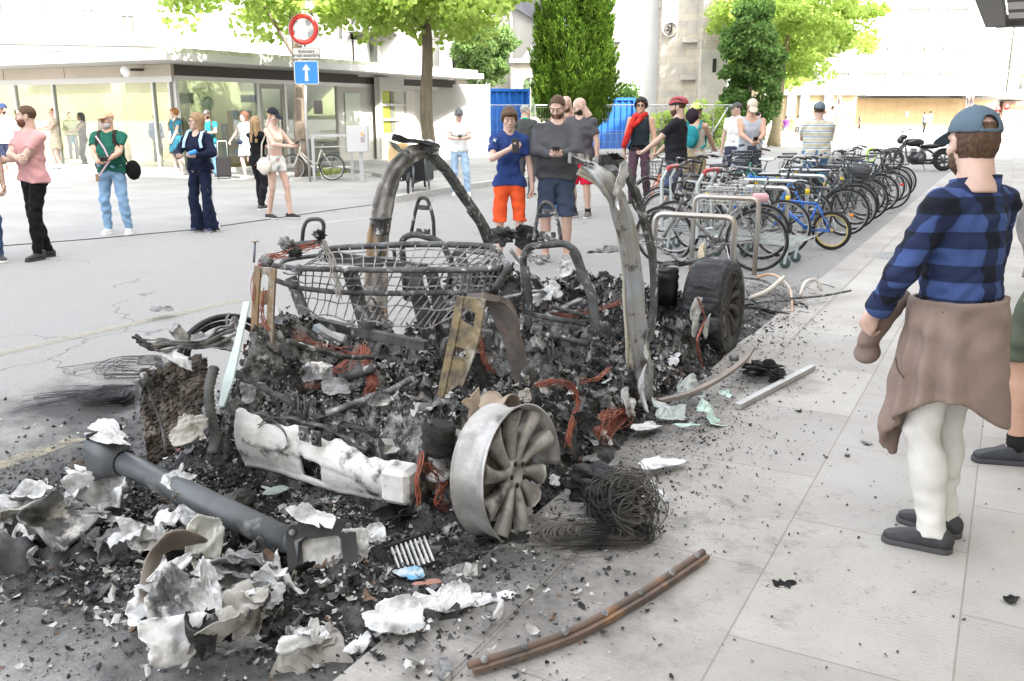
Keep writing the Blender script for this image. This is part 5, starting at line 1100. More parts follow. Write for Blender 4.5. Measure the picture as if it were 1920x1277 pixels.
 J = P('ginger woman in a teal dress carrying a big olive rucksack by the glass corner', 337, 328, 203, rot=-35, sex='f', skin='pink', hair=('mid', 'ginger'), top=('dress', (.03, .15, .22)), bottom=None, shoe=(.7, .7, .68), arms='front', yaw=-30, res=.02); backpack(J, (.10, .10, .065), w=.36, h=.62, d=.24)
 J = P('woman in a pale blue shirt dress with crossbody bag pulling a suitcase', 466, 336, 209, rot=-30, sex='f', skin='pink', hair=('bob', 'auburn'), top=('dress', (.60, .66, .76)), bottom=None, shoe=(.65, .5, .42), armR=((-.50, -.05, 1.02), (-.6, .5, -.3)), armL=((.26, .1, .84), (.5, .4, -.2)), yaw=-25, feet=((-.05, -.05, 0), (.10, .30, .16)), res=.02)
 prop(J, 'handbag', [('blob', (-.02, -.2, .98), (.11, .05, .06), .05), ('tube', [(-.1, -.18, 1.02), (-.13, -.16, 1.3), (-.05, -.05, 1.5)], .006)], cloth('bag_navy', (.02, .03, .05)), smooth=True)
 w = G(421, 336); r = empty('suitcase', 'dark upright trolley suitcase behind the woman in the pale blue dress', 'suitcase'); m_ = cloth('case', (.018, .017, .018))
 mb = MB(); mb.box((0, 0, .33), (.38, .24, .52), bev=.03); mb.build('shell', m_, r); mb = MB(); mb.tube(rounded([(-.12, .1, .58), (-.12, .1, 1.0), (.12, .1, 1.0), (.12, .1, .58)], .03), .009); mb.build('handle', ALU, r)
 for sx in (-1, 1):
  for sy in (-1, 1): mb = MB(); mb.lathe([(0, -.012), (.03, -.012), (.03, .012), (0, .012)], (sx*.14, sy*.08, .03), (1, 0, 0), 12); mb.build('wheel', mat('rubber', (.02, .02, .02)), r)
 r.location = w; r.rotation_euler.z = .3
 P('woman with long fair hair in a black top and trousers seen from behind', 490, 392, 218, rot=150, sex='f', skin='tan', hair=('long', 'long_blond'), top=('tee', BLK), bottom=('pants', (.010, .010, .012)), shoe=(.06, .05, .05), arms='phone', feet=((-.09, .08, 0), (.10, -.1, 0)), res=.017, yaw=15)
 J = P('slim woman in a black cap, halter top and white shorts looking at a phone', 523, 410, 201, rot=62, sex='f', skin='pink', hair=('bun', 'blond'), hat=('cap', (.015, .018, .025)), top=('crop', (.70, .60, .48)), bottom=('hot', (.72, .72, .70)), shoe=(.015, .015, .015), sole=(.5, .42, .3), arms='phone', pitch=22, girth=.86, feet=((-.08, .13, 0), (.10, -.16, 0)), res=.014, phone=True)
 prop(J, 'handbag', [('blob', (-.21, .04, .86), (.055, .15, .13), .12), ('tube', [(-.2, -.05, .96), (-.19, -.06, 1.2), (-.12, .0, 1.46), (-.18, .1, 1.2), (-.21, .1, .97)], .012)], cloth('bag_cream', (.66, .62, .53)), smooth=True)
 J = P('woman in a grey helmet, white shirt and light jeans near the cargo bicycle', 862, 367, 203, rot=6, sex='f', skin='pink', hair=('bun', 'brown'), hat=('helmet', (.10, .105, .11)), top=('tee', (.74, .76, .74)), bottom=('jeans', (.34, .48, .64)), shoe=(.75, .75, .75), arms='phone', pitch=25, girth=1.06, feet=((-.11, .04, 0), (.17, -.05, 0)), res=.016, phone=True)
 prop(J, 'lanyard', [('tube', [(-.06, .0, 1.5), (-.05, -.13, 1.36), (.0, -.18, 1.12), (.05, -.13, 1.36), (.06, 0, 1.5)], .006)], mat('lanyard_blue', (.2, .5, .7)))
 J = P('boy in a dark blue football shirt and bright orange shorts filming with a phone', 955, 494, 202, rot=4, skin='pink', hair=('mid', 'brown'), top=('tee', (.022, .045, .16)), bottom=('shorts', (.68, .09, .025)), shoe=(.5, .5, .5), arms='phone1', pitch=14, girth=.78, res=.013, phone=True, armR=((-.01, -.30, 1.32), (-1, 0, -1)))
 for (x, y, z, a) in ((-.17, -.1, 1.41, .4), (-.215, -.08, 1.36, .9), (-.23, -.07, 1.30, .2), (.06, -.145, 1.36, .5)):
  mb = MB(); q = []
  for k in range(8): rr = .028 if k % 2 == 0 else .009; q.append((x+rr*cos(a+k*pi/4), y-.0, z+rr*sin(a+k*pi/4)))
  mb.prism(q, (0, -.02, 0)); mb.v = [tuple(Vector(v)*J['s']) for v in mb.v]; mb.build('star_print', mat('print_white', (.75, .76, .78)), J['root'])
 J = P('stout smiling man in a charcoal jumper and navy shorts looking at his phone', 1042, 490, 179, rot=-4, skin='pink', hair=('short', 'brown'), beard='brown', top=('long', (.075, .075, .082), None, .93) if False else ('long', (.075, .075, .082)), bottom=('shorts', (.045, .062, .10)), shoe=(.3, .3, .3), arms='phone', pitch=24, yaw=-14, girth=1.22, belly=.06, res=.013, phone=True)
 J = P('grey-haired man in a dark gilet and green collar turned away behind the boy', 985, 368, 196, rot=155, skin='fair', hair=('short', 'grey'), top=('long', (.055, .06, .058)), bottom=('pants', (.07, .075, .08)), shoe=(.02, .02, .02), yaw=-40, res=.018)
 prop(J, 'collar', [('tube', [(-.07, .02, 1.49), (-.03, .075, 1.5), (.03, .075, 1.5), (.07, .02, 1.49), (.03, -.05, 1.47), (-.03, -.05, 1.47), (-.07, .02, 1.49)], .018)], cloth('green_collar', (.01, .36, .18)), smooth=True)
 P('bald bearded man in a dark grey shirt and crimson shorts leaning over a shoulder', 1088, 408, 182, rot=-25, skin='pink', hair=None, beard='dark', top=('tee', (.085, .08, .092)), bottom=('shorts', (.55, .01, .045)), shoe=(.12, .11, .1), sole=(.5, .5, .5), sock=(.02, .02, .02), yaw=-60, pitch=28, lean=9, girth=1.1, res=.015, feet=((-.10, 0, 0), (.10, .06, 0)))
 P('bald man with reddish face glancing down behind the charcoal jumper', 1058, 402, 180, rot=-10, skin='pink', hair=None, beard='brown', top=('tee', (.3, .18, .15)), bottom=('jeans', (.06, .14, .3)), shoe=(.2, .2, .2), yaw=-30, pitch=25, girth=.95, res=.018)
 J = P('curly-haired person in sunglasses and red scarf with dark top and plum trousers', 1196, 383, 184, rot=-22, skin='tan', hair=('curly', 'dark'), glasses='sun', top=('tank', (.018, .028, .035)), bottom=('pants', (.09, .05, .07)), shoe=(.02, .02, .02), arms='down', yaw=8, girth=.98, feet=((-.08, -.12, 0), (.10, .22, .06)), res=.015)
 prop(J, 'scarf', [('tube', [(-.08, .03, 1.50), (-.05, -.08, 1.47), (.04, -.1, 1.46), (.09, .0, 1.50), (.03, .09, 1.51), (-.06, .07, 1.50), (-.09, -.04, 1.47), (-.11, -.13, 1.36), (-.16, -.15, 1.2), (-.21, -.14, 1.05), (-.25, -.13, .95)], [.035, .045, .045, .04, .04, .04, .045, .05, .055, .06, .045], 10), ('tube', [(.05, -.08, 1.47), (-.02, -.14, 1.36), (-.1, -.15, 1.3)], .04, 10)], cloth('red_scarf', (.55, .04, .03), (.4, .02, .02), scale=20), smooth=True)
 prop(J, 'belt', [('lathe', [(.158, -.02), (.162, 0), (.158, .02)], (0, .01, .98), (0, 0, 1), 24)], cloth('belt', BLK))
 J = P('cyclist in a black polo shirt and red-black helmet walking a bicycle', 1262, 424, 181, rot=-118, skin='fair', hair=('short', 'brown'), beard='brown', hat=('helmet', (.30, .03, .035)), top=('polo', (.016, .016, .02)), bottom=('long_shorts', (.07, .09, .17)), shoe=(.55, .56, .56), sole=(.7, .7, .7), sock=(.04, .05, .07), arms='push', armR=((-.2, -.35, .98), (-.6, .5, -1)), yaw=10, pitch=5, girth=1.1, belly=.02, feet=((-.10, -.15, 0), (.10, .20, .0)), res=.014); 
 prop(J, 'backpack', [('blob', (0, .2, 1.52), (.07, .09, .1), .15)], cloth('action_cam', (.03, .02, .03)), smooth=True)
 J = P('cyclist in a yellow-green helmet and teal rucksack with tan trousers beside a bicycle', 1297, 398, 193, rot=150, sex='f', skin='tan', hair=('bun', 'auburn'), hat=('helmet', (.55, .68, .16)), top=('tank', (.45, .42, .36)), bottom=('capri', (.42, .33, .19)), shoe=(.5, .48, .4), arms='push', res=.016); backpack(J, (.02, .22, .25), w=.26, h=.36, d=.12)
 J = P('man in a grey cap and pale vest looking aside behind the muscular man', 1372, 360, 191, rot=-40, skin='fair', hair=('short', 'dark'), hat=('cap', (.10, .10, .10)), top=('tee', (.72, .70, .68)), bottom=('shorts', (.05, .055, .09)), shoe=(.6, .6, .6), yaw=-30, res=.018)
 J = P('muscular man in a pale grey vest and cream cap tapping a phone behind the racks', 1399, 384, 185, rot=-3, skin='tan', hair=('short', 'brown'), hat=('cap', (.62, .55, .44)), top=('tank', (.42, .45, .50)), bottom=('shorts', (.065, .075, .095)), shoe=(.3, .3, .3), arms='lowphone', pitch=35, girth=1.18, res=.014, phone=True)
 prop(J, 'watch', [('lathe', [(.032, -.012), (.035, 0), (.032, .012)], J['WL']-(J['WL']-J['EL']).normalized()*.03, tuple(J['WL']-J['EL']), 14)], mat('watch_black', BLK))
 J = P('person in a dark cap with a black rucksack walking away behind the vest man', 1418, 292, 209, rot=120, skin='tan', hair=('short', 'dark'), hat=('cap', (.04, .04, .045)), top=('tee', (.06, .065, .07)), bottom=('shorts', (.22, .3, .44)), shoe=(.1, .1, .1), feet=((-.1, -.2, 0), (.1, .22, .1)), res=.024); backpack(J, (.02, .02, .022))
 J = P('broad cyclist in a grey helmet and striped shirt standing behind the parked bicycles', 1521, 400, 191, rot=168, skin='pink', hair=('short', 'brown'), hat=('helmet', (.09, .12, .15)), top=('tee', (.5, .5, .5), None) if False else ('tee', (.5, .5, .5), STRIPES), bottom=('jeans', (.10, .19, .34)), shoe=(.3, .3, .3), arms='phone', girth=1.22, belly=.04, res=.016)
 far = [(1472, 262, 217, 160, 'm', 'dark', ('short', 'dark'), None, ('tee', (.16, .05, .20)), ('shorts', (.25, .34, .48)), 'person in a purple shirt and pale shorts on the sunlit square'),
           (1484, 259, 214, 0, 'f', 'tan', ('bun', 'brown'), None, ('dress', (.65, .30, .10)), None, 'person in an orange dress beside the purple-shirted one'),
           (1494, 260, 216, 190, 'm', 'dark', ('short', 'dark'), None, ('tee', (.7, .7, .7)), ('shorts', (.08, .08, .08)), 'small figure in a white shirt and dark shorts near the plane tree trunk'),
           (1541, 272, 206, 180, 'f', 'tan', ('curly', 'auburn'), None, ('tee', (.6, .3, .3)), ('pants', (.2, .2, .2)), 'person with dark red curls just behind the striped shirt'),
           (1556, 268, 198, 150, 'm', 'dark', ('short', 'dark'), 'dark', ('tee', (.75, .75, .75)), ('pants', (.13, .13, .11)), 'dark-haired man in a white shirt and olive trousers on the square'),
           (1579, 252, 212, 20, 'f', 'pink', ('short', 'ginger'), None, ('tee', (.7, .62, .58)), ('shorts', (.5, .45, .4)), 'washed-out figure in a pale pink top near the hoarding'),
           (1592, 250, 212, 20, 'f', 'tan', ('bun', 'brown'), None, ('dress', (.8, .78, .74)), None, 'figure in a long white dress before the tan hoarding'),
           (1610, 244, 219, 60, 'f', 'dark', ('long', 'dark'), None, ('tee', (.02, .02, .025)), ('pants', (.02, .02, .02)), 'small dark-clad figure leaning by the tan hoarding'),
           (1731, 251, 209, 30, 'm', 'dark', ('short', 'dark'), None, ('long', (.22, .24, .28)), ('pants', (.02, .02, .02)), 'person in a grey jacket and black trousers riding across the square'),
           (1741, 249, 208, 200, 'm', 'dark', ('short', 'dark'), None, ('tee', (.75, .75, .75)), ('pants', (.3, .3, .3)), 'figure in white just behind the grey-jacketed person'),
           (1762, 240, 212, 0, 'm', 'tan', ('short', 'brown'), None, ('tee', (.4, .3, .22)), ('pants', (.3, .25, .2)), 'tiny brown-clad figure at the right end of the hoarding'),
           (1866, 279, 211, 170, 'm', 'tan', ('short', 'brown'), None, ('tee', (.66, .68, .68)), ('shorts', (.18, .2, .22)), 'man in a white shirt and grey shorts walking away at the far right'),
           (1860, 243, 205, 170, 'm', 'tan', ('short', 'brown'), None, ('tee', (.45, .05, .1)), ('pants', (.1, .1, .12)), 'small figure in red near the far shopfront')]
 for (px, pf, ph, rot, sex, sk, hr, bd, tp, bt, lab) in far:
  P(lab, px, pf, ph, rot=rot, sex=sex, skin=sk, hair=hr, beard=bd, top=tp, bottom=bt, shoe=(.3, .3, .3), res=.026 if pf > 255 else .034, arms='phone' if px % 2 else 'down', feet=((-.1, -.1, 0), (.1, .12, 0)))
 for (px, pf, ph, lab, tp) in ((45, 312, 205, 'figure in a pale shirt standing behind the pavilion glass at far left', (.45, .42, .35)), (205, 302, 208, 'dark figure inside the pavilion behind the glass', (.10, .09, .07)), (298, 304, 215, 'figure in dark blue inside the pavilion near the counter', (.03, .05, .10)), (140, 300, 210, 'figure in olive standing inside the pavilion', (.10, .11, .06))):
  P(lab, px, pf, ph, rot=px % 50, skin='tan', hair=('short', 'dark'), top=('long', tp), bottom=('pants', (.05, .05, .06)), res=.03)
def stripes():
 m = cloth('striped_shirt', (.55, .52, .40)); n = m.node_tree; p = n.nodes['Principled BSDF']; tc = n.nodes.new('ShaderNodeTexCoord'); s = n.nodes.new('ShaderNodeSeparateXYZ'); n.links.new(tc.outputs['Object'], s.inputs[0])
 r = n.nodes.new('ShaderNodeValToRGB'); md = n.nodes.new('ShaderNodeMath'); md.operation = 'FRACT'; mu = n.nodes.new('ShaderNodeMath'); mu.operation = 'MULTIPLY'; mu.inputs[1].default_value = 10.5; n.links.new(s.outputs[2], mu.inputs[0]); n.links.new(mu.outputs[0], md.inputs[0]); n.links.new(md.outputs[0], r.inputs[0])
 r.color_ramp.interpolation = 'CONSTANT'; e = r.color_ramp.elements; e[0].color = (.50, .47, .36, 1); e[1].position = .55; e[1].color = (.62, .62, .58, 1)
 for q, c in ((.72, (.10, .20, .42, 1)), (.86, (.62, .62, .58, 1))): x = e.new(q); x.color = c
 n.links.new(r.outputs[0], p.inputs['Base Color']); return m
STRIPES = stripes()
crowd()
# ================================================================ STREET FURNITURE
STL = mat('galvanised', (.42, .42, .42), (.34, .34, .34), 12, rough=.35, metal=.6)
def text(s, size, loc, m, parent, ux=Vector((1, 0, 0)), name='lettering', bold=0):
 cu = bpy.data.curves.new(name, 'FONT'); cu.body = s; cu.size = size; cu.align_x = 'CENTER'; cu.align_y = 'CENTER'; cu.extrude = .001; cu.offset = bold; cu.space_line = .85
 o = bpy.data.objects.new(name, cu); COL.objects.link(o); dg = bpy.context.evaluated_depsgraph_get(); dg.update(); me = bpy.data.meshes.new_from_object(o.evaluated_get(dg)); COL.objects.unlink(o); bpy.data.objects.remove(o)
 n = Vector((ux.y, -ux.x, 0)); M = Matrix((ux, Vector((0, 0, 1)), n)).transposed().to_4x4(); M.translation = loc; me.transform(M); me.materials.clear(); me.materials.append(m)
 t = bpy.data.objects.new(name, me); COL.objects.link(t); t.parent = parent; return t
def signs():
 b = G(580, 341); y = b.y; r = empty('sign_post', 'grey metal post carrying the three traffic signs beside the leaning bicycle', 'post')
 top = Yp(570, 30, y); mb = MB(); mb.tube([(b.x+.02, y, 0), (b.x, y, 1.5), (top.x, y, top.z-.05)], .034, 12); mb.build('pole', STL, r)
 c = Yp(570, 55, y); R = .385
 for z in (Yp(570, 55, y).z, Yp(572, 100, y).z, Yp(574, 136, y).z): mb = MB(); mb.lathe([(.04, -.02), (.045, -.02), (.045, .02), (.04, .02)], (b.x, y, z), (0, 0, 1), 12); mb.build('clamp', STL, r)
 settle(r)
 RED = mat('sign_red', (.42, .018, .012), rough=.35); WH = mat('sign_white', (.22, .22, .22), rough=.35); GR = mat('sign_edge', (.42, .44, .42), rough=.4, metal=.4); BLU = mat('sign_blue', (.003, .065, .30), rough=.35)
 r = empty('traffic_sign', 'round white no-entry-for-vehicles sign with a thick red ring at the top of the post', 'traffic sign'); yy = y-.06
 cc = Vector((c.x, yy, c.z)); mb = MB(); mb.lathe([(0, -.012), (R, -.012), (R, .006), (0, .006)], cc, (0, -1, 0), 48); mb.build('backing', GR, r)
 mb = MB(); mb.lathe([(R*.66, .009), (R*.95, .009), (R*.95, .007), (R*.66, .007)], cc, (0, -1, 0), 48, closed=True); mb.build('red_ring', RED, r)
 mb = MB(); mb.lathe([(0, .0085), (R*.66, .0085)], cc, (0, -1, 0), 48); mb.build('white_disc', WH, r); settle(r)
 def plate(x0, y0, x1, y1, lab, face, edge, rad=.03):
  a = Yp(x0, y1, yy); d = Yp(x1, y0, yy); w, h = d.x-a.x, d.z-a.z; c = (a+d)/2; r = empty('traffic_sign', lab, 'traffic sign')
  def rr(w, h, q, yo):
   pts = []
   for cx, cz, a0 in ((w/2-q, h/2-q, 0), (-w/2+q, h/2-q, 90), (-w/2+q, -h/2+q, 180), (w/2-q, -h/2+q, 270)):
    for k in range(5): t = radians(a0+k*22.5); pts.append(Vector((c.x+cx+cos(t)*q, yo, c.z+cz+sin(t)*q)))
   return pts
  mb = MB(); mb.prism(rr(w, h, rad*1.3, yy), (0, .015, 0)); mb.build('backing', edge, r); mb = MB(); mb.prism(rr(w-.035, h-.035, rad, yy-.004), (0, .003, 0)); mb.build('face', face, r); return r, c, w, h
 r, c, w, h = plate(549, 89, 600, 111, 'white plate reading Autocars seuls autorises under the round sign', mat('plate_grey', (.17, .17, .168), rough=.5), mat('plate_rim', (.06, .06, .06), rough=.5))
 text('Autocars\nseuls autorisés', h*.40, Vector((c.x, yy-.006, c.z)), mat('letter_grey', (.01, .01, .01)), r, bold=.003); settle(r)
 r, c, w, h = plate(553, 114, 596, 158, 'blue square sign with a white arrow pointing up', BLU, WH)
 mb = MB(); A_ = h*.36; mb.prism([(c.x+x, yy-.005, c.z+z) for x, z in ((-.045, -A_), (.045, -A_), (.03, A_*.3), (.105, A_*.3), (0, A_), (-.105, A_*.3), (-.03, A_*.3))], (0, -.002, 0)); mb.build('arrow', WH, r); settle(r)
 r = empty('railing', 'low grey metal railing behind the leaning bicycle', 'railing'); y2 = y+.5
 for x in (588, 660): p = Yp(x, 300, y2); mb = MB(); mb.box((p.x, y2, .55), (.07, .07, 1.1)); mb.build('post', STL, r)
 for pz in (255, 276): a, b2 = Yp(585, pz, y2), Yp(664, pz-2, y2); mb = MB(); mb.bar([a, b2], .05, .07 if pz < 260 else .03); mb.build('rail', STL, r)
 settle(r)
 r = empty('utility_cabinet', 'small grey metal cabinet with stickers on a post', 'cabinet'); a = Yp(650, 285, y-.3); b2 = Yp(688, 236, y-.3); c = (a+b2)/2
 mb = MB(); mb.box((c.x, y-.1, c.z), (b2.x-a.x, .35, b2.z-a.z), bev=.01); mb.build('case', mat('cabinet_grey', (.40, .40, .40), rough=.4, metal=.3), r)
 mb = MB(); q = Yp(678, 300, y-.1); mb.box((q.x, y-.1, a.z/2), (.1, .1, a.z)); mb.build('post', STL, r)
 for dx, dz, w, h, col in ((.17, .12, .06, .08, (.75, .25, .08)), (.18, -.02, .10, .14, (.25, .2, .22)), (.24, .08, .05, .05, (.2, .2, .25))): mb = MB(); mb.box((c.x+dx*.8, y-.278, c.z+dz), (w, .006, h)); mb.build('sticker', mat('stick%02d' % int(col[0]*99), col), r)
 settle(r)
def fences():
 r0 = random.Random(3); spots = [(918, 1003, 40.), (1003, 1108, 37.5), (1108, 1240, 38.), (1240, 1336, 39.), (1336, 1372, 40.)]
 for i, (x0, x1, y) in enumerate(spots):
  r = empty('site_fence', ['mesh fence panel before the blue container at the white wall', 'mesh fence panel in front of the church lancet window', 'mesh fence panel under the conifer and right blue container', 'mesh fence panel behind the cyclists', 'mesh fence panel with a diagonal brace by the dark evergreen'][i], 'fence', 'welded mesh site fence panels')
  a = Yp(x0, 250, y); b = Yp(x1, 250, y-.3 if i != 1 else y+.5); zt = Yp(x0, 197, y).z; zb = .15; a.z = b.z = 0; mb = MB(); u_ = Vector((0, 0, 1))
  mb.tube(rounded([a, a+u_*zt, b+u_*zt, b], .05), .022, 8); mb.tube([a+u_*zb, b+u_*zb], .018, 6); f = mb.build('frame', STL, r)
  mb = MB(); L = (b-a).length; n = int(L/.11)
  for k in range(1, n): p = lerp(a, b, k/n); mb.tube([p+u_*zb, p+u_*zt], .0028, 3, cap=False)
  for k in range(5): z = zb+(zt-zb)*k/4.2; mb.tube([a+u_*z, b+u_*z], .004, 3, cap=False)
  mb.build('wire_mesh', STL, r)
  if i == 4: mb = MB(); mb.tube([a+Vector((-.6, -.3, 0)), a+Vector((.6, 0, 2.))], .025); mb.build('brace', STL, r)
  settle(r)
 r = empty('iron_railing', 'low dark iron railing along the far kerb behind the group of men', 'railing'); a = G(1090, 300); a = Yp(1090, 285, 34.5); b = Yp(1196, 280, 37.5); a.z = b.z = .1; mb = MB(); n = int((b-a).length/.11)
 zt = .88; mb.bar([a+Vector((0, 0, zt)), b+Vector((0, 0, zt))], .03, .03); mb.bar([a+Vector((0, 0, .1)), b+Vector((0, 0, .1))], .03, .02); mb.build('rail', mat('iron_dark', (.09, .10, .09), rough=.6), r); mb = MB()
 for k in range(n+1): p = lerp(a, b, k/n); mb.tube([p, p+Vector((0, 0, zt))], .008, 4, cap=False)
 mb.build('bars', MATS['iron_dark'], r); settle(r)
 r = empty('garden_wall', 'low green-grey fence wall along the far pavement behind the cyclists', 'wall'); a = Yp(1196, 283, 37.5); b = Yp(1440, 262, 58); a.z = b.z = 0; mb = MB(); wbox(mb, a, b, .1, 1.05, .12); mb.build('panel', mat('mossy_panel', (.14, .16, .09), (.22, .22, .14), 2, rough=.9, bump=.2), r)
 mb = MB(); wbox(mb, a, b, 1.05, 1.12, .2); mb.build('coping', KM, r); settle(r)
 for px, pt, y, lab in ((1574, 180, 85., 'traffic light glowing amber at the plane tree edge'), (1816, 180, 70., 'twin white-framed traffic lights above the plaid-shirted man, left one'), (1823, 180, 70., 'twin white-framed traffic lights above the plaid-shirted man, right one')):
  r = empty('traffic_light', lab, 'traffic light'); c = Yp(px, pt, y); h = Yp(px, pt+16, y).z; w = (Yp(px+8, pt, y).x-c.x)*.9; zt = c.z
  mb = MB(); mb.tube([(c.x, y+.1, 0), (c.x, y+.1, h)], .05); mb.build('pole', STL, r); mb = MB(); mb.box((c.x, y, (zt+h)/2), (w, .08, zt-h)); mb.build('backboard', WHT, r); mb = MB(); mb.box((c.x, y-.08, (zt+h)/2), (w*.62, .12, (zt-h)*.85)); mb.build('housing', mat('housing_dark', (.05, .03, .03)), r)
  mb = MB(); mb.lathe([(0, .01), (w*.2, .01)], (c.x, y-.15, zt-(zt-h)*.3), (0, -1, 0), 14); mb.build('lens', mat('lens_lit', (1., .22, .05), emit=1.2), r); settle(r)
 for px, py, y, R, lab in ((1888, 200, 90, .3, 'small far no-entry sign before the brown shopfront'), (1871, 204, 95, .28, 'tiny far red roundel by the brown shopfront')):
  r = empty('traffic_sign', lab, 'traffic sign'); c = Yp(px, py, y); mb = MB(); mb.tube([(c.x, y+.05, 0), (c.x, y+.05, c.z)], .04); mb.build('pole', STL, r); mb = MB(); mb.lathe([(0, -.01), (R, -.01), (R, .01), (0, .01)], c, (0, -1, 0), 20); mb.build('disc', mat('sign_red', (.62, .035, .02)), r); mb = MB(); mb.box((c.x, y-.02, c.z), (R*1.3, .01, R*.3)); mb.build('bar', mat('sign_white', (.7, .7, .7)), r); settle(r)
signs(); fences()
# ================================================================ BICYCLES
RUB = mat('tyre_rubber', (.008, .008, .0085), (.02, .02, .02), 20, rough=.85, bump=.3, bscale=120); CHR = mat('bike_metal', (.34, .34, .34), rough=.3, metal=.85); BPL = mat('bike_black', (.007, .007, .008), rough=.5)
def wheel(parent, c, R=.335, tw=.019, tyre=RUB, rim=CHR, seed=0, bent=0., spokes=28):
 c = Vector(c); mb = MB(); n = 44; rg = random.Random(seed)
 def cir(r, y=0): return [c+Vector((cos(2*pi*k/n)*r, y+bent*sin(4*pi*k/n), sin(2*pi*k/n)*r)) for k in range(n)]
 mb.tube(cir(R-tw*1.9), tw*.62, 6, closed=True, flat=1.1); mb.lathe([(0, -.035), (.014, -.035), (.014, -.02), (.026, -.018), (.018, -.012), (.018, .012), (.026, .018), (.014, .02), (.014, .035), (0, .035)], c, (0, 1, 0), 10)
 w = mb.build('wheel', rim, parent); mb = MB(); mb.tube(cir(R-tw), tw, 8, closed=True); mb.build('tyre', tyre, w); mb = MB()
 if spokes:
  for k in range(spokes):
   a = 2*pi*k/spokes; b = a+(.55 if k % 4 < 2 else -.55); s = .018 if k % 2 else -.018
   mb.tube([c+Vector((cos(b)*.024, s, sin(b)*.024)), c+Vector((cos(a)*(R-tw*2), 0, sin(a)*(R-tw*2)))], .0013, 3, cap=False)
  mb.build('spokes', CHR, w)
 return w
def bike(label, col, style='city', R=.335, basket=None, rack=True, guards=True, bars='flat', rimc=CHR, tyre=RUB, saddle=BPL, seed=0, group='bicycles parked along the kerb', light=None, turn=0., child=1., extra=None, fork=None):
 r = empty('bicycle', label, 'bicycle', group); k = child; metal = isinstance(col, bpy.types.Material)
 F_ = col if metal else mat('bikepaint%02x%02x%02x' % tuple(int(q*255) for q in col), col, rough=.3, spec=.6)
 RA, FA = Vector((-.46*k, 0, R)), Vector((.58*k, 0, R)); BB = Vector((-.02, 0, .285*k+(.0 if k == 1 else .04))); ST = Vector((-.19*k, 0, .80*k)); HT, HB = Vector((.355*k, 0, .88*k)), Vector((.40*k, 0, .70*k)); SD = Vector((-.235*k, 0, .97*k if k == 1 else .78))
 mb = MB(); mb.tube([BB, ST], .016, 8)
 if style == 'step': mb.tube(spline([HT*.35+HB*.65, (HB+BB)/2+Vector((-.07, 0, .02)), BB*.7+ST*.3], 6), .017, 8); mb.tube(spline([HB, (HB+BB)/2+Vector((-.05, 0, -.08)), BB], 6), .02, 8)
 else: mb.tube([HT*.8+HB*.2, ST], .016, 8); mb.tube([HB, BB], .020, 8)
 mb.tube([HT, HB], .021, 8)
 for s in (-1, 1): mb.tube([BB+Vector((0, s*.03, 0)), RA+Vector((0, s*.06, 0))], .010, 6); mb.tube([ST+Vector((0, s*.012, 0)), RA+Vector((0, s*.06, 0))], .008, 6)
 mb.build('frame', F_, r); mb = MB(); e = FA-HB
 for s in (-1, 1): mb.tube(spline([HB+Vector((0, s*.02, 0)), HB+e*.15+Vector((0, s*.05, 0)), HB+e*.6+Vector((-.01, s*.052, 0)), FA+Vector((0, s*.055, 0))], 4), .011, 6)
 mb.build('fork', fork or F_, r)
 wheel(r, RA, R, tyre=tyre, rim=rimc, seed=seed, tw=.019 if k == 1 else .024); wheel(r, FA, R, tyre=tyre, rim=rimc, seed=seed+1, tw=.019 if k == 1 else .024)
 H = HT+(HT-HB).normalized()*.10; mb = MB(); mb.tube([HT, H], .013)
 if bars == 'flat': P = [H+Vector((-.06, -.31, .02)), H+Vector((.0, -.1, .0)), H+Vector((.03, 0, 0)), H+Vector((0, .1, .0)), H+Vector((-.06, .31, .02))]
 elif bars == 'drop': P = [H+Vector((-.02, -.2, -.13)), H+Vector((.09, -.2, -.1)), H+Vector((.1, -.2, 0)), H+Vector((.02, -.18, .02)), H+Vector((.02, .18, .02)), H+Vector((.1, .2, 0)), H+Vector((.09, .2, -.1)), H+Vector((-.02, .2, -.13))]
 else: P = [H+Vector((-.17, -.29, .06)), H+Vector((-.02, -.26, .09)), H+Vector((.04, -.06, .01)), H+Vector((.04, .06, .01)), H+Vector((-.02, .26, .09)), H+Vector((-.17, .29, .06))]
 pts = spline(P, 5); mb.tube(pts, .011, 7); hb = mb.build('handlebar', CHR if seed % 2 else BPL, r); N = len(pts)
 for s, a in ((0, pts[:4]), (1, pts[-4:])): mb = MB(); mb.tube(a, .017, 8); mb.tube([a[1 if s else 2]+Vector((.03, 0, -.01)), a[1 if s else 2]+Vector((.05, (.07 if s else -.07), -.03))], .005, 5); mb.build('grip', BPL, hb)
 mb = MB()
 for s in (-1, 1): mb.tube(spline([H+Vector((0, s*.2, .0)), H+Vector((.13, s*.16, .06)), H+Vector((.15, s*.03, -.1)), HB+Vector((.03, 0, 0))], 5), .003, 4)
 mb.build('cables', BPL, r)
 mb = MB(); V = []; 
 for i in range(7):
  t = i/6; w = (.075*(1-t)**1.2+.018); x = SD.x-.12+.26*t; z = SD.z+.015*(1-t)+.006*t
  for j in range(7): a = j/6*pi; V.append((x, cos(a)*w, z+sin(a)*.03-.015))
 mb.add(V, [(i*7+j, i*7+j+1, (i+1)*7+j+1, (i+1)*7+j) for i in range(6) for j in range(6)]+[tuple(range(7)), tuple(42+q for q in range(7))[::-1]]+[(i*7, (i+1)*7, (i+1)*7+6, i*7+6) for i in range(6)], sm=True); mb.build('saddle', saddle, r)
 mb = MB(); mb.tube([ST, SD-Vector((.0, 0, .02))], .0125); mb.tube([SD+Vector((-.1, .02, -.01)), SD+Vector((0, .02, -.035)), SD+Vector((.12, .0, -.01))], .004, 5); mb.build('seat_post', CHR, r)
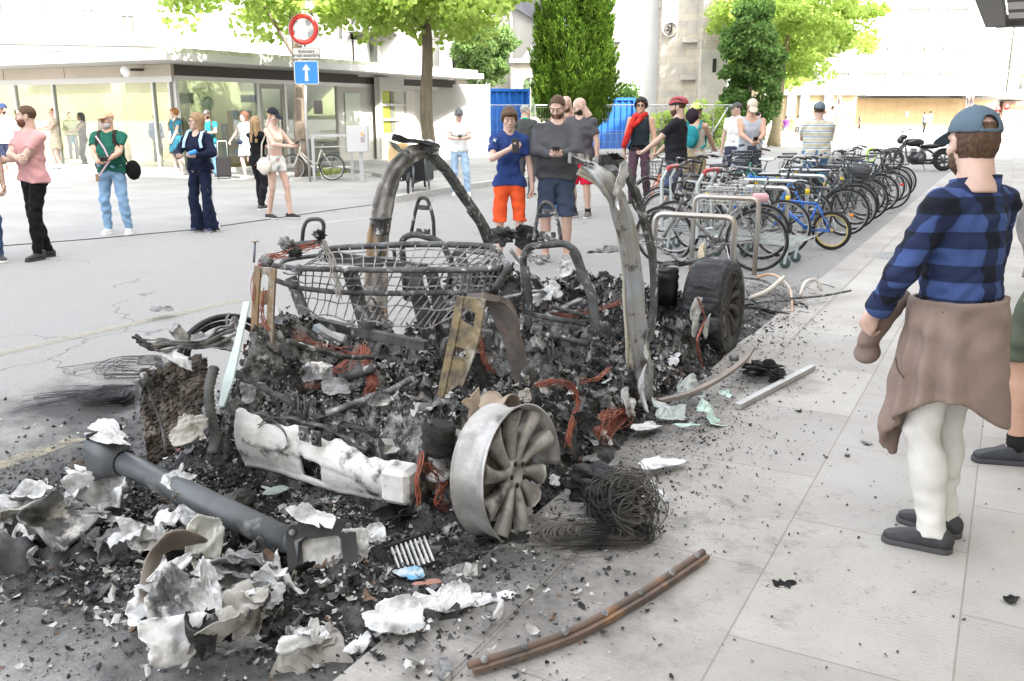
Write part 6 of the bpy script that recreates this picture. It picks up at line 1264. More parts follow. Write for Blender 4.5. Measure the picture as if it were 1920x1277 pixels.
 mb = MB(); mb.lathe([(.02, -.002), (.095*k, -.002), (.095*k, .002), (.02, .002)], BB+Vector((0, -.045, 0)), (0, 1, 0), 24, closed=True); a = seed*1.3
 for s in (-1, 1): e = Vector((cos(a)*s*.165*k, 0, sin(a)*s*.165*k)); mb.tube([BB+Vector((0, s*.06, 0)), BB+e+Vector((0, s*.07, 0))], .009, 6)
 cr = mb.build('crankset', CHR, r)
 for s in (-1, 1): e = Vector((cos(a)*s*.165*k, s*.11, sin(a)*s*.165*k)); mb = MB(); mb.box(BB+e, (.09, .07, .02)); mb.build('pedal', BPL, cr)
 mb = MB(); mb.tube([BB+Vector((.0, -.045, .09*k)), RA+Vector((0, -.045, .035)), RA+Vector((-.035, -.045, 0)), RA+Vector((0, -.045, -.035)), BB+Vector((0, -.045, -.09*k))], .004, 4); mb.build('chain', mat('chain_dark', (.06, .05, .045), rough=.5, metal=.6), r)
 if guards:
  for c, a0, a1 in ((RA, 20, 200), (FA, 30, 150)):
   pts = [c+Vector((cos(radians(q)), 0, sin(radians(q))))*(R+.018) for q in range(a0, a1, 10)]; mb = MB(); mb.bar(pts, .045, .004, up=(0, 1, 0)) if False else mb.tube(pts, .022, 6, flat=.3); mb.build('mudguard', BPL if seed % 3 else F_, r)
 if rack:
  mb = MB(); z = R*2+.06
  for s in (-1, 1): mb.tube([ST+Vector((0, s*.03, -.07)), Vector((-.32*k, s*.06, z)), Vector((-.68*k, s*.06, z))], .005, 5); mb.tube([Vector((-.55*k, s*.06, z)), RA+Vector((0, s*.07, 0))], .005, 5)
  for x in (-.34, -.45, -.56, -.67): mb.tube([(x*k, -.06, z), (x*k, .06, z)], .004, 4)
  mb.build('rack', BPL, r)
 if basket:
  x0, z0 = (-.52*k, R*2+.08) if basket[0] == 'rear' else (.62*k, .80*k); m_ = basket[1]; w, d, h = .20, .155, .22; mb = MB(); c = Vector((x0, 0, z0))
  def ring(f, z, rr): mb.tube([c+Vector((sx*w*f, sy*d*f, z)) for sx, sy in ((-1, -1), (1, -1), (1, 1), (-1, 1))], rr, 5, closed=True)
  for i in range(5): ring(.82+.18*i/4, h*i/4, .006 if i == 4 else .0026)
  for i in range(9):
   t = -1+2*i/8
   for q in (-1, 1): mb.tube([c+Vector((t*w*.82, q*d*.82, 0)), c+Vector((t*w, q*d, h))], .0025, 3); mb.tube([c+Vector((q*w*.82, t*d*.82, 0)), c+Vector((q*w, t*d, h))], .0025, 3)
   mb.tube([c+Vector((t*w*.82, -d*.82, 0)), c+Vector((t*w*.82, d*.82, 0))], .0025, 3)
  bk = mb.build('basket', m_, r)
  if len(basket) > 2: mb = MB(); mb.blob(c+Vector((0, 0, .12)), (.15, .11, .11), seed, .2); mb.build('bag', basket[2], bk)
 if light: mb = MB(); mb.blob(light[0], (.03, .03, .025), seed, .1); mb.build('reflector', light[1], r)
 mb = MB(); mb.tube([BB+Vector((-.12, .05, 0)), (-.25*k, .2, .01)], .007, 5); mb.build('kickstand', CHR, r)
 return r
def place(r, loc, rz, lean=0.):
 r.location = loc; r.rotation_euler = Euler((radians(lean), 0, rz), 'XYZ'); return r
REF = mat('orange_reflector', (.8, .25, .02), rough=.3); RRD = mat('red_reflector', (.6, .02, .02), rough=.3); MSH = mat('basket_grey', (.06, .062, .065), rough=.5, metal=.3); PLBAG = mat('plastic_white', (.6, .6, .6), rough=.4)
def bikes():
 spec = [  # u, v of the wheel nearest the kerb, col, options
  (7.9, 'silver bicycle with dirty frame standing just behind the far rusty rack', (.26, .27, .27), dict(style='sport', bars='flat', rack=False, guards=False), 1.0, 0),
  (9.2, 'small blue trick bicycle with yellow wheel rims by the flat trolley', (.01, .12, .50), dict(style='sport', R=.25, child=.72, rack=False, guards=False, rimc=mat('rim_yellow', (.5, .38, .13), rough=.4), bars='cruiser'), .30, 0),
  (10.0, 'bright blue mountain bicycle behind the trolley with the red handle', (.01, .16, .55), dict(style='sport', rack=False, guards=False), .75, 0),
  (10.7, 'black city bicycle with wide silver rims behind the small blue one', (.008, .008, .009), dict(style='step', bars='cruiser', light=(Vector((-.55, .03, .3)), REF)), .25, 0),
  (11.5, 'dark grey bicycle with orange spoke reflector and big rear basket', (.05, .05, .055), dict(style='step', bars='cruiser', basket=('rear', MSH, mat('bag_dark', (.06, .06, .065)))), .35, 0),
  (12.2, 'dark bicycle with white saddle in the middle of the row', (.03, .035, .04), dict(style='sport', saddle=mat('saddle_white', (.6, .6, .58))), .55, 0),
  (12.9, 'black bicycle with upright drop-style handlebar in the middle of the row', (.007, .007, .007), dict(style='sport', bars='drop', rack=False), .3, 0),
  (13.6, 'green-framed bicycle with black mudguards in the row', (.02, .20, .10), dict(style='step', bars='flat'), .5, 0),
  (14.3, 'grey bicycle with red rear lamp and curved mudguard', (.12, .13, .14), dict(style='step', bars='cruiser', light=(Vector((-.82, 0, .5)), RRD)), .25, 0),
  (15.1, 'black bicycle with white plastic bag in its rear basket', (.007, .007, .007), dict(style='step', bars='cruiser', basket=('rear', MSH, PLBAG)), .3, 0),
  (15.9, 'dark blue bicycle near the far end of the row', (.02, .04, .10), dict(style='sport', bars='flat'), .4, 0),
  (16.7, 'black bicycle with mesh basket and bright yellow lock second from the far end', (.012, .012, .012), dict(style='step', bars='cruiser', basket=('rear', MSH)), .25, 0),
  (17.5, 'thin-tyred bicycle at the far end of the row before the motorcycle', (.2, .2, .2), dict(style='sport', bars='drop', rack=False, guards=False), .2, 0)]
 rg = random.Random(2)
 for i, (u, lab, col, kw, v, _) in enumerate(spec):
  b = bike(lab, col, seed=i+1, **kw); R = kw.get('R', .335); back = .46*kw.get('child', 1)+R
  flip = i in (0, 5, 9)
  p = uv(u, max(.08, v-.28)+back, 0)
  place(b, p, VA+rg.uniform(-.10, .10)+(pi if flip else 0), rg.uniform(-5, 5))
 for i, (u, v, lab, col, kw) in enumerate([(11.2, 2.35, 'black bicycle with grey front basket standing beside the striped-shirt cyclist', (.007, .007, .007), dict(style='step', bars='cruiser', basket=('front', MSH))),
  (12.6, 2.2, 'white-saddled sport bicycle in the rear rank of the row', (.35, .35, .36), dict(style='sport', rack=False, saddle=mat('saddle_white', (.6, .6, .58)))), (8.9, 1.9, 'pale silver bicycle tangled behind the two shopping trolleys', (.35, .35, .35), dict(style='sport', bars='cruiser')), (9.9, 2.3, 'matt black bicycle with dark front basket behind the blue mountain bicycle', (.008, .008, .009), dict(style='step', bars='cruiser', basket=('front', MSH))), (13.4, 2.1, 'teal-green bicycle in the rear rank of the row', (.02, .22, .16), dict(style='step', bars='flat')),
  (14.6, 2.3, 'black rear-rank bicycle with wire front basket', (.012, .012, .012), dict(style='step', bars='cruiser', basket=('front', CHR)))]):
  b = bike(lab, col, seed=20+i, **kw); place(b, uv(u, v, 0), VA+rg.uniform(-.12, .12), rg.uniform(-6, 6))
 mb = MB(); c = uv(16.7, .9, .9); mb.tube([c+Vector((.09*cos(a), .0, .13*sin(a))) for a in [2*pi*k/18 for k in range(18)]], .018, 8, closed=True); o = mb.build('bicycle_lock', mat('lock_yellow', (.45, .75, .08), rough=.4)); tag(o, 'bright yellow-green ring lock hanging over a saddle in the row', 'lock'); settle(o)
 b = bike('pale city bicycle leaning against the sign post on the left', (.42, .40, .36), style='step', bars='cruiser', seed=41, group=None); p = (G(560, 341)+G(618, 337))/2; place(b, Vector((p.x, p.y+.1, 0)), pi-.02, 3)
 b = bike('dark bicycle with an orange-red fork pushed by the black-shirted cyclist', (.05, .05, .05), style='sport', rack=False, seed=42, group=None, fork=mat('fork_orange', (.75, .13, .05), rough=.35)); p = G(1262, 405); place(b, Vector((p.x+.1, p.y+.0, 0)), pi+.35, 2)
 b = bike('grey bicycle beside the cyclist in tan trousers', (.2, .2, .21), style='sport', rack=False, seed=43, group=None); p = G(1322, 395); place(b, Vector((p.x+.1, p.y+.1, 0)), -.9, 3)
 CH = mat('charred_metal', (.16, .15, .145), (.32, .31, .29), 14, rough=.8, metal=.3, bump=.4, bscale=60)
 b = bike('scorched grey bicycle with bare black wheel between rack and trolley', CH, style='sport', R=.345, rack=False, guards=False, bars='drop', saddle=CH, seed=44, group='fire-damaged bicycles', rimc=CH); pos = G(1474, 514); u, v = touv(pos); place(b, uv(u, v+.80, 0), VA+.05, -6)
 b = bike('scorched silver bicycle with wide handlebar leaning inside the racks', mat('smoky_silver', (.38, .37, .36), (.22, .21, .2), 8, rough=.5, metal=.3), style='sport', R=.345, rack=False, guards=False, seed=45, group='fire-damaged bicycles'); pos = G(1300, 470); u, v = touv(pos); place(b, uv(u, v-.62, 0), VA, 8)
bikes()
def racks():
 RS = mat('rack_steel', (.42, .41, .39), (.36, .31, .26), 3, rough=.35, metal=.7, col3=(.34, .21, .12), scale3=1.6, lo3=.55, hi3=.72, bump=.1, bscale=50); SS = mat('rack_clean', (.50, .50, .49), rough=.3, metal=.7)
 BND = mat('band_yellow', (.75, .55, .02), rough=.5)
 def hoop(pa, pb, lab, m, band=False):
  r = empty('bicycle_rack', lab, 'bicycle rack', 'tubular bicycle racks'); a = Vector((pa.x, pa.y, 0)); b = Vector((pb.x, pb.y, 0)); z = .82; mb = MB(); mb.tube(rounded([a, a+Vector((0, 0, z)), b+Vector((0, 0, z)), b], .09, 6), .026, 12); mb.build('hoop', m, r)
  for p in (a, b):
   mb = MB(); mb.lathe([(.027, 0), (.06, 0), (.06, .008), (.027, .008)], p, (0, 0, 1), 16); mb.build('flange', m, r)
   if band: mb = MB(); mb.lathe([(.027, .66), (.028, .66), (.028, .73), (.027, .73)], p, (0, 0, 1), 14); mb.build('reflective_band', BND, r)
  settle(r)
 def hp(x1, y1, w):
  b = G(x1, y1); return b+V_DIR*w, b
 for (a, b), lab, m in ((hp(1368, 583, .72), 'heat-stained steel bicycle rack hoop nearest the wreck', RS), (hp(1414, 517, .70), 'rust-streaked steel bicycle rack hoop second from the wreck', RS)): hoop(a, b, lab, m)
 for i, (u, v0, lab, m) in enumerate([] and [(4.55, .72, 'heat-stained steel bicycle rack hoop nearest the wreck', RS), (5.25, .62, 'rust-streaked steel bicycle rack hoop second from the wreck', RS)]):
  a, b = uv(u, v0), uv(u, v0+.98); hoop(a, b, lab, m)
 for i, u in enumerate((8.4, 9.6, 10.9, 12.3, 13.8)): hoop(uv(u, .75), uv(u, 1.75), ['clean steel rack hoop with yellow bands behind the scorched bicycle', 'steel rack hoop with yellow bands beside the blue mountain bicycle', 'steel rack hoop with yellow bands mid-row', 'steel rack hoop with yellow bands further along the row', 'last steel rack hoop with yellow bands in the row'][i], SS, True)
racks()
def trolley(lab, loc, rz, basket=True, slant=0):
 r = empty('flatbed_trolley', lab, 'trolley', 'flatbed shopping trolleys'); GP = mat('trolley_grey', (.48, .52, .51), rough=.4, metal=.3); L, w, z = 1.15, .28, .30; mb = MB()
 mb.bar([(-.35, -w, z), (L-.35, -w, z-.02)], .035, .04); mb.bar([(-.35, w, z), (L-.35, w, z-.02)], .035, .04)
 mb.build('chassis', GP, r); mb = MB()
 for k in range(9): y = -w+2*w*k/8; mb.tube([(-.35, y, z+.03), (L-.3, y, z+.01), (L-.22, y*.9, z+.04)], .004, 4)
 for k in range(14): x = -.35+L*k/13; mb.tube([(x, -w, z+.035), (x, w, z+.035)], .004, 4)
 mb.build('wire_deck', mat('wire_zinc', (.55, .58, .57), rough=.35, metal=.5), r); mb = MB()
 mb.bar([(-.33, -w+.02, z), (-.36, -w+.03, .9), (-.30, -w+.04, 1.02)], .07, .03, up=(1, 0, 0)); mb.bar([(-.33, w-.02, z), (-.36, w-.03, .9), (-.30, w-.04, 1.02)], .07, .03, up=(1, 0, 0)); mb.build('upright', GP, r)
 mb = MB(); mb.tube(spline([(-.30, -w+.03, 1.0), (-.28, -w+.06, 1.05), (-.26, 0, 1.06), (-.28, w-.06, 1.05), (-.30, w-.03, 1.0)], 5), .026, 10); mb.build('handle', mat('handle_red', (.55, .015, .02), (.25, .05, .04), 6, rough=.4), r)
 if basket:
  mb = MB(); bx0, bx1, bz0, bz1 = -.30, .20, .68, .88
  for i in range(6): z_ = bz0+(bz1-bz0)*i/5; e = .04*i/5; mb.tube([(bx0, -w+.04-e*.5, z_), (bx1+e, -w+.04-e*.5, z_), (bx1+e, w-.04+e*.5, z_), (bx0, w-.04+e*.5, z_)], .0035 if i < 5 else .006, 4, closed=True)
  for k in range(13): x = bx0+(bx1-bx0)*k/12; [mb.tube([(x, s*(w-.04), bz0), (x+.03*k/12, s*(w-.02), bz1)], .003, 3) for s in (-1, 1)]; mb.tube([(x, -w+.04, bz0), (x, w-.04, bz0)], .003, 3)
  for k in range(9): y = (-w+.04)+2*(w-.04)*k/8; mb.tube([(bx1, y, bz0), (bx1+.04, y*1.06, bz1)], .003, 3)
  mb.build('wire_basket', mat('basket_cream', (.60, .60, .55), rough=.4, metal=.2), r)
 for x in (-.25, L-.45):
  for y in (-w+.03, w-.03):
   mb = MB(); mb.lathe([(0, -.014), (.055, -.014), (.062, -.008), (.062, .008), (.055, .014), (0, .014)], (x, y, .062), (0, 1, 0), 18); c = mb.build('wheel', mat('castor_teal', (.06, .09, .09), rough=.6), r); mb = MB(); mb.bar([(x, y-.024, .05), (x+.02, y-.024, z)], .03, .006, up=(0, 1, 0)); mb.bar([(x, y+.024, .05), (x+.02, y+.024, z)], .03, .006, up=(0, 1, 0)); mb.build('fork', GP, c)
 r.location = loc; r.rotation_euler = (0, 0, rz); return r
p = G(1478, 506); u, v = touv(p); trolley('grey flatbed trolley with cream wire basket and red handle among the bicycles', uv(u+.35, v+.75), VA+pi-.03)
p = G(1370, 498); u, v = touv(p); trolley('grey flatbed trolley without basket and with a red handle behind the scorched bicycle', uv(u+.9, v+.75), VA+pi+.1, basket=False)
c = uv(touv(G(1478, 506))[0]+.35, touv(G(1478, 506))[1]+.55, .69); mb = MB(); mb.lathe([(0, 0), (.05, 0), (.055, .02), (.055, .16), (.03, .19), (0, .19)], c+Vector((.0, -.05, .06)), (1, .1, 0), 14); o = mb.build('bottle', mat('pink_plastic', (.65, .35, .38), rough=.3)); tag(o, 'pink-labelled plastic bottle lying in the cream wire basket', 'bottle'); settle(o)
def motorbike():
 r = empty('motorcycle', 'black cruiser motorcycle with orange tank stripe parked beyond the bicycles', 'motorcycle'); BK = mat('moto_black', (.008, .008, .01), rough=.15, spec=.8); MK = mat('moto_dark_metal', (.09, .09, .095), rough=.35, metal=.8)
 for x, R, w in ((-.72, .32, .085), (.78, .33, .065)):
  mb = MB(); n = 40; mb.tube([Vector((x+cos(2*pi*k/n)*(R-w*.8), 0, R+sin(2*pi*k/n)*(R-w*.8))) for k in range(n)], w*.85, 10, closed=True); wv = mb.build('wheel', RUB, r); mb = MB(); mb.lathe([(0, -.05), (.06, -.05), (.07, -.02), (.07, .02), (.06, .05), (0, .05)], (x, 0, R), (0, 1, 0), 16)
  for k in range(7): a = 2*pi*k/7; mb.bar([Vector((x, 0, R)), Vector((x+cos(a)*(R-w*1.4), 0, R+sin(a)*(R-w*1.4)))], .03, .04)
  mb.lathe([(R-w*1.6, -.04), (R-w*1.4, -.045), (R-w*1.4, .045), (R-w*1.6, .04)], (x, 0, R), (0, 1, 0), 32, closed=True); mb.build('rim', MK, wv)
  mb = MB(); mb.tube([Vector((x+cos(radians(q)), 0, R*.98+sin(radians(q))))*1 if False else Vector((x+cos(radians(q))*(R+.03), 0, R+sin(radians(q))*(R+.03))) for q in (range(20, 170, 10) if x < 0 else range(35, 140, 8))], w*1.0, 8, flat=.35); mb.build('mudguard', BK, r)
 mb = MB(); mb.tube([(.45, .0, .88), (.2, 0, .8), (-.3, 0, .6), (-.55, 0, .42)], .03); mb.tube([(.45, 0, .85), (.38, .0, .4), (.2, 0, .2), (-.3, 0, .22), (-.5, 0, .4)], .025); mb.build('frame', MK, r)
 mb = MB()
 for s in (-1, 1): mb.tube([(.40, s*.10, .95), (.78, s*.10, .33)], .03); mb.tube([(.52, s*.10, .76), (.66, s*.10, .53)], .045)
 mb.build('fork', MK, r)
 mb = MB(); mb.blob((.18, 0, .86), (.30, .15, .13), 1, .03); tk = mb.build('tank', BK, r); mb = MB(); mb.bar([(.05, -.152, .86), (.32, -.142, .87)], .01, .05); mb.build('tank_stripe', mat('stripe_orange', (.7, .2, .02)), tk)
 mb = MB(); mb.blob((-.3, 0, .74), (.30, .15, .075), 2, .03); mb.blob((-.62, 0, .78), (.16, .11, .06), 3, .03); mb.build('seat', BPL, r)
 mb = MB(); mb.blob((.05, 0, .40), (.26, .18, .17), 4, .15); mb.lathe([(.0, -.24), (.12, -.24), (.13, -.2), (.13, .2), (.12, .24), (0, .24)], (-.02, 0, .36), (0, 1, 0), 20)
 for k in range(7):
  for x, t in ((.16, .25), (-.06, -.25)): mb.box((x+t*.02*k, 0, .50+.028*k), (.17, .2, .012))
 mb.build('engine', MK, r); mb = MB()
 for s in (0, 1): mb.tube(spline([(.2, -.14, .5), (.3, -.18, .4), (.2, -.2, .25+.06*s), (-.3, -.21, .24+.09*s), (-.9, -.21, .28+.10*s)], 5), [.022]*12+[.04]*9, 10)
 mb.build('exhaust', MK, r); mb = MB(); mb.tube(spline([(.30, -.38, 1.04), (.40, -.25, 1.08), (.45, 0, 1.02), (.40, .25, 1.08), (.30, .38, 1.04)], 5), .013); hb = mb.build('handlebar', BPL, r)
 for s in (-1, 1): mb = MB(); mb.tube([(.42, s*.27, 1.08), (.44, s*.33, 1.2)], .006); mb.blob((.44, s*.36, 1.22), (.02, .07, .04), 5, .05); mb.build('mirror', BPL, hb)
 mb = MB(); mb.blob((.60, 0, .93), (.10, .11, .12), 6, .03); mb.blob((.52, 0, 1.02), (.12, .12, .08), 7, .03); mb.build('headlamp', BK, r)
 mb = MB(); mb.tube([(-.05, .15, .2), (-.1, .3, .02)], .012); mb.build('kickstand', MK, r)
 c = G(1722, 320); place(r, Vector((c.x, c.y, 0)), pi-.12, 6)
motorbike()
def cargo():
 r = empty('cargo_bicycle', 'dark cargo bicycle with black load box under a grey cover and tan bag', 'cargo bicycle'); DK = mat('cargo_dark', (.009, .011, .013), rough=.6); FR = mat('cargo_frame', (.06, .065, .07), rough=.4)
 wheel(r, (-1.0, 0, .33), .33, .024, seed=2); wheel(r, (.98, 0, .25), .25, .026, seed=3)
 mb = MB(); mb.tube([(.98, .06, .25), (.80, .05, .6), (.62, 0, .68), (.55, 0, .3), (-.35, 0, .3), (-.62, 0, .32)], .024); mb.tube([(-.62, 0, .32), (-.75, 0, .9)], .022); mb.tube([(-.35, 0, .3), (-.25, 0, .98)], .022); mb.tube([(-.27, 0, .75), (-.7, 0, .7)], .02)
 for s in (-1, 1): mb.tube([(-.62, s*.03, .32), (-1.0, s*.07, .33)], .012); mb.tube([(-.7, s*.02, .7), (-1.0, s*.07, .33)], .010); mb.tube(rounded([(-.2, s*.28, .72), (-.2, s*.28, .33), (.55, s*.28, .33), (.68, s*.26, .80)], .06), .015)
 mb.build('frame', FR, r); mb = MB()
 V = [(-.22, -.27, .34), (.55, -.25, .34), (.70, -.24, .78), (-.22, -.29, .72), (-.22, .27, .34), (.55, .25, .34), (.70, .24, .78), (-.22, .29, .72)]
 mb.add(V, [(0, 1, 2, 3), (5, 4, 7, 6), (1, 5, 6, 2), (4, 0, 3, 7), (0, 4, 5, 1)]); bx = mb.build('load_box', DK, r)
 mb = MB(); mb.blob((.18, 0, .84), (.42, .25, .17), 8, .18); mb.blob((.45, 0, .95), (.2, .2, .12), 9, .25); mb.build('cover', mat('cover_grey', (.17, .17, .175), (.05, .05, .05), 4, rough=.35, bump=.5, bscale=14), r)
 mb = MB(); mb.tube(spline([(-.42, -.3, 1.1), (-.3, -.2, 1.14), (-.25, 0, 1.08), (-.3, .2, 1.14), (-.42, .3, 1.1)], 4), .013); mb.tube([(-.25, 0, .95), (-.25, 0, 1.08)], .015); mb.build('handlebar', BPL, r)
 mb = MB(); mb.blob((-.76, 0, .96), (.14, .08, .035), 3, .03); mb.build('saddle', BPL, r); mb = MB(); mb.blob((-1.05, 0, .82), (.2, .16, .16), 4, .2); mb.build('pannier', BPL, r)
 mb = MB(); mb.tube([Vector((.98+cos(radians(q))*.29, 0, .25+sin(radians(q))*.29)) for q in range(20, 200, 12)], .03, 6, flat=.3); mb.build('mudguard', DK, r)
 mb = MB(); mb.tube([(0, -.2, .33), (-.05, -.24, .01)], .012); mb.tube([(0, .2, .33), (-.05, .24, .01)], .012); mb.build('kickstand', FR, r)
 fa, ra = G(753, 381), G(813, 353); c = (fa+ra)/2; place(r, Vector((c.x, c.y, 0)), atan2(fa.y-ra.y, fa.x-ra.x), 0)
 mb = MB(); N = 9; V = []
 for i in range(N+1):
  for j in range(12): a = 2*pi*j/12; k = .85+.25*i/N+.04*sin(3*a+i); V.append((cos(a)*.19*k, sin(a)*.12*k, .42*i/N+(.03*sin(2*a) if i == N else 0)))
 mb.add(V, [(i*12+j, i*12+(j+1) % 12, (i+1)*12+(j+1) % 12, (i+1)*12+j) for i in range(N) for j in range(12)], sm=True)
 o = mb.build('tan_bag', mat('tan_sack', (.55, .40, .20), (.48, .34, .16), 6, rough=.7, bump=.4, bscale=12)); q = Yp(742, 300, fa.y-.1); o.location = (q.x, fa.y-.1, .72); o.rotation_euler = (.1, .15, .4); tag(o, 'crumpled tan bag propped on the front of the cargo bicycle', 'bag')
cargo()
# ================================================================ THE BURNT-OUT CAR
def VL(pts, v): vs = v if isinstance(v, (list, tuple)) else [v]*len(pts); return [Vp(x, y, q) for (x, y), q in zip(pts, vs)]
def UL(pts, u): us = u if isinstance(u, (list, tuple)) else [u]*len(pts); return [Up(x, y, q) for (x, y), q in zip(pts, us)]
CHAR = mat('char_black', (.006, .006, .006), (.018, .0175, .017), 9, rough=.95, bump=.9, bscale=60, col3=(.14, .137, .133), scale3=18, lo3=.60, hi3=.70)
ASH = mat('ash_mix', (.009, .009, .009), (.095, .092, .09), 12, rough=.95, bump=1., bscale=75, lo=.42, hi=.60, col3=(.62, .61, .6), scale3=11, lo3=.60, hi3=.70)
ALW = mat('torn_aluminium', (.63, .63, .63), (.32, .318, .31), 8, rough=.6, metal=.15, bump=.5, bscale=30, lo=.45, hi=.62, col3=(.13, .12, .11), scale3=6, lo3=.56, hi3=.68)
ALG = mat('sooty_aluminium', (.24, .24, .24), (.06, .059, .058), 9, rough=.7, metal=.2, bump=.6, bscale=40, col3=(.58, .56, .53), scale3=8, lo3=.56, hi3=.66)
STG = mat('burnt_steel', (.115, .117, .117), (.04, .038, .036), 9, rough=.7, metal=.3, bump=.4, bscale=70, col3=(.50, .49, .48), scale3=17, lo3=.58, hi3=.66)
STP = mat('heat_blued_steel', (.40, .44, .47), (.36, .34, .31), 5, rough=.5, metal=.35, bump=.35, bscale=40, col3=(.13, .115, .10), scale3=9, lo3=.57, hi3=.68)
RST = mat('rust_ochre', (.27, .175, .09), (.17, .13, .09), 12, rough=.85, bump=.35, bscale=50, col3=(.42, .40, .36), scale3=4, lo3=.52, hi3=.66)
RSB = mat('rust_brown', (.10, .078, .06), (.03, .026, .022), 12, rough=.95, bump=1., bscale=30, lo=.42, hi=.58, col3=(.21, .18, .14), scale3=5, lo3=.52, hi3=.64)
BGE = mat('beige_scorched', (.42, .34, .26), (.33, .26, .20), 4, rough=.75, bump=.2, bscale=30, col3=(.10, .09, .08), scale3=5, lo3=.62, hi3=.72)
WRE = mat('copper_wire', (.34, .10, .055), (.20, .06, .04), 20, rough=.6); WRB = mat('black_wire', (.012, .012, .011), (.10, .09, .075), 5, rough=.7); GLZ = mat('mint_glass_sheet', (.42, .60, .53), (.55, .66, .61), 5, rough=.3, bump=.5, bscale=30, col3=(.2, .25, .23), scale3=9, lo3=.6, hi3=.7)
RED_ = mat('red_board', (.28, .04, .035), (.12, .03, .03), 12, rough=.7, bump=.4)
def fbm(x, y, rg, octs=((1.3, 1.), (2.9, .5), (6.1, .28), (13., .16), (29., .09))):
 z = np.zeros_like(x)
 for f, a in octs:
  for k in range(3):
   t = rg.uniform(0, 2*pi); p = rg.uniform(0, 6.28); q = f*rg.uniform(.8, 1.25)
   s = np.sin(q*2.2*(x*np.cos(t)+y*np.sin(t))+p+1.5*np.sin(q*1.3*(y*np.cos(t)-x*np.sin(t))+p*2)); z += a*(s if k else 1-2*np.abs(s))*.5
 return z
def hump(u, v, cu, cv, ru, rv): return np.exp(-(((u-cu)/ru)**2+((v-cv)/rv)**2))
RIDGES = [((.07, 1.62), (.10, .95)), ((.10, .95), (.07, .28)), ((.62, 1.55), (.66, .3)), ((.08, 1.55), (.62, 1.5)), ((.08, .98), (.62, 1.02)), ((.08, .36), (.62, .34)), ((1.25, .2), (1.25, 1.6)), ((2.0, .3), (2.1, 1.6)), ((.7, .15), (3., .17))]
def ridge_d(u, v):
 d = np.full(np.shape(u), 9.)
 for (a, b), (c, e) in RIDGES:
  t = np.clip(((u-a)*(c-a)+(v-b)*(e-b))/((c-a)**2+(e-b)**2), 0, 1); d = np.minimum(d, np.hypot(u-a-t*(c-a), v-b-t*(e-b)))
 return d
def base_h(u, v):
 """height of the charred mass over the road, in car coordinates (metres along and across)"""
 box = 1/(1+np.exp(-(u+.02)/.035))/(1+np.exp((u-3.55)/.07))/(1+np.exp(-(v-.16)/.05))/(1+np.exp((v-1.80)/.05))
 h = .26*box+.12*hump(u, v, .15, 1.0, .30, .75)*box-.22*hump(u, v, .42, .72, .13, .16)-.12*hump(u, v, .42, 1.25, .16, .2)+.10*hump(u, v, .75, .3, .3, .25)*box
 h += .05*hump(u, v, 1.6, .9, .5, .5)*box+.26*hump(u, v, 3.15, .75, .32, .5)*box+.20*hump(u, v, 2.6, 1.3, .35, .45)*box+.10*hump(u, v, 2.2, .45, .35, .25)*box+.16*hump(u, v, 3.3, 1.5, .25, .3)
 h += .17*np.exp(-((v-1.62)/.13)**2)*np.clip((u-.12)/.1, 0, 1)*np.clip((3.3-u)/.3, 0, 1)+.12*hump(u, v, .32, 1.5, .14, .16)
 h += box*.17*np.exp(-(ridge_d(u, v)/.065)**2)
 h += .10*hump(u, v, .95, .08, .6, .14)+.07*hump(u, v, 2.3, .05, .7, .13)+.05*hump(u, v, -.3, 1.1, .32, .7)+.07*hump(u, v, -.75, .7, .28, .45)+.05*hump(u, v, -.95, 1.45, .25, .35)+.05*hump(u, v, 1.2, 1.95, 1.2, .16)+.05*hump(u, v, -.45, .3, .3, .3)
 h += .08*hump(u, v, 4.25, .55, .32, .35)+.04*hump(u, v, 3.9, .1, .3, .2)
 return h
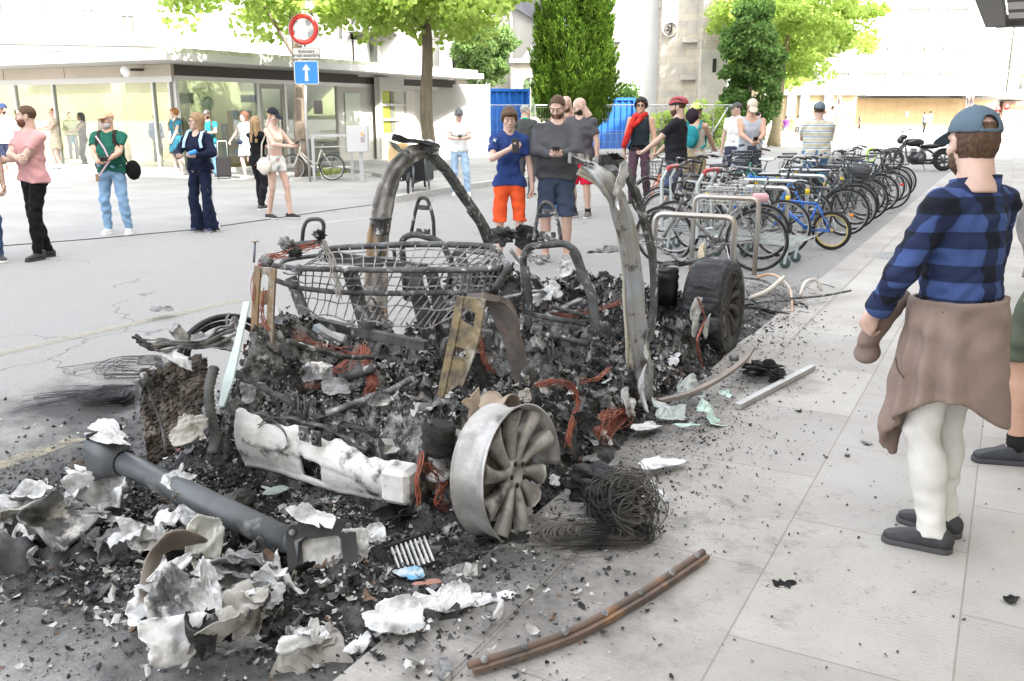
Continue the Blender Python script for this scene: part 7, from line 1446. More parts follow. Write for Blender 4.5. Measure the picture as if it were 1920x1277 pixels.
def wreck():
 R = empty('burnt_car', 'burnt-out car wreck with bare pillars, seat frames and one bare alloy wheel at the kerb', 'car wreck')
 rg = np.random.default_rng(7)
 us = np.arange(-1.5, 4.8, .0165); vs = np.arange(-.45, 2.45, .0165); U, Vv = np.meshgrid(us, vs, indexing='ij'); h = base_h(U, Vv); n = fbm(U, Vv, rg); n2 = fbm(U*3.1, Vv*3.1, rg)
 Z = h+np.clip(h, 0, .3)*(.34*n+.24*n2)+rg.normal(scale=.004, size=h.shape)*np.clip(h*8, 0, 1)-.012; X = K0.x+S_DIR.x*U+V_DIR.x*Vv; Y = K0.y+S_DIR.y*U+V_DIR.y*Vv
 Zg = Z.copy(); V = np.stack([X, Y, Z], -1).reshape(-1, 3); nu, nv = U.shape; i = np.arange(nu*nv).reshape(nu, nv); F = np.stack([i[:-1, :-1], i[1:, :-1], i[1:, 1:], i[:-1, 1:]], -1).reshape(-1, 4)
 keep = (Z.reshape(-1)[F] > .0).any(1); rd = ((ridge_d(U, Vv)+.05*fbm(U*4, Vv*4, rg)) < .085).reshape(-1)[F[:, 0]] & ((U > 0)&(Vv > .15)&(Vv < 1.75)).reshape(-1)[F[:, 0]]
 mkmesh('charred_floor', V, F[keep], [ASH, mat('ash_crusted', (.26, .26, .255), (.04, .039, .038), 14, rough=.95, bump=1., bscale=80, lo=.42, hi=.58, col3=(.60, .59, .57), scale3=12, lo3=.56, hi3=.66)], R, mi=rd[keep].astype(int), smooth=True)
 def top(u, v): a = int(np.clip((u+1.5)/.0165, 0, nu-1)); b = int(np.clip((v+.45)/.0165, 0, nv-1)); return max(.0, float(Zg[a, b]))
 def flakes(name, N, uf, vf, size, mats, w, seed, parent, lift=.0, ground=None, kind='stuff', elong=1.):
  g = np.random.default_rng(seed); u, v = uf(g, N), vf(g, N); a = np.clip(((u+1.5)/.0165).astype(int), 0, nu-1); b = np.clip(((v+.45)/.0165).astype(int), 0, nv-1)
  z = np.maximum(np.where((u > -1.5) & (u < 4.8) & (v > -.45) & (v < 2.45), Zg[a, b], 0), np.where(v < 0, SZ+.003, .002))+lift*g.random(N)
  P = np.stack([K0.x+S_DIR.x*u+V_DIR.x*v, K0.y+S_DIR.y*u+V_DIR.y*v, z], 1); s = size[0]*(size[1]/size[0])**(g.random(N)**2.2); tilt = .35+.9*(z > .07)
  nz = g.normal(size=(N, 3))*tilt[:, None]; nz[:, 2] += 1; nz /= np.linalg.norm(nz, axis=1, keepdims=True); x = np.cross(nz, g.normal(size=(N, 3))); x /= np.linalg.norm(x, axis=1, keepdims=True); y = np.cross(nz, x)
  vv = []; m = 8
  for k in range(m):
   t = 2*pi*k/m; r = g.uniform(.45, 1.1, N)*s; vv.append(P+x*(np.cos(t)*r*elong)[:, None]+y*(np.sin(t)*r*.6)[:, None]+nz*(s*.25*np.cos(2*t+g.uniform(0, 1, N)))[:, None]+nz*(s*.12)[:, None])
  ctr = P+nz*(s*.3*g.uniform(-1, 1, N))[:, None]; VV = np.stack([ctr]+vv, 1).reshape(-1, 3); b0 = np.arange(N)[:, None]*9; FF = np.concatenate([np.concatenate([b0, b0+1+k, b0+1+(k+1) % m], 1)[:, None] for k in range(m)], 1).reshape(-1, 3)
  mi = np.repeat(g.choice(len(mats), N, p=w), m); o = mkmesh(name, VV.astype(np.float32), FF, mats, parent, mi=mi, smooth=False)
  if kind: o['kind'] = kind
  return o
 FM_ = [mat('flake_black', (.006, .006, .006), rough=.7), mat('flake_dark', (.024, .0235, .023), rough=.8), mat('flake_grey', (.11, .11, .11), rough=.8), mat('flake_pale', (.42, .41, .39), rough=.7), mat('flake_brown', (.15, .10, .07), rough=.9), mat('flake_blue', (.14, .155, .165), rough=.5)]
 body = lambda a, b: (lambda g, N: g.uniform(a, b, N))
 o = flakes('char_fragments', 30000, body(-.05, 3.6), body(.02, 1.95), (.005, .042), FM_, [.36, .25, .22, .12, .04, .01], 1, R, .025)
 o = flakes('ash_crust', 1700, body(.0, 3.5), body(.1, 1.8), (.03, .085), FM_, [.14, .22, .32, .28, .03, .01], 2, R, .03)
 def channel(name, pts, w, d, m, out, parent=R, n=15, curv=1.): # pressed C-section strip with rolled edges
  P = spline(pts, 6); N = len(P); W_ = np.interp(np.linspace(0, 1, N), np.linspace(0, 1, len(w)), w); out = Vector(out).normalized(); V = []; g = random.Random(len(P)+int(w[0]*999))
  for i in range(N):
   t = (P[min(i+1, N-1)]-P[max(i-1, 0)]).normalized(); x = t.cross(out).normalized(); o2 = x.cross(t).normalized()
   for j in range(n):
    q = -1+2*j/(n-1); V.append(P[i]+x*(q*W_[i]/2*(1+(.05*sin(i*1.7)*sin(i*.6+j)+g.uniform(-.05, .03) if j in (0, n-1) else 0)))+o2*(d*(1-curv*abs(q)**3)+.010*sin(q*6.5+1)+.004*sin(i*.9+q*3)+g.uniform(-.0035, .0035)))
  mb = MB(); mb.add(V, [(i*n+j, i*n+j+1, (i+1)*n+j+1, (i+1)*n+j) for i in range(N-1) for j in range(n-1)], sm=True); return mb.build(name, m, parent, solid=.006)
 on = -V_DIR-S_DIR*.55
 pr = channel('pillar', [Vp(1207, 705, .12)-Vector((0, 0, .15))]+VL([(1205, 700), (1197, 640), (1190, 560), (1180, 470), (1160, 390), (1132, 335), (1100, 312)], [.12, .12, .12, .12, .13, .16, .26]), [.135, .13, .125, .12, .125, .10, .05], .03, STP, on)
 channel('inner_flange', VL([(1180, 690), (1175, 600), (1170, 500), (1155, 400), (1128, 345), (1085, 318)], [.17, .17, .17, .17, .2, .3]), [.05, .045, .05, .05, .06, .05], .02, mat('flange_primer', (.50, .47, .38), (.40, .36, .28), 8, rough=.7, col3=(.15, .13, .11), scale3=9, lo3=.6, hi3=.7), on)
 mb = MB(); P = spline(VL([(1125, 300), (1160, 302), (1185, 345), (1207, 410), (1223, 480), (1226, 560), (1218, 640)], [.2, .14, .10, .08, .07, .07, .07]), 6); mb.bar(P, .05, .028, up=V_DIR); mb.build('roof_rail', STG, R)
 mb = MB(); P = spline(VL([(1068, 296), (1100, 300), (1135, 312), (1165, 338)], [.3, .28, .22, .18]), 5); mb.bar(P, .05, .018, up=V_DIR); rr = mb.build('roof_rail_stub', ALG, R)
 mb = MB(); P = VL([(1210, 700), (1222, 600), (1216, 780), (1205, 790)], .05)
 mb.bar(VL([(1163, 420), (1170, 455), (1180, 510)], .5), .02, .02); mb.build('belt_bracket', STG, R)
 for k, (x, y) in enumerate([(1184, 500), (1188, 590), (1192, 640), (1172, 430)]):
  mb = MB(); p = Vp(x, y, .055); mb.lathe([(0, .0), (.008, .0)], p, -V_DIR, 10); mb.build('hole', mat('void_black', (.005, .005, .005)), pr)
 pl = channel('pillar', [Vp(704, 600, 1.78)-Vector((0, 0, .3))]+VL([(704, 600), (706, 520), (710, 440), (722, 370), (742, 318), (775, 288), (815, 280)], [1.78, 1.78, 1.78, 1.76, 1.74, 1.7, 1.66])[:4], [.15, .15, .14, .13, .12], .025, mat('rusted_pillar', (.27, .175, .095), (.17, .155, .14), 6, rough=.8, bump=.5, bscale=60, lo=.42, hi=.58, col3=(.38, .365, .34), scale3=4.5, lo3=.52, hi3=.64), -V_DIR*.6-S_DIR)
 channel('arch', VL([(712, 425), (722, 370), (742, 318), (775, 288), (815, 280)], [1.765, 1.755, 1.735, 1.7, 1.66]), [.125, .12, .11, .10, .07], .028, mat('grey_scale', (.23, .22, .205), (.09, .085, .08), 8, rough=.75, metal=.2, bump=.5, bscale=60, col3=(.46, .45, .43), scale3=9, lo3=.54, hi3=.64), -V_DIR*.6-S_DIR)
 mb = MB(); P = spline(VL([(795, 278), (835, 318), (865, 362), (893, 402), (912, 435), (916, 462)], [1.66, 1.67, 1.68, 1.7, 1.7, 1.7]), 7); mb.bar(P, .055, .045, up=(0, 0, 1)); mb.build('roof_rail', STG, R)
 mb = MB(); P = spline(VL([(880, 395), (898, 420), (912, 455)], 1.62), 5); mb.tube(P, .022, 8); mb.build('rail_sleeve', STG, R)
 mb = MB(); c = Vp(716, 425, 1.70); mb.box(c, (.10, .05, .10), atan2(S_DIR.y, S_DIR.x), bev=.01); mb.box(c+Vector((0, -.03, .05)), (.12, .06, .012), .4); mb.build('hinge', STG, pl)
 def crumple(name, c, w, d, m, parent, rot=(0, 0, 0), amp=.25, seed=0, curl=0., n=16, rag=.3, th=.003, thing=None):
  g = np.random.default_rng(seed); n = int(n*1.5); a = np.linspace(-1, 1, n); X, Y = np.meshgrid(a, a, indexing='ij'); ang = np.arctan2(Y, X); K_ = int(g.integers(6, 10)); pr_ = g.uniform(max(.25, 1-rag*2.4), 1.02, K_); pa_ = np.sort(g.uniform(-pi, pi, K_))
  rr = np.maximum(np.abs(X), np.abs(Y)); ed = np.interp(ang, np.r_[pa_[-1]-2*pi, pa_, pa_[0]+2*pi], np.r_[pr_[-1], pr_, pr_[0]])/np.maximum(1, np.hypot(X, Y)/np.maximum(rr, .01)*.86); ed = ed-.16*rag*g.random(X.shape)*(rr > .9)
  x, y = X*ed*w/2, Y*ed*d/2; z = .06*amp*min(w, d)*fbm(X*1.2, Y*1.2, g, ((2., 1.), (5., .6)))
  for _ in range(6):
   t_ = g.uniform(0, pi); q_ = X*np.cos(t_)+Y*np.sin(t_)-g.uniform(-.6, .6); z = z+amp*min(w, d)*g.uniform(-.45, .45)*np.clip(np.abs(q_), 0, g.uniform(.2, .9))
  if curl: q = y/(d/2)*curl; R_ = d/2/abs(curl); z = z+R_*(1-np.cos(q))*np.sign(curl); y = R_*np.sin(abs(curl)*y/(d/2))
  M = npm(Euler([radians(q) for q in rot]).to_matrix()); V = (np.stack([x, y, z], -1).reshape(-1, 3)@M.T+np.array(c)); i = np.arange(n*n).reshape(n, n); F = np.stack([i[:-1, :-1], i[1:, :-1], i[1:, 1:], i[:-1, 1:]], -1).reshape(-1, 4); pass
  o = mkmesh(name, V, F, m, parent, smooth=bool(seed % 2), solid=th)
  if thing: tag(o, thing[0], thing[1], thing[2] if len(thing) > 2 else None); z0 = float(V[:, 2].min()); a_ = np.array([c[0], c[1], z0]); o.data.vertices.foreach_set('co', (V-a_).astype(np.float32).ravel()); o.location = Vector(a_.tolist()); o.data.update()
  return o
 for k, (x, y, v, w, d, rot, m) in enumerate([(1100, 303, .25, .26, .14, (20, 10, 60), ALG), (1130, 310, .2, .2, .14, (50, 0, 40), ALW), (1150, 300, .15, .16, .1, (10, 20, 70), CHAR), (780, 268, 1.7, .34, .16, (15, 10, 20), CHAR), (806, 275, 1.66, .2, .15, (40, 10, 30), ALW), (752, 285, 1.7, .22, .1, (30, 30, 30), ALG), (1165, 360, .1, .20, .32, (95, 30, 80), ALW),
  (1195, 730, .07, .2, .32, (85, 10, 75), ALW), (1180, 760, .03, .22, .2, (70, 20, 60), ALW), (1210, 640, .09, .12, .22, (95, 5, 80), ALW)]): crumple('torn_sheet', Vp(x, y, v), w, d, m, R, rot, .35, 31+k, curl=.5)
 cg = empty('luggage_cage'); cg.parent = R
 tT = spline(UL([(604, 478), (616, 467), (700, 461), (800, 458), (900, 461), (930, 468), (940, 482)], .98), 5); tM = spline(UL([(506, 497), (560, 503), (700, 506), (850, 506), (938, 503)], .60), 5); tL = spline(UL([(560, 540), (640, 548), (760, 550), (860, 548), (925, 545)], .66), 5)
 mb = MB(); mb.tube(tT, .0165, 10); mb.tube(tM, .015, 10); mb.tube(tL, .014, 10); mb.tube(spline([tM[0], tM[0]*.6+tL[0]*.4+Vector((-.05, 0, -.02)), tL[0]], 4), .014); mb.tube(spline([tT[0], (tT[0]+tM[0])/2+Vector((-.05, 0, 0)), tM[2]], 4), .012); mb.tube(spline([tT[-1], tM[-1]+Vector((.03, 0, .0)), tL[-1]], 4), .016)
 f = mb.build('cage_tube', STG, cg); mb = MB()
 def at(P, t): q = t*(len(P)-1); i = min(int(q), len(P)-2); return P[i].lerp(P[i+1], q-i)
 g = random.Random(4); N = 25
 bot = UL([(555, 570), (600, 590), (660, 600), (720, 606), (780, 615), (840, 600), (880, 585)], .62); bot = spline(bot, 4)
 for k in range(N):
  t = k/(N-1); a, b, c, d = at(tT, min(1, t*1.02)), at(tM, .25+.75*t), at(tL, t), at(bot, t); j = Vector((g.uniform(-.012, .012), g.uniform(-.01, .01), g.uniform(-.01, .01)))
  mb.tube([a, (a+b)/2+j, b, c+Vector((0, -.004, 0)), c*.4+d*.6-j+Vector((0, .02, 0)), d], .0042, 4)
 for s in (.25, .5, .75): mb.tube([at(tT, k/20).lerp(at(tM, .25+.75*k/20), s)+Vector((0, 0, g.uniform(-.006, .006))) for k in range(21)], .0042, 4)
 for s in (.35, .7): mb.tube([at(tM, .05+.95*k/20).lerp(at(tL, k/20), s)+Vector((0, 0, g.uniform(-.006, .006))) for k in range(21)], .0042, 4)
 for s in (.45, 1.): mb.tube([at(tL, k/20).lerp(at(bot, k/20), s)+Vector((0, 0, g.uniform(-.012, .012))) for k in range(21)], .0042, 4)
 mb.build('wire_net', mat('net_wire', (.10, .088, .082), (.30, .285, .275), 16, rough=.7, metal=.3), cg)
 def bars(lst, name='strut', m=STG):
  for pts, w, t in lst: mb = MB(); mb.bar(pts, w, t, up=V_DIR); mb.build(name, m, R)
 bars([(UL([(655, 505), (690, 625)], [.66, .72]), .030, .075), (UL([(770, 500), (810, 645)], [.9, .95]), .035, .085), (UL([(808, 505), (838, 640)], [.98, 1.02]), .03, .06), (UL([(545, 520), (575, 600)], [.75, .75]), .03, .06), (UL([(862, 470), (880, 545)], [1.2, 1.15]), .03, .05)])
 mb = MB(); mb.bar(UL([(572, 598), (672, 622), (800, 648)], [.70, .70, .72]), .05, .045); mb.build('cross_bar', STG, R)
 mb = MB(); mb.bar(UL([(600, 480), (700, 492), (800, 505)], [1.0, 1.0, 1.0]), .02, .06); mb.build('cross_bar', STG, R)
 ra = VL([(890, 555), (935, 570), (957, 625), (985, 725)], [.52, .45, .42, .38]); mb = MB(); mb.bar(spline(ra, 5), [.03]*16, [.17]*4+[.12]*6+[.09]*6, up=V_DIR); mb.build('seat_arm', mat('rusty_plate', (.17, .14, .125), (.085, .075, .07), 6, rough=.8, bump=.2, col3=(.30, .16, .10), scale3=5, lo3=.6, hi3=.7), R)
 def seat(u, loop, head, bars_, tilt=0.):
  s = empty('seat_frame'); s.parent = R; mb = MB(); mb.tube(rounded(UL(loop, u), .07, 5), .021, 10); mb.build('back_tube', STG, s)
  mb = MB(); mb.tube(spline(UL(head, u+.03), 5), .012, 8); h = mb.build('headrest_hoop', STG, s)
  cx = sum(p[0] for p in head)/len(head); y0 = min(p[1] for p in head); y1 = max(p[1] for p in head)
  mb = MB()
  for yy, w, hh in ((y0+18, .075, .03), (y1-12, .10, .035), (y1-2, .13, .02)): mb = MB(); mb.box(Up(cx, yy, u+.02), (w, .02, hh), VA, bev=.004); mb.build('headrest_plate', STG, h)
  for a, b, r in bars_: mb = MB(); mb.tube(UL([a, b], [u, u-.05]), r, 8); mb.build('cross_tube', STG, s)
  return s
 seat(1.75, [(988, 625), (983, 540), (981, 480), (992, 462), (1060, 456), (1080, 470), (1108, 555), (1120, 640)], [(1001, 450), (1006, 415), (1015, 386), (1027, 380), (1038, 390), (1047, 420), (1052, 452)], [((985, 588), (1100, 608), .017), ((1000, 622), (1105, 645), .016), ((1035, 575), (1110, 596), .013)])
 seat(1.85, [(762, 560), (757, 500), (752, 448), (775, 438), (828, 452), (850, 500), (880, 600)], [(770, 444), (777, 405), (785, 376), (794, 371), (803, 378), (812, 410), (814, 446)], [((760, 560), (860, 575), .015)])
 mb = MB(); mb.tube(rounded(UL([(842, 560), (845, 480), (862, 468), (925, 476), (930, 560)], 1.5), .05), .016, 8); mb.build('seat_tube', STG, R); mb = MB(); mb.tube(rounded(UL([(708, 500), (713, 462), (738, 460), (742, 500)], 1.5), .03), .012); mb.build('seat_tube', STG, R)
 for pts, w in ((UL([(1075, 470), (1112, 560), (1118, 640)], 1.70), .05), (UL([(985, 500), (992, 560), (990, 610)], 1.72), .04)): mb = MB(); mb.bar(pts, .02, w, up=V_DIR); mb.build('side_plate', STG, R)
 for x, y, v in ((990, 705, .35), (1133, 620, .55), (840, 655, .75)): mb = MB(); mb.lathe([(0, -.02), (.045, -.018), (.06, -.012), (.06, .012), (.045, .018), (0, .02)], Vp(x, y, v), V_DIR, 20); mb.build('recliner', STG, R)
 def bracket(lp, rp, u, rungs, m, w=.028):
  b = empty('bracket'); b.parent = R; L, Rr = spline(UL(lp, u), 4), spline(UL(rp, u), 4); N = len(L); mb = MB(); mb.bar(L, .012, w, up=V_DIR); mb.bar(Rr, .012, w, up=V_DIR); mb.build('side_strip', m, b)
  for t0, t1 in rungs: i, j = t0*(N-1), t1*(N-1); a, b_, c, d = at(L, t0), at(Rr, t0), at(Rr, t1), at(L, t1); mb = MB(); mb.prism([a, b_, c, d], S_DIR*.008); mb.build('web_plate', m, b)
  return b
 bracket([(484, 500), (480, 560), (475, 672)], [(512, 503), (509, 560), (505, 665)], .29, [(0, .12), (.40, .56), (.72, 1)], RST, .04)
 bracket([(864, 556), (852, 620), (826, 745)], [(904, 560), (890, 640), (862, 720)], .22, [(0, .18), (.36, .62), (.7, 1)], mat('rust_yellow', (.22, .17, .09), (.10, .08, .06), 18, rough=.85, bump=.6, bscale=50, col3=(.42, .40, .34), scale3=5, lo3=.52, hi3=.66), .035)
 mb = MB(); mb.tube(spline(UL([(566, 462), (569, 430), (578, 413), (600, 412), (607, 425), (602, 445)], .55), 5), .010, 8); mb.tube(UL([(530, 462), (600, 455)], .5), .018, 8); mb.build('hinge_tube', STG, R)
 mb = MB(); mb.tube(UL([(478, 452), (476, 492)], .3), .006); mb.lathe([(0, 0), (.02, 0), (.02, .004), (0, .004)], Up(478, 453, .3), n=12); mb.build('stay_rod', mat('rod_blued', (.2, .25, .35), (.3, .25, .2), 20, metal=.5), R)
 for k, (x, y, u, r) in enumerate([(535, 455, .45, .035), (598, 440, .5, .028), (555, 475, .45, .03), (500, 490, .35, .03), (945, 440, 2.2, .07), (930, 510, .8, .04), (560, 505, .6, .03)]): mb = MB(); mb.blob(Up(x, y, u), (r, r*.8, r*.7), 50+k, .45, 3); mb.build('melted_lump', [ALG, ASH, CHAR][k % 3], R)
 fw = empty('bulkhead'); fw.parent = R; u0 = -.06; a, b = Up(446, 768, u0), Up(782, 882, u0); c, d = Up(762, 955, u0), Up(462, 872, u0); N, Mq = 44, 16; V = []; F = []
 for j in range(Mq+1):
  for i in range(N+1):
   s, t = i/N, j/Mq; p = a.lerp(b, s).lerp(d.lerp(c, s), t); z = .012*sin(s*9+t*3)+.03*sin(pi*min(1, t*1.1))+(.015 if .12 < t < .45 and (.05 < s < .33 or .42 < s < .7) else 0)+.004*sin(31*s+17*t)*sin(23*t+11*s); e = .006*sin(s*57)+.01*sin(s*23); V.append(p-S_DIR*z+Vector((0, 0, e*(1-t)*1.5 if j == 0 else 0)))
 for j in range(Mq):
  for i in range(N):
   s, t = (i+.5)/N, (j+.5)/Mq
   if not (.39 < s < .53 and .45 < t < .85): F.append((j*(N+1)+i, (j+1)*(N+1)+i, (j+1)*(N+1)+i+1, j*(N+1)+i+1))
 mkmesh('bulkhead_panel', V, F, mat('white_casting', (.66, .65, .63), (.48, .47, .44), 9, rough=.65, bump=.5, bscale=30, lo=.45, hi=.65, col3=(.09, .085, .08), scale3=7, lo3=.56, hi3=.66), fw, smooth=True, solid=.012)
 mb = MB(); q = a.lerp(b, .46).lerp(d.lerp(c, .46), .65); mb.box(q+S_DIR*.09, (.02, .24, .14), atan2(S_DIR.y, S_DIR.x)); mb.build('recess', mat('void_black', (.005, .005, .005)), fw)
 mb = MB(); q = Up(752, 905, -.12); mb.box(q, (.13, .13, .15), atan2(S_DIR.y, S_DIR.x)+.1, bev=.02); mb.build('end_block', MATS['white_casting'], fw)
 for x, y in ((570, 813), (593, 822)):
  mb = MB(); q = Up(x, y, -.10); mb.box(q, (.012, .055, .07), atan2(S_DIR.y, S_DIR.x), bev=.004); h_ = mb.build('lug', STG, fw); mb = MB(); mb.lathe([(.006, 0), (.018, 0), (.018, .01), (.006, .01)], q-S_DIR*.008, -S_DIR, 14, closed=True); mb.build('lug_ring', ALG, h_)
 for pts, r in ((UL([(430, 690), (520, 735), (600, 775), (720, 810), (800, 830)], [.06]*5), .028), (UL([(470, 770), (590, 790), (690, 838)], .0), .016), (UL([(600, 620), (640, 645)], .5), .02)):
  mb = MB(); P = spline(pts, 6); mb.tube([p+Vector((0, 0, .008*sin(i*2.1)-.014)) for i, p in enumerate(P)], [r*.8*(1+.35*sin(i*1.7)*sin(i*.7)) for i in range(len(P))], 9, flat=.55); mb.build('front_rail', ASH if r > .02 else STG, R, False)
 br = empty('radiator_pack'); br.parent = R; tl, tr_, brr, bl = Vp(262, 702, 1.78), Vp(388, 668, 1.40), Vp(372, 812, 1.36), Vp(285, 872, 1.66); N, Mq = 40, 46; V = []; g2 = np.random.default_rng(3)
 for j in range(Mq+1):
  for i in range(N+1):
   s, t = i/N, j/Mq; p = tl.lerp(tr_, s).lerp(bl.lerp(brr, s), t); o_ = (.02*abs(sin(s*pi*3.2))+.012*sin(t*21)*sin(s*9)+.008*float(g2.normal())) - (.03 if (t < .25 and abs(sin(s*pi*2.5)) < .5) else 0)
   V.append(p+Vector((-.2, -1, 0)).normalized()*o_+Vector((0, 0, (.02*sin(s*17)) if j == 0 else 0)))
 mkmesh('core', V, [(j*(N+1)+i, (j+1)*(N+1)+i, (j+1)*(N+1)+i+1, j*(N+1)+i+1) for j in range(Mq) for i in range(N) if not (j == 0 and i % 7 == 3)], RSB, br, smooth=False, solid=.03)
 mb = MB(); mb.prism([Vp(252, 715, 1.82), Vp(266, 712, 1.79), Vp(262, 775, 1.79), Vp(254, 770, 1.82)], V_DIR*.01+S_DIR*.12); mb.build('side_cheek', ALG, br)
 mb = MB(); mb.tube(spline(VL([(270, 705), (290, 760), (304, 800), (312, 850)], 1.5), 5), .006); mb.tube(VL([(268, 700), (275, 722)], 1.5), .014); mb.build('dip_tube', ALG, br)
 for k, (x, y, v, w, d, rot, m) in enumerate([(300, 690, 1.65, .22, .12, (20, 10, 30), ALG), (340, 672, 1.5, .2, .12, (10, 30, 10), ALW), (400, 640, 1.6, .25, .15, (20, 10, 10), ALG), (360, 800, 1.25, .24, .2, (60, 10, 20), mat('cream_scorched', (.40, .385, .35), (.26, .245, .22), 4, rough=.7, bump=.3))]): crumple('torn_sheet', Vp(x, y, v), w, d, m, R, rot, .4, 60+k, curl=.7)
 def hose(pts, r, m, name='corrugated_hose'):
  P = spline(pts, 9); L = sum((P[i+1]-P[i]).length for i in range(len(P)-1)); n_ = int(L/.008); Q = [at(P, i/n_) for i in range(n_+1)]; mb = MB(); mb.tube(Q, [r*(1.12 if i % 2 else .86) for i in range(n_+1)], 10); mb.build(name, m, R)
 hose(VL([(402, 688), (392, 730), (396, 780), (404, 820), (398, 850)], [1.3, 1.28, 1.25, 1.22, 1.2]), .022, mat('hose_grey', (.09, .09, .085), (.03, .03, .028), 8, rough=.8)); hose(UL([(612, 776), (660, 758), (720, 738), (770, 712)], [.02, .08, .15, .2]), .015, ALG)
 mb = MB(); P = VL([(463, 566), (447, 640), (428, 715), (415, 762)], [1.35, 1.33, 1.3, 1.3]); mb.bar(P, .008, [.035, .035, .055, .03], up=V_DIR); mb.build('pale_blade', mat('blade_pale', (.48, .56, .54), (.40, .47, .45), 4, rough=.5), R)
 mb = MB(); mb.bar(VL([(326, 614), (352, 646)], 1.75), .03, .05); mb.build('bent_plate', ALG, R); mb = MB(); mb.bar(UL([(592, 612), (638, 645)], .55), .045, .03); mb.build('bent_plate', STP, R)
 for pts, r, m in ((VL([(540, 640), (640, 668), (700, 670)], 1.0), .012, STG), (UL([(640, 712), (700, 690)], .35), .025, STG), (UL([(470, 650), (560, 690)], .4), .01, ALG), (VL([(1240, 500), (1300, 490), (1345, 470)], .45), .02, STG), (VL([(958, 470), (1000, 520), (1040, 560)], 1.2), .015, ALW)): mb = MB(); mb.tube(spline(pts, 4), r, 8); mb.build('pipe', m, R)
 for pts, w in ((VL([(940, 560), (1010, 545), (1060, 570)], .9), .05), (VL([(1010, 600), (1090, 560)], .75), .04), (VL([(900, 660), (950, 672)], .6), .05), (VL([(1020, 555), (1000, 520)], 1.0), .05)): mb = MB(); mb.bar(pts, w, .012); mb.build('floor_brace', ALG, R)
 c = Vp(822, 830, .33); mb = MB(); mb.lathe([(0, .08), (.062, .08), (.070, .06), (.066, .04), (.072, .02), (.064, 0), (.07, -.02), (.058, -.045), (.03, -.06), (0, -.06)], c, (.05, 0, 1), 22); sh = mb.build('air_spring', mat('burnt_rubber', (.009, .009, .008), (.03, .027, .024), 14, rough=.9, bump=.9, bscale=60), R)
 mb = MB(); mb.lathe([(.02, -.05), (.03, -.05), (.03, -.12), (.052, -.125), (.058, -.14), (.05, -.155), (.02, -.155)], c, (.05, 0, 1), 22); mb.build('strut_ring', ALW, sh); mb = MB(); q = Vp(798, 764, .34); mb.tube([q, c+Vector((-.02, 0, .05))], .008); mb.lathe([(0, .004), (.03, .004), (.032, 0), (0, -.004)], q, (0, -.3, 1), 18); mb.build('strut_rod', STG, sh)
 sf = []; N = 14
 for j in range(9):
  for i in range(N+1): t = i/N*pi*.95; r = .125+.015*sin(j); q = Vp(886, 790, .35); sf.append(q+S_DIR*(.07-r*.9*cos(t))+Vector((0, 0, -.02+r*sin(t)*1.0))-V_DIR*(.02+j*.016)+Vector((.003*sin(i*5+j), 0, .003*cos(i*7))))
 mkmesh('wheel_arch_shell', sf, [(j*(N+1)+i, j*(N+1)+i+1, (j+1)*(N+1)+i+1, (j+1)*(N+1)+i) for j in range(8) for i in range(N)], BGE, R, smooth=True, solid=.006)
 crumple('tower_plate', Vp(885, 772, .22), .25, .28, BGE, R, (75, 0, 60), .12, 71, curl=.5); crumple('tower_plate', Vp(925, 700, .28), .2, .16, CHAR, R, (40, 20, 30), .5, 72)
 crumple('tower_plate', Vp(985, 745, .15), .24, .10, mat('cream_scorched', (.5, .5, .5)), R, (70, 10, 70), .4, 74); crumple('tower_plate', Vp(802, 900, .35), .16, .30, RSB, R, (95, 0, 50), .5, 73)
 def alloy(name, c, n, R_, width, mf, mb_, nsp=10, tyre=None, swirl=.35, gap=None, tilt=0., roll=.0):
  w = empty(name); w.parent = R; n = Vector(n).normalized(); x, y = n.cross(Vector((0, 0, 1))).normalized(), None; y = x.cross(n).normalized(); P = lambda a, r, h: c+(x*cos(a)+y*sin(a))*r+n*h
  prof = [(R_, 0), (R_*.985, -.012), (R_*.95, -.02), (R_*.935, -.05), (R_*.925, -.08), (R_*.90, -.10), (R_*.90, -width*.75), (R_*.94, -width*.93), (R_*.95, -width), (R_*.97, -width-.004)]; N = 72; V = []; F = []
  for i in range(N):
   for r, h in prof: V.append(P(2*pi*i/N, r, h))
  m_ = len(prof)
  for i in range(N):
   an = degrees_(2*pi*i/N)
   for j in range(m_-1):
    if gap and gap[0] < an < gap[1] and j < 4: continue
    F.append((i*m_+j, i*m_+j+1, ((i+1) % N)*m_+j+1, ((i+1) % N)*m_+j))
  mkmesh('rim_barrel', V, F, mf, w, smooth=True, solid=.006)
  sp = MB()
  for k in range(nsp):
   a0 = 2*pi*k/nsp+roll; an = degrees_(a0+swirl*.6)
   if gap and gap[0]+6 < an < gap[1]-6: rmax = .62
   else: rmax = .925
   rows = []; S_ = 8
   for i in range(S_+1):
    t = i/S_; r = R_*(.16+(rmax-.16)*t); a = a0+swirl*t**1.5; hw = (.015+.028*t**1.5)*(R_/.28); dep = -.045+.035*t; q = []
    ta = Vector(x*-sin(a)+y*cos(a)); base = P(a, r, 0)
    for s_, hh in ((-1, -.035), (-.85, 0.), (0, .010), (.85, 0.), (1, -.035)): q.append(base+ta*(hw*s_)+n*(dep+hh*(1 if abs(s_) == 1 else 1)))
    rows.append(q)
   vv = [p for q in rows for p in q]; sp.add(vv, [(i*5+j, i*5+j+1, (i+1)*5+j+1, (i+1)*5+j) for i in range(S_) for j in range(4)]+[(0, 1, 2, 3, 4), tuple(S_*5+q for q in range(5))[::-1]], sm=True)
  o = sp.build('spokes', mb_, w, solid=.004); hb = MB(); hb.lathe([(0, -.045), (R_*.10, -.04), (R_*.12, -.03), (R_*.20, -.03), (R_*.24, -.045), (R_*.22, -.10), (0, -.10)], c, n, 30)
  h = hb.build('hub', mb_, w)
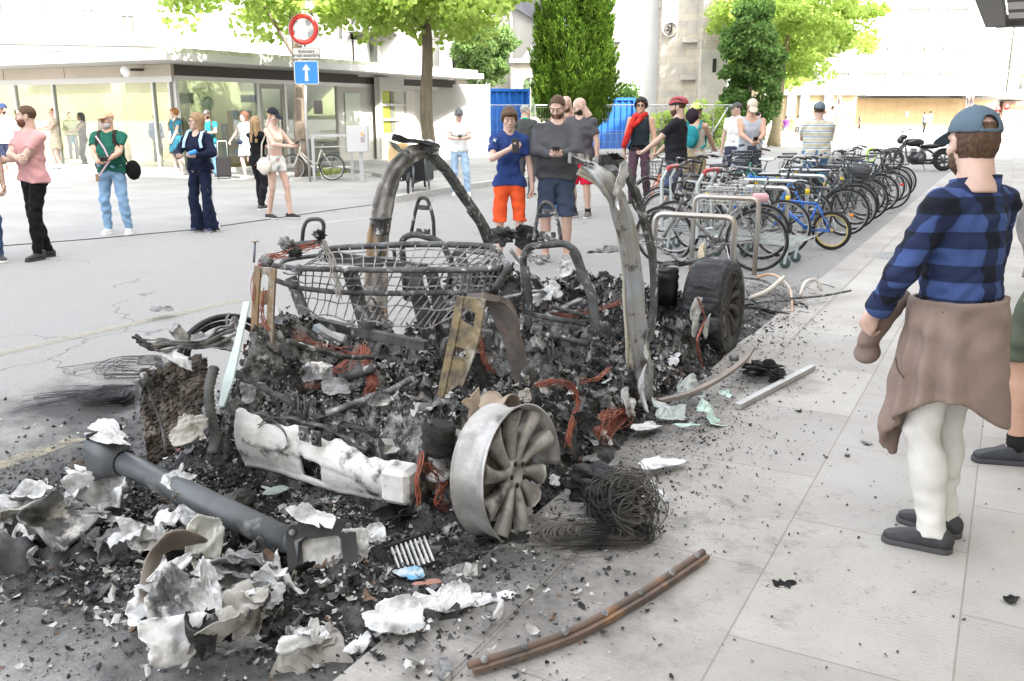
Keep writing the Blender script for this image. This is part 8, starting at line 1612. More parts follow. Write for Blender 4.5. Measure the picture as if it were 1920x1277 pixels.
  for k in range(5): hb = MB(); a = 2*pi*k/5; hb.lathe([(0, .003), (.011, .003), (.011, -.01)], P(a, R_*.165, -.03), n, 10); hb.build('bolt_hole', mat('void_black', (.005, .005, .005)), h)
  if tyre:
   Ro, tm = tyre; tw = width; prof = [(R_*.98, -.005), (R_+.02, .012), (Ro-.025, .008), (Ro-.006, -.012), (Ro, -.04), (Ro, -tw*.5), (Ro, -tw+.04), (Ro-.006, -tw+.012), (Ro-.03, -tw-.01), (R_, -tw+.01)]; N = 96; V = []; g = np.random.default_rng(9)
   for i in range(N):
    a = 2*pi*i/N
    for j, (r, h_) in enumerate(prof): V.append(P(a, r+(float(g.normal())*.003+.006*sin(i*.9+j*2.1)*sin(i*.23+j) if 2 < j < 8 else 0)-(.006 if (j in (4, 5, 6) and i % 4 == 0) else 0), h_))
   m_ = len(prof); tyr = mkmesh('tyre', V, [(i*m_+j, i*m_+j+1, ((i+1) % N)*m_+j+1, ((i+1) % N)*m_+j) for i in range(N) for j in range(m_-1)], tm, w, smooth=False)
  dk = MB(); dk.lathe([(0, 0), (R_*.62, 0), (R_*.62, -.02), (0, -.02)], c-n*(width*.45), n, 30); dk.build('brake_disc', mat('disc_dark', (.05, .045, .04), (.14, .11, .09), 8, rough=.8, metal=.3), w)
  return w
 def degrees_(a): return (a*180/pi) % 360
 mf = mat('alloy_burnt', (.42, .40, .375), (.24, .225, .205), 8, rough=.55, metal=.35, bump=.4, bscale=60, col3=(.07, .065, .06), scale3=7, lo3=.54, hi3=.66)
 mr = mat('alloy_barrel', (.48, .47, .455), (.26, .25, .235), 5, rough=.45, metal=.4, bump=.25, bscale=60, col3=(.09, .085, .08), scale3=4, lo3=.56, hi3=.68)
 c = Yp(978, 893, 3.42); c = Vector((c.x+.01, c.y, .272)); nrm = Vector((.83, -.55, .10)); alloy('front_wheel', c, nrm, .284, .16, mr, mf, gap=(186, 238) , swirl=.13, roll=.2)
 md = mat('alloy_dark', (.045, .042, .038), (.08, .075, .068), 6, rough=.6, metal=.4, bump=.3, bscale=40)
 cr = uv(3.34, .035, .348); alloy('rear_wheel', cr, -V_DIR+Vector((0, 0, .03)), .255, .26, md, md, tyre=(.348, mat('tyre_charred', (.006, .006, .0065), (.016, .016, .017), 7, rough=.65, bump=1., bscale=26, col3=(.09, .092, .095), scale3=5, lo3=.6, hi3=.7)), swirl=.35)
 mb = MB(); mb.lathe([(0, .14), (.07, .14), (.075, .11), (.07, .09), (.08, .07), (.072, .05), (.078, 0), (.07, -.04), (.075, -.13), (0, -.13)], uv(3.05, .42, .52), n=20); mb.build('air_spring', mat('gloss_black', (.003, .003, .003), rough=.35), R)
 for k, (x, y, v, w, d, rot, m) in enumerate([(1302, 600, .08, .13, .34, (95, 0, 40), ALW), (1320, 612, .02, .10, .2, (95, 10, 60), ALW), (1260, 490, .5, .4, .2, (20, 20, 40), ALG), (1310, 490, .35, .2, .28, (60, 30, 80), mat('cream_rust', (.46, .37, .25), (.52, .49, .42), 7, rough=.8, bump=.4, col3=(.14, .12, .1), scale3=8, lo3=.6, hi3=.7)), (1345, 490, .2, .22, .12, (20, 10, 60), ALW), (1225, 450, .9, .35, .25, (25, 10, 10), ALG), (1065, 500, 1.0, .3, .24, (30, 0, 20), ALW), (1100, 530, .8, .34, .24, (20, 10, 60), ALG), (1040, 540, 1.0, .14, .2, (70, 0, 10), ALW), (1140, 470, 1.2, .5, .2, (15, 0, 10), ALG), (1000, 480, 1.4, .3, .2, (30, 20, 0), ALG), (980, 450, 1.6, .25, .25, (60, 20, 0), CHAR), (650, 720, .9, .25, .14, (35, 10, 20), ALG), (700, 745, .7, .18, .12, (60, 0, 20), ALG), (590, 690, 1.1, .22, .16, (30, 0, 10), ALG), (900, 620, .6, .2, .1, (60, 20, 10), ALG), (1140, 750, .12, .2, .2, (60, 10, 50), ALG), (1100, 790, .0, .22, .14, (50, 0, 40), CHAR), (660, 885, .85, .12, .1, (60, 0, 10), ALG), (880, 860, .3, .1, .2, (90, 0, 30), CHAR)]): crumple('torn_sheet', Vp(x, y, v), w, d, m, R, rot, .45, 100+k, curl=.6 if k % 2 else 0)
 flakes('pale_ash', 5200, body(-.02, .78), body(.2, 1.75), (.006, .03), FM_, [.06, .14, .38, .40, .01, .01], 4, R, .03); flakes('pale_ash', 3200, body(.8, 3.4), body(.15, 1.75), (.006, .035), FM_, [.06, .16, .4, .36, .01, .01], 5, R, .04)
 gq = random.Random(17)
 for k in range(78):
  u, v = gq.choice([(gq.uniform(.0, .5), gq.uniform(.25, 1.6)), (gq.uniform(.5, 3.3), gq.uniform(.15, 1.6)), (gq.uniform(.3, 2.9), gq.uniform(.02, .3)), (gq.uniform(2.6, 3.5), gq.uniform(.3, 1.5))]); p = uv(u, v); p.z = top(u, v)+gq.uniform(.01, .06); w_ = gq.uniform(.08, .26)
  crumple('burnt_sheet', p, w_, w_*gq.uniform(.4, .9), gq.choice([ALG, ALG, ASH, CHAR, ALW, STG]), R, (gq.uniform(-50, 50), gq.uniform(-30, 30), gq.uniform(0, 180)), gq.uniform(.4, .8), 700+k, curl=gq.uniform(-.8, .8), n=9)
 for k in range(26):
  u, v = gq.uniform(.05, 3.3), gq.uniform(.15, 1.6); p = uv(u, v); p.z = top(u, v)+.02; a = gq.uniform(0, 6.28); l = gq.uniform(.08, .3); d = Vector((cos(a)*l, sin(a)*l, gq.uniform(-.02, .14))); mb = MB()
  if k % 2: mb.tube([p-d*.5, p+Vector((0, 0, gq.uniform(0, .04))), p+d*.5], gq.uniform(.004, .012), 6)
  else: mb.bar([p-d*.5, p+Vector((0, 0, gq.uniform(0, .03))), p+d*.5], gq.uniform(.015, .04), .004)
  mb.build('stray_rod', gq.choice([STG, ALG, RSB, CHAR]), R)
 def loom(pts, n, spread, r=.0022, m=WRE, seed=0, parent=R, name='wiring_loom'):
  g = random.Random(seed); mb = MB(); P = spline(pts, 5)
  for k in range(n):
   o = Vector((g.uniform(-1, 1), g.uniform(-1, 1), g.uniform(-1, 1)))*spread; a = g.uniform(0, 6); w = g.uniform(.3, 1.2)
   mb.tube([p+o*(.4+.6*abs(sin(i*.35*w+a)))+Vector((sin(i*.9+a), cos(i*.7+a), sin(i*1.1+2*a)))*spread*.45 for i, p in enumerate(P)], r, 4, cap=False)
  return mb.build(name, m, parent)
 loom(UL([(600, 455), (540, 475), (498, 488), (482, 520), (476, 570)], [.5, .45, .36, .31, .29]), 16, .018, seed=1); loom(UL([(600, 445), (618, 480), (628, 520), (636, 560)], [.55, .58, .6, .62]), 12, .016, m=mat('ash_wire', (.42, .36, .33), (.5, .48, .46), 9), seed=2)
 loom(UL([(682, 650), (690, 690), (700, 720), (688, 740)], [.45, .4, .35, .33]), 22, .02, seed=3); loom(UL([(682, 655), (640, 690), (580, 722)], [.45, .4, .35]), 10, .03, seed=4); loom(UL([(500, 600), (600, 650), (690, 668)], .45), 5, .03, .0016, seed=5)
 loom(VL([(1005, 722), (1045, 716), (1075, 730), (1082, 765), (1068, 800), (1065, 835)], [.2, .15, .12, .1, .08, .06]), 14, .016, seed=6); loom(VL([(1120, 830), (1130, 790), (1155, 775), (1180, 780), (1150, 800), (1125, 845)], [.05]*6), 20, .03, seed=7); loom(VL([(1090, 715), (1120, 710), (1145, 690)], .2), 8, .015, seed=8)
 loom(VL([(900, 620), (905, 660), (925, 700)], .55), 9, .02, seed=9); loom(VL([(1030, 585), (1080, 590), (1165, 565)], .7), 8, .015, seed=10); loom(UL([(500, 545), (492, 590), (508, 620)], .28), 6, .012, seed=11); loom(VL([(790, 850), (782, 900), (785, 945)], .33), 5, .012, .0035, seed=12)
 loom(VL([(800, 870), (830, 905), (818, 940), (850, 960)], .3), 8, .02, seed=13); loom(VL([(1310, 560), (1322, 600), (1308, 640), (1318, 690)], .02), 4, .008, .004, seed=14); loom(UL([(560, 745), (575, 790), (600, 805), (590, 770)], .05), 5, .02, .006, STG, seed=15); loom(UL([(960, 640), (1000, 600), (1050, 640), (1000, 700)], 1.2), 7, .05, .0018, STG, seed=16)
 loom(UL([(480, 800), (510, 790), (540, 830), (520, 850)], -.1), 3, .01, .0022, STG, seed=17); loom(VL([(260, 640), (330, 650), (420, 630), (440, 600)], 1.6), 7, .03, .008, ALG, seed=18, name='cable_bunch')
 bb = empty('bumper_beam'); bb.parent = R; BST = mat('beam_steel', (.115, .122, .13), (.08, .084, .088), 4, rough=.5, metal=.4, bump=.1, bscale=40, col3=(.40, .40, .40), scale3=4, lo3=.6, hi3=.75)
 p0, p1 = Up(232, 868, -.52), Up(548, 1036, -.60); p1.z = max(p1.z, .12); mb = MB(); mb.tube([p0, p0.lerp(p1, .33), p0.lerp(p1, .335), p1], [.05, .05, .053, .054], 20); mb.build('beam_tube', BST, bb)
 bx = (p1-p0).normalized()
 def crash(c, s, lab):
  k = empty('crash_box'); k.parent = bb; y = Vector((0, 0, 1)); f = -S_DIR; mb = MB(); V = []; N = 16
  for i, (r, h) in enumerate(((.055, 0), (.075, .07), (.10, .13))):
   for q in range(N): a = 2*pi*q/N; sq = 1/max(abs(cos(a)), abs(sin(a)))**(.0 if i == 0 else .8); V.append(c+bx*s*h+(f*cos(a)+y*sin(a))*r*sq)
  mb.add(V, [(i*N+q, i*N+(q+1) % N, (i+1)*N+(q+1) % N, (i+1)*N+q) for i in range(2) for q in range(N)], sm=True); mb.build('funnel', BST, k, solid=.005)
  return k
 k = crash(p1, 1, ''); q = p1+bx*.17+Vector((.0, -.03, .035)); mb = MB(); R3 = Matrix((bx, -S_DIR, Vector((0, 0, 1)))).transposed()
 qn = (Vector((.25, -.85, .42))).normalized(); qx = qn.cross(Vector((0, 0, 1))).normalized(); qy = qx.cross(qn)
 def rq(w, h, r, o=0.): 
  return [q+qn*o+qx*(sx*(w-r)+cos(radians(a0+t))*r)+qy*(sy*(h-r)+sin(radians(a0+t))*r) for sx, sy, a0 in ((1, 1, 0), (-1, 1, 90), (-1, -1, 180), (1, -1, 270)) for t in (0, 30, 60, 90)]
 A_, B_ = rq(.125, .115, .035), rq(.07, .06, .02); n_ = len(A_); mb.add(A_+B_, [(i, (i+1) % n_, n_+(i+1) % n_, n_+i) for i in range(n_)]); mb.build('flange_plate', mat('flange_dark', (.05, .053, .056), (.03, .03, .031), 6, rough=.5, metal=.3), k, solid=.008)
 mb = MB(); mb.prism(rq(.08, .07, .02, -.02), qn*-.004); mb.build('white_backing', ALW, k)
 for sx, sy in ((1, 1), (1, -1), (-1, -1), (-1, 1)): mb = MB(); mb.lathe([(0, .012), (.009, .012), (.013, .004), (.018, .004), (.018, -.004)], q+qx*sx*.1+qy*sy*.09, qn, 14); mb.build('bolt', ALG, k)
 crumple('casing', q+Vector((.10, .05, -.0)), .2, .24, ALW, k, (75, 10, 25), .15, 81, curl=.5)
 k = crash(p0, -1, ''); q = p0-bx*.12; mb = MB(); mb.box(q+Vector((0, 0, .02)), (.012, .17, .20), atan2(bx.y, bx.x), bev=.004); mb.build('flange_plate', MATS['flange_dark'], k); mb = MB(); mb.box(q+Vector((0, 0, .03))-bx*.008, (.01, .08, .1), atan2(bx.y, bx.x), bev=.003); mb.build('white_backing', ALW, k)
 for kk, (pp, w, d, rot, sd, cu) in enumerate([(p0-bx*.06+Vector((0, 0, .12)), .26, .17, (10, 12, -30), 82, .3), (p0.lerp(p1, .36)+Vector((0, -.02, .05)), .20, .26, (10, -20, 50), 83, 1.1), (p1+bx*.12+Vector((0, 0, .13)), .26, .16, (5, 15, -20), 84, .5), (p0.lerp(p1, .42)+Vector((0, -.05, -.03)), .16, .18, (80, 0, -20), 85, .4)]): crumple('aluminium_scrap', pp, w, d, ALW, bb, rot, .3, sd, curl=cu)
 settle(R)
 return top, crumple, flakes, loom
# ================================================================ LOOSE DEBRIS ROUND THE WRECK
WTOP, crumple, flakes, loom = wreck()
FMS = [MATS[k] for k in ('flake_black', 'flake_dark', 'flake_grey', 'flake_pale', 'flake_brown', 'flake_blue')]
def debris():
 un = lambda a, b: (lambda g, N: g.uniform(a, b, N)); ga = lambda m, s: (lambda g, N: g.normal(m, s, N))
 def st(o, lab, cat='debris'): tag(o, lab, cat, kind='stuff'); return o
 st(flakes('char_litter', 24000, ga(-.42, .32), ga(1.1, .50), (.004, .026), FMS, [.40, .26, .17, .13, .03, .01], 11, None, .01), 'carpet of char and ash fragments in front of the wreck')
 st(flakes('foil_litter', 1500, ga(-.7, .25), ga(.8, .5), (.010, .05), FMS, [.1, .14, .32, .40, .03, .01], 12, None, .03), 'pale ash flakes and foil heaped before the bumper beam')
 st(flakes('char_litter', 5000, ga(1.5, 1.3), lambda g, N: -np.abs(g.normal(0, .35, N))+.05, (.003, .016), FMS, [.5, .25, .12, .1, .02, .01], 13, None, .004), 'fine char crumbs scattered over the pavement beside the wreck')
 st(flakes('char_litter', 1500, ga(.3, 2.0), lambda g, N: -np.abs(g.normal(0, 1.1, N))-.1, (.002, .011), FMS, [.55, .2, .1, .15, .0, .0], 14, None, .002), 'sparse char specks spread across the pavement slabs')
 st(flakes('char_litter', 3500, ga(.3, 1.1), lambda g, N: 1.9+np.abs(g.normal(0, .55, N)), (.003, .022), FMS, [.5, .25, .15, .08, .02, .0], 15, None, .004), 'char fragments on the road beyond the wreck')
 st(flakes('char_litter', 2200, ga(-1.2, .35), un(.1, 2.6), (.003, .02), FMS, [.45, .25, .15, .1, .05, .0], 16, None, .003), 'char crumbs on the road in the foreground')
 st(flakes('char_litter', 3500, ga(4.1, .45), ga(.55, .4), (.005, .03), FMS, [.45, .25, .15, .1, .05, .0], 17, None, .02), 'burnt fragments under the bicycle racks')
 g = 'torn aluminium sheets on the ground'
 L = [ # px, py, z, w, d, rot, amp, seed, curl, mat, label
  (735, 1165, .07, .30, .24, (18, 8, 20), .16, 201, .3, ALW, 'largest white torn sheet lying front centre below the bolted crash box'),
  (600, 1195, .05, .13, .14, (20, 10, 40), .3, 203, 1.3, ALW, 'white curled cup-shaped scrap left of the largest white sheet'),
  (672, 1205, .05, .10, .22, (8, 0, -35), .1, 205, .2, ALW, 'narrow white strip leaning along the left edge of the largest sheet'),
  (830, 1140, .05, .24, .16, (15, 5, 30), .35, 206, .5, ALW, 'crumpled white sheet right of the largest one'),
  (920, 1125, .04, .22, .09, (10, 5, 25), .3, 207, .3, ALW, 'thin white sliver pointing at the rusty strip'),
  (860, 1165, .03, .14, .07, (5, 5, 20), .3, 208, .2, ALW, 'small white scrap below the crumpled white sheet'),
  (470, 1120, .07, .34, .20, (20, -10, 10), .45, 211, .5, ALW, 'heap-like crumpled white sheet in the front middle of the debris'),
  (385, 1030, .12, .17, .30, (60, 10, 20), .3, 213, .9, mat('opal_scrap', (.55, .55, .5), (.42, .43, .40), 4, rough=.4, metal=.3, bump=.3), 'upright pearly curved scrap in front of the bumper beam'),
  (400, 1170, .05, .34, .14, (15, 0, 15), .3, 215, .6, ALW, 'long white torn edge piece low in the foreground'),
  (430, 1225, .03, .26, .10, (8, 0, 5), .5, 216, .3, ALG, 'grey burnt sheet lowest in the left foreground'),
  (330, 1140, .07, .12, .22, (50, 20, 40), .25, 217, 1.2, mat('cream_scorched', (.5, .5, .5)), 'cream scorched curved shell in the left foreground'),
  (45, 1000, .08, .14, .30, (55, 10, -10), .3, 221, 1.0, ALW, 'white folded sheet standing at the far left edge of the debris'),
  (190, 960, .06, .30, .16, (20, 5, 20), .4, 223, .5, ALW, 'white crumpled sheet on the left before the beam end'),
  (170, 885, .05, .22, .16, (25, 0, 30), .4, 225, .3, ALW, 'pale scrap lying left of the beam end plate'),
  (235, 1010, .06, .22, .12, (20, 10, 0), .45, 226, .5, ALG, 'grey crumpled scrap between the left shell and the beam'),
  (150, 870, .05, .12, .10, (25, 0, 10), .5, 227, .2, RSB, 'brown burnt scrap near the yellow road marking'),
  (305, 583, .06, .26, .22, (10, 5, 30), .2, 231, .5, ALG, 'bent pale sheet lying alone on the road beyond the wreck'),
  (515, 920, .06, .24, .12, (10, 5, 35), .15, 233, .2, mat('green_scrap', (.33, .38, .34), (.24, .28, .25), 5, rough=.5, bump=.3), 'flat greenish scrap in front of the white bulkhead'),
  (640, 930, .05, .12, .09, (12, 5, 35), .2, 235, .2, MATS['green_scrap'], 'small greenish scrap by the foot of the bulkhead'),
  (1225, 920, .12, .14, .20, (40, 10, 40), .3, 241, .7, ALW, 'white bolted fragment standing beside the coil of tyre wire'),
  (1240, 865, .09, .30, .12, (8, 4, 35), .2, 243, .2, ALW, 'flat white shard on the pavement above the tyre wire'),
  (1105, 862, .10, .16, .10, (20, 4, 30), .2, 245, .3, ALG, 'grey shard touching the right edge of the bare alloy wheel'),
  (1215, 800, .08, .32, .12, (10, 6, 50), .3, 247, .4, ALW, 'long white torn strip at the foot of the kerb-side pillar'),
  (1530, 562, .08, .30, .07, (8, 0, 20), .25, 251, .3, ALW, 'white strip resting on the kerb behind the rear wheel'),
  (1288, 880, .075, .02, .11, (5, 0, 10), .1, 253, .0, ALG, 'small grey strip on the pavement right of the flat shard'),
  (700, 1000, .08, .13, .12, (50, 0, 0), .4, 255, .4, ALW, 'pale scrap between crash box and front wheel'),
  (860, 1080, .05, .14, .10, (30, 0, 20), .5, 257, .3, ALG, 'grey ragged scrap below the front wheel'),
  (960, 1010, .05, .18, .10, (30, 10, 10), .4, 259, .3, CHAR, 'black scrap under the front alloy wheel')]
 for px, py, z, w, d, rot, amp, seed, curl, m, lab in L: crumple('metal_scrap', G(px, py, z), w, d, m, None, rot, amp, seed, curl, thing=(lab, 'metal scrap', g), n=18)
 gq = random.Random(23)
 for nm, lab, N_, fx, fy, zz in (('left', 'tangled heap of white and grey torn sheets inside the curved bumper shell at left', 30, (0, 320), (925, 1040), .14), ('front', 'tangled heap of pale torn sheets in the foreground before the bumper beam', 48, (290, 600), (1030, 1215), .16), ('mid', 'low heap of burnt sheets between the bumper beam and the white bulkhead', 18, (420, 760), (900, 1010), .06)):
  r = empty('torn_sheet_heap', lab, 'scrap heap', 'heaps of torn burnt sheet metal')
  for k in range(N_):
   x, y = gq.uniform(*fx), gq.uniform(*fy); w_ = gq.uniform(.09, .38); m_ = gq.choice([ALW, ALW, ALW, ALG, ALG, CHAR, MATS['cream_scorched']] if nm != 'mid' else [CHAR, CHAR, ALG, STG, MATS['flake_grey']])
   crumple('torn_sheet', G(x, y, .02+zz*gq.random()), w_, w_*gq.uniform(.35, .9), m_, r, (gq.uniform(-45, 60), gq.uniform(-35, 35), gq.uniform(0, 180)), gq.uniform(.4, .9), 900+k+len(nm)*50, curl=gq.uniform(-1.2, 1.2), n=9)
  settle(r)
 r = empty('bumper_shell', 'long curved dark bumper shell lying at the left edge of the debris', 'bumper'); P = spline([G(x, y, z) for x, y, z in ((-30, 1035, .12), (40, 1062, .06), (110, 1068, .04), (190, 1050, .05), (260, 1020, .09), (300, 1000, .14))], 6); N = len(P); V = []
 for i, p in enumerate(P):
  for j in range(6): t = j/5; V.append(Vector((p.x, p.y, max(.01, p.z-.05)))+Vector((0, .18*sin(t*1.5), .06*sin(t*3)+.02*sin(i*1.3+j))))
 mkmesh('shell', V, [(i*6+j, i*6+j+1, (i+1)*6+j+1, (i+1)*6+j) for i in range(N-1) for j in range(5)], mat('shell_dark', (.03, .029, .028), (.10, .098, .095), 5, rough=.7, bump=.4, col3=(.5, .49, .47), scale3=4, lo3=.6, hi3=.7), r, smooth=True, solid=.006); settle(r)
 r = empty('wheel_arch_liner', 'upright curved brown wheel-arch liner in the left foreground', 'liner'); P = spline([G(300, 1000, .26), G(265, 1045, .15), G(250, 1110, .05), G(262, 1150, .01)], 6); V = []
 for i, p in enumerate(P):
  for j in range(6): V.append(p+Vector((.02+.03*j*.6, .03*j, -.004*j*j)))
 mkmesh('liner', V, [(i*6+j, i*6+j+1, (i+1)*6+j+1, (i+1)*6+j) for i in range(len(P)-1) for j in range(5)], mat('liner_brown', (.20, .16, .125), (.30, .27, .23), 5, rough=.6, bump=.3), r, smooth=True, solid=.006); settle(r)
 r = empty('rusty_strip', 'long curved rusty bumper strip with bolts lying across the pavement', 'metal strip'); P = spline([G(x, y, SZ+.03) for x, y in ((882, 1250), (985, 1218), (1085, 1180), (1180, 1128), (1260, 1078), (1322, 1036))], 8)
 m = mat('strip_rust', (.15, .10, .075), (.10, .08, .07), 9, rough=.75, metal=.2, bump=.25, bscale=60, col3=(.27, .15, .08), scale3=5, lo3=.52, hi3=.64, stretch=(1, 1, 1)); mb = MB(); mb.tube([p+Vector((-.006, .006, .0)) for p in P], .013, 10); mb.build('upper_rail', m, r); mb = MB(); mb.bar([p+Vector((.009, -.010, -.010)) for p in P], .016, .016); mb.build('lower_rail', m, r)
 for k in range(7): p = P[int((k+.5)*len(P)/7)]; mb = MB(); mb.lathe([(0, .014), (.006, .014), (.009, .006), (.012, .004), (.012, -.004)], p+Vector((0, 0, .010)), (0, -.4, 1), 10); mb.build('bolt', ALG, r)
 settle(r)
 mb = MB(); a, b = G(1383, 762, SZ+.02), G(1524, 688, SZ+.02); mb.bar([a, b], .04, .03); o = mb.build('aluminium_bar', mat('bar_grey', (.42, .41, .40), (.34, .33, .32), 5, rough=.5, metal=.3), None); tag(o, 'straight square grey bar lying on the pavement beyond the mint glass', 'metal bar'); settle(o)
 mb = MB(); P = spline([G(1236, 752, .12), G(1290, 738, .13), G(1345, 712, .14), G(1392, 678, .16), G(1412, 650, .2)], 8); mb.bar(P, .035, .02); o = mb.build('trim_strip', mat('strip_brown', (.27, .22, .18), (.2, .175, .155), 8, rough=.7, bump=.2), None); tag(o, 'curved grey-brown trim strip reaching from the wreck towards the rear wheel', 'trim strip'); settle(o)
 mb = MB(); P = spline([G(830, 1240, SZ+.01), G(838, 1262, SZ+.02), G(828, 1276, SZ+.01)], 4); mb.bar(P, .03, .025); o = mb.build('metal_offcut', ALG, None); tag(o, 'short grey offcut on the pavement at the bottom edge', 'metal scrap'); settle(o)
 for k, (px, py, z, w, d, rot, sd, lab) in enumerate([(1335, 770, .11, .26, .28, (35, 10, 60), 301, 'largest crumpled mint-green glass sheet on the kerb beside the pillar'), (1290, 795, .08, .22, .06, (10, 5, 30), 303, 'narrow curled mint-green glass edge below the large sheet'), (1290, 735, .12, .24, .22, (45, 0, 40), 305, 'grey-white crazed glass folded behind the large mint sheet'), (1255, 765, .12, .28, .22, (30, 10, 20), 307, 'pale crazed glass nearest the kerb-side pillar'), (1360, 740, .10, .12, .08, (40, 5, 40), 309, 'small mint glass corner below the curved trim strip')]):
  crumple('windscreen_glass', G(px, py, z), w, d, GLZ if k in (0, 1, 4) else mat('crazed_glass', (.50, .55, .54), (.38, .42, .42), 12, rough=.35, bump=.8, bscale=40), None, rot, .35, sd, .8, thing=(lab, 'glass', 'crazed windscreen glass'), n=22)
 def cords(name, c, rx, ry, n, lab, seed, h=.06, straight=0.):
  g = random.Random(seed); mb = MB(); c = Vector(c)
  for k in range(n):
   a0 = g.uniform(0, 6.28); ln = g.uniform(1.2, 4.5); f = g.uniform(.45, 1.15); z0 = g.uniform(.002, h); pts = []; tilt = g.uniform(-.3, .3); ox, oy = g.gauss(0, rx*.12), g.gauss(0, ry*.12)
   for i in range(15): a = a0+ln*i/14; pts.append(c+Vector((ox+cos(a)*rx*f, oy+sin(a)*ry*f, max(.003, z0+tilt*.1*sin(a)*h*4+h*.5*(1-f)+.01*sin(3*a)))))
   if h > .1:
    e_ = Euler((g.gauss(0, .55), g.gauss(0, .55), 0)).to_matrix(); pts = [c+Vector((0, 0, .06))+e_@(p-c) for p in pts]; pts = [Vector((p.x, p.y, max(p.z, SZ+.004))) for p in pts]
   mb.tube(pts, .0023, 3, cap=False)
  for k in range(int(n*straight)):
   a = g.uniform(2.4, 3.6); L_ = g.uniform(.2, .55); p = c+Vector((g.gauss(0, .05), g.gauss(0, .06), g.uniform(0, h*.6))); d = Vector((cos(a)*L_, sin(a)*L_*.6, -p.z+.008)); mb.tube([p, p+d*.5+Vector((0, g.uniform(-.03, .03), .02)), p+d], .0014, 3, cap=False)
  o = mb.build(name, WRB if h > .025 else mat('soot_wire', (.006, .006, .006)), None); tag(o, lab, 'tyre wire', kind='stuff'); return o
 cords('tyre_cords', G(1172, 985, .05), .125, .13, 150, 'matted coil of burnt tyre cord wire on the pavement by the front wheel', 3, .14, .15)
 cords('tyre_cords', G(1120, 1010, .05), .20, .09, 90, 'loose curls of burnt tyre wire spreading towards the rusty strip', 8, .03, .9)
 cords('tyre_cords', G(215, 745, .02), .15, .2, 60, 'black hair-like mat of tyre wire on the road at the far front corner', 4, .02, 1.2)
 cords('tyre_cords', G(250, 690, .02), .2, .25, 22, 'thin spread of tyre wire above the black mat on the road', 5, .015, .8)
 mb = MB(); mb.blob(G(1150, 925, .14), (.13, .09, .09), 5, .35, 4); mb.blob(G(1110, 905, .12), (.09, .07, .07), 6, .4, 4); o = mb.build('melted_tyre', mat('tyre_charred', (.02, .02, .02)), None); tag(o, 'black melted tyre lump at the right of the bare alloy wheel', 'tyre remnant'); settle(o)
 r = empty('tyre_bead', 'blackened tyre hoop arching behind the brown radiator', 'tyre remnant')
 for rr, tr, m, dz in ((.30, .016, MATS['tyre_charred'], 0), (.265, .012, CHAR, -.01), (.24, .009, CHAR, 0)):
  c = Vp(425, 665, 1.8); mb = MB(); mb.tube([c+S_DIR*(cos(radians(a))*rr)+V_DIR*(.05*sin(radians(a)))+Vector((0, 0, sin(radians(a))*rr*.62+dz)) for a in range(-5, 190, 8)], tr, 8); mb.build('bead_hoop', m, r)
 settle(r)
 r = empty('grille_fragment', 'tilted slatted grille fragment with white fins below the crash box', 'grille'); o0 = G(775, 1040, .08); a = Vector((.8, .45, .1)).normalized(); b = Vector((-.35, .6, .55)).normalized()
 mb = MB()
 for k in range(8): p = o0+a*(k*.019-.07); mb.bar([p-b*.055, p+b*.055], .006, .014)
 f = mb.build('fins', ALW, r); mb = MB(); mb.bar([o0-a*.10-b*.06, o0+a*.09-b*.06], .012, .02); mb.bar([o0-a*.10+b*.06, o0+a*.09+b*.06], .012, .02); mb.bar([o0-a*.10-b*.07, o0-a*.12+b*.08], .05, .02); mb.build('frame', CHAR, r); settle(r)
 crumple('painted_scrap', G(765, 1078, .06), .13, .08, mat('blue_print', (.48, .52, .52), (.10, .32, .52), 16, rough=.5), None, (15, 5, 20), .2, 401, .2, thing=('pale scrap with a blue patch below the grille fragment', 'metal scrap'))
 crumple('copper_scrap', G(800, 1092, .05), .12, .04, mat('copper_brown', (.34, .17, .13), rough=.5), None, (10, 5, 20), .2, 403, .2, thing=('narrow coppery scrap beside the blue-patched one', 'metal scrap'))
 for px, py, w, d, rz, lab in ((352, 842, .22, .07, 55, 'long dark red burnt circuit board leaning by the hose'), (408, 865, .14, .08, 10, 'short red burnt circuit board lying before the bulkhead')): crumple('circuit_board', G(px, py, .05), w, d, RED_, None, (12, 8, rz), .05, 410+px, 0., thing=(lab, 'circuit board'), n=10)
 for k, (px, py, s, m, lab) in enumerate([(1470, 1092, .055, CHAR, 'black crumb of melted plastic alone on the slabs in the foreground'), (1498, 770, .03, CHAR, 'small black curl on the slabs below the grey bar'), (1895, 1122, .05, CHAR, 'black lump at the right edge of the pavement'), (1590, 850, .05, ALG, 'thin crumpled grey foil on the slabs'), (1620, 826, .06, ALG, 'creased translucent foil strip on the slabs'), (1565, 702, .02, mat('teal_bit', (.06, .14, .15)), 'tiny teal plastic bit on the slabs'), (1400, 930, .02, ALG, 'tiny pale chip between two slabs')]): crumple('litter', G(px, py, SZ+.01), s*1.8, s*1.1, m, None, (8, 5, 25*k), .35, 501+2*k, .5, thing=(lab, 'litter'), n=12)
 r = empty('burnt_bicycle_heap', 'tangled heap of burnt bicycle frames and wires at the kerb behind the rear wheel', 'burnt bicycle'); BN = mat('bone_pipe', (.60, .57, .52), (.40, .34, .28), 6, rough=.6, bump=.2); g = random.Random(6)
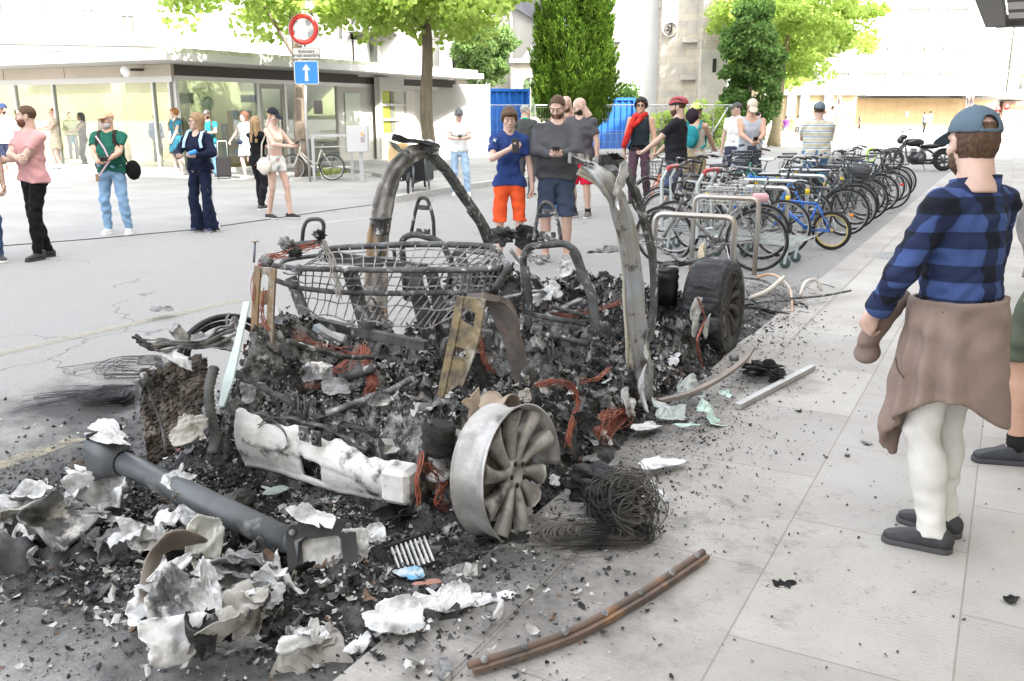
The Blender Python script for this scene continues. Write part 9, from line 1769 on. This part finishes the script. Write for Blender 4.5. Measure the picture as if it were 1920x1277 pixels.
 for k, (pts, z, rr, m) in enumerate([([(1405, 560), (1440, 545), (1470, 520)], (.08, .12, .2), .022, BN), ([(1420, 520), (1450, 515), (1480, 540), (1486, 585)], (.14, .18, .12, .04), .012, mat('pipe_rust', (.46, .24, .10), (.5, .45, .4), 6, rough=.6)), ([(1500, 555), (1510, 530), (1530, 525), (1540, 545)], (.08, .16, .18, .08), .016, BN), ([(1480, 560), (1540, 555), (1595, 545)], (.1, .11, .09), .010, STG), ([(1390, 540), (1430, 580), (1480, 590)], (.1, .05, .04), .014, CHAR), ([(1395, 520), (1440, 530), (1500, 575)], (.16, .1, .05), .012, ALG), ([(1360, 500), (1385, 520), (1400, 560)], (.2, .2, .1), .016, ALG)]):
  mb = MB(); mb.tube(spline([G(x, y, zz) for (x, y), zz in zip(pts, z)], 6), rr, 9); mb.build('burnt_tube', m, r)
 mb = MB()
 for k in range(120): c = G(g.gauss(1450, 38), g.gauss(562, 14), .03); a = g.uniform(0, 6); q = g.uniform(.06, .28); mb.tube([c+Vector((cos(a+t)*q*t*.5, sin(a+t)*q*t*.5, g.uniform(0, .07))) for t in (0, .5, 1, 1.5, 2)], g.choice([.002, .003, .005]), 4, cap=False)
 mb.build('wire_tangle', mat('tangle', (.10, .095, .09), (.34, .32, .30), 9, rough=.7), r)['kind'] = 'stuff'
 mb = MB(); c = G(1448, 575, .05); mb.tube([c+Vector((cos(2*pi*k/30)*.30, sin(2*pi*k/30)*.20, .02*sin(4*pi*k/30))) for k in range(30)], .010, 6, closed=True); mb.build('bent_rim', CHAR, r); settle(r)
 r = empty('burnt_lamp_unit', 'charred plastic lamp unit with mint fragments at the kerb under the curved strip', 'lamp remnant'); mb = MB(); mb.blob(G(1430, 690, .09), (.12, .05, .04), 3, .5, 4); mb.blob(G(1455, 705, .08), (.05, .04, .035), 5, .5, 4); mb.build('housing', CHAR, r)
 mb = MB(); mb.lathe([(0, 0), (.022, 0), (.024, .05), (0, .05)], G(1370, 672, .09), (.9, .3, 0), 12); mb.build('connector', ALG, r); settle(r)
debris()
# ================================================================ THE TWO MEN ON THE NEAR PAVEMENT
def plaid():
 m = cloth('blue_black_check', (.03, .05, .13), rough=.85, bump=.25, bscale=70); n = m.node_tree; p = n.nodes['Principled BSDF']; L = n.links; tc = n.nodes.new('ShaderNodeTexCoord'); s = n.nodes.new('ShaderNodeSeparateXYZ'); L.new(tc.outputs['Object'], s.inputs[0])
 def M(op, a, b=None):
  x = n.nodes.new('ShaderNodeMath'); x.operation = op
  for i, q in enumerate((a, b)):
   if q is None: continue
   if hasattr(q, 'node'): L.new(q, x.inputs[i])
   else: x.inputs[i].default_value = q
  return x.outputs[0]
 def stripe(c, per, off):
  f = M('FRACT', M('ADD', M('DIVIDE', c, per), off)); d = M('ABSOLUTE', M('SUBTRACT', f, .5)); r = n.nodes.new('ShaderNodeMapRange'); L.new(d, r.inputs[0]); r.inputs[1].default_value = .235; r.inputs[2].default_value = .265; return r.outputs[0]
 a = stripe(s.outputs[2], .122, .1); b = stripe(M('ADD', s.outputs[0], M('MULTIPLY', s.outputs[1], .75)), .122, .2); k = M('MULTIPLY', M('ADD', a, b), .5)
 r = n.nodes.new('ShaderNodeValToRGB'); L.new(k, r.inputs[0]); e = r.color_ramp.elements; e[0].color = (.045, .075, .20, 1); e[1].color = (.008, .010, .017, 1); x = e.new(.5); x.color = (.016, .024, .062, 1); L.new(r.outputs[0], p.inputs['Base Color']); return m
def foreground():
 TAU = cloth('taupe_jacket', (.235, .175, .145), (.20, .15, .125), scale=8, bump=.35, bscale=14); SK = (.66, .40, .34)
 J = person('man in a blue and black checked shirt with a taupe jacket tied round his waist', 1752, 1012, 196, rot=-152, foot=26, skin='pink', hair=('hatshort', 'brown'), beard='brown', hat=('cap', (.10, .145, .185)), top=('shirt', (.03, .05, .13), plaid(), 1.0), bottom=('pants', (.62, .60, .56)), shoe=(.035, .035, .038), sole=(.06, .06, .062), sock=(.02, .02, .02), yaw=-22, pitch=10, girth=.98, belly=.02, lean=3, feet=((-.085, -.03, 0), (.085, .05, 0)), arms='down', armL=((.24, -.22, .95), (1., .6, -.3)), armR=((-.22, -.25, .98), (-1, .5, -.3)), res=.0085, z0=SZ, curl=.6)
 T = J['T']; s = J['s']; root = J['root']
 def f(P):
  z = P[..., 2]; x, y = P[..., 0], P[..., 1]+.015; th = np.arctan2(y, x); t = np.clip((1.02-z)/.5, 0, 1)
  a = .184+.045*t; b = .158+.045*t; k = np.sqrt((x/a)**2+(y/b)**2); d = (k-1)*np.minimum(a, b); d = d+(.004+.020*t)*np.sin(th*9+3*np.sin(th*2)+z*3)+.006*np.sin(z*38+th*3)*(1-t)+fold(P, .005, 1, 2)
  hem = .56+.07*np.sin(th*2+.6)-.13*np.exp(-((th+1.1)/.45)**2)+.05*np.cos(th-1.5)
  return np.maximum(np.abs(d)-.012, np.maximum(hem-z, z-1.04-.01*np.sin(th)))
 V, F = surfnet(f, (-.33, -.33, .34), (.33, .33, 1.1), .010); jk = mkmesh('tied_jacket', V*s, F, TAU, root, smooth=True)
 def g(P):
  d = smin(cap_(P, (.12, -.235, .97), (.15, -.30, .84), .045, .040), cap_(P, (.04, -.25, 1.0), (.13, -.24, .97), .035, .045), .03); d = smin(d, cap_(P, (.15, -.30, .84), (.13, -.33, .76), .042, .05), .03)
  return d+fold(P, .007, 1.3, 1)
 V, F = surfnet(g, (-.05, -.42, .66), (.25, -.12, 1.08), .009); mkmesh('knotted_sleeve', V*s, F, TAU, jk, smooth=True)
 mb = MB(); mb.tube(spline([(.235, -.10, .80), (.245, -.075, .76), (.25, -.04, .735)], 4), .004, 5); mkmesh('pocket_zip', np.array(mb.v, np.float32)*s, mb.f, mat('zip_dark', (.06, .045, .04)), jk)
 mb = MB(); c = [T((sin(a)*.085, .015-cos(a)*.085*-1, 1.475+.012*cos(a))) for a in [radians(q) for q in range(-150, 151, 20)]]; mb.bar(c, [.014]*len(c), [.06]*len(c)); mkmesh('collar', np.array(mb.v, np.float32)*s, mb.f, MATS['cloth_blue_black_check'], J['top'] or root, smooth=True)
 d = (J['WL']-J['EL']).normalized(); mb = MB(); mb.lathe([(.045, -.035), (.053, -.03), (.054, .03), (.045, .04), (.038, .035)], J['WL']-d*.07, d, 24); mkmesh('cuff', np.array(mb.v, np.float32)*s, mb.f, MATS['cloth_blue_black_check'], J['top'] or root, smooth=True)
 for A_ in (J['AL'], J['AR']):
  mb = MB(); mb.lathe([(0, .002), (.011, .002), (.011, -.002)], (A_.x+.045, A_.y-.055, .055), (1, -.2, .5), 12); mkmesh('shoe_badge', np.array(mb.v, np.float32)*s, mb.f, mat('badge_white', (.6, .6, .6)), root)
 person('man in a grey shirt and olive shorts cut off by the right edge', 1938, 862, 150, rot=-130, foot=20, skin='tan', hair=('short', 'brown'), top=('tee', (.20, .185, .18)), bottom=('shorts', (.085, .10, .07)), shoe=(.035, .037, .045), sole=(.05, .05, .055), sock=(.015, .015, .015), yaw=0, girth=1.12, belly=.04, feet=((-.11, .05, 0), (.11, -.06, 0)), res=.0115, z0=SZ)
 person('person in blue jeans and dark shoes cut off by the left edge', -22, 492, 200, rot=40, skin='fair', hair=('short', 'dark'), top=('tee', (.05, .05, .06)), bottom=('jeans', (.06, .10, .20)), shoe=(.05, .05, .06), res=.016)
foreground()
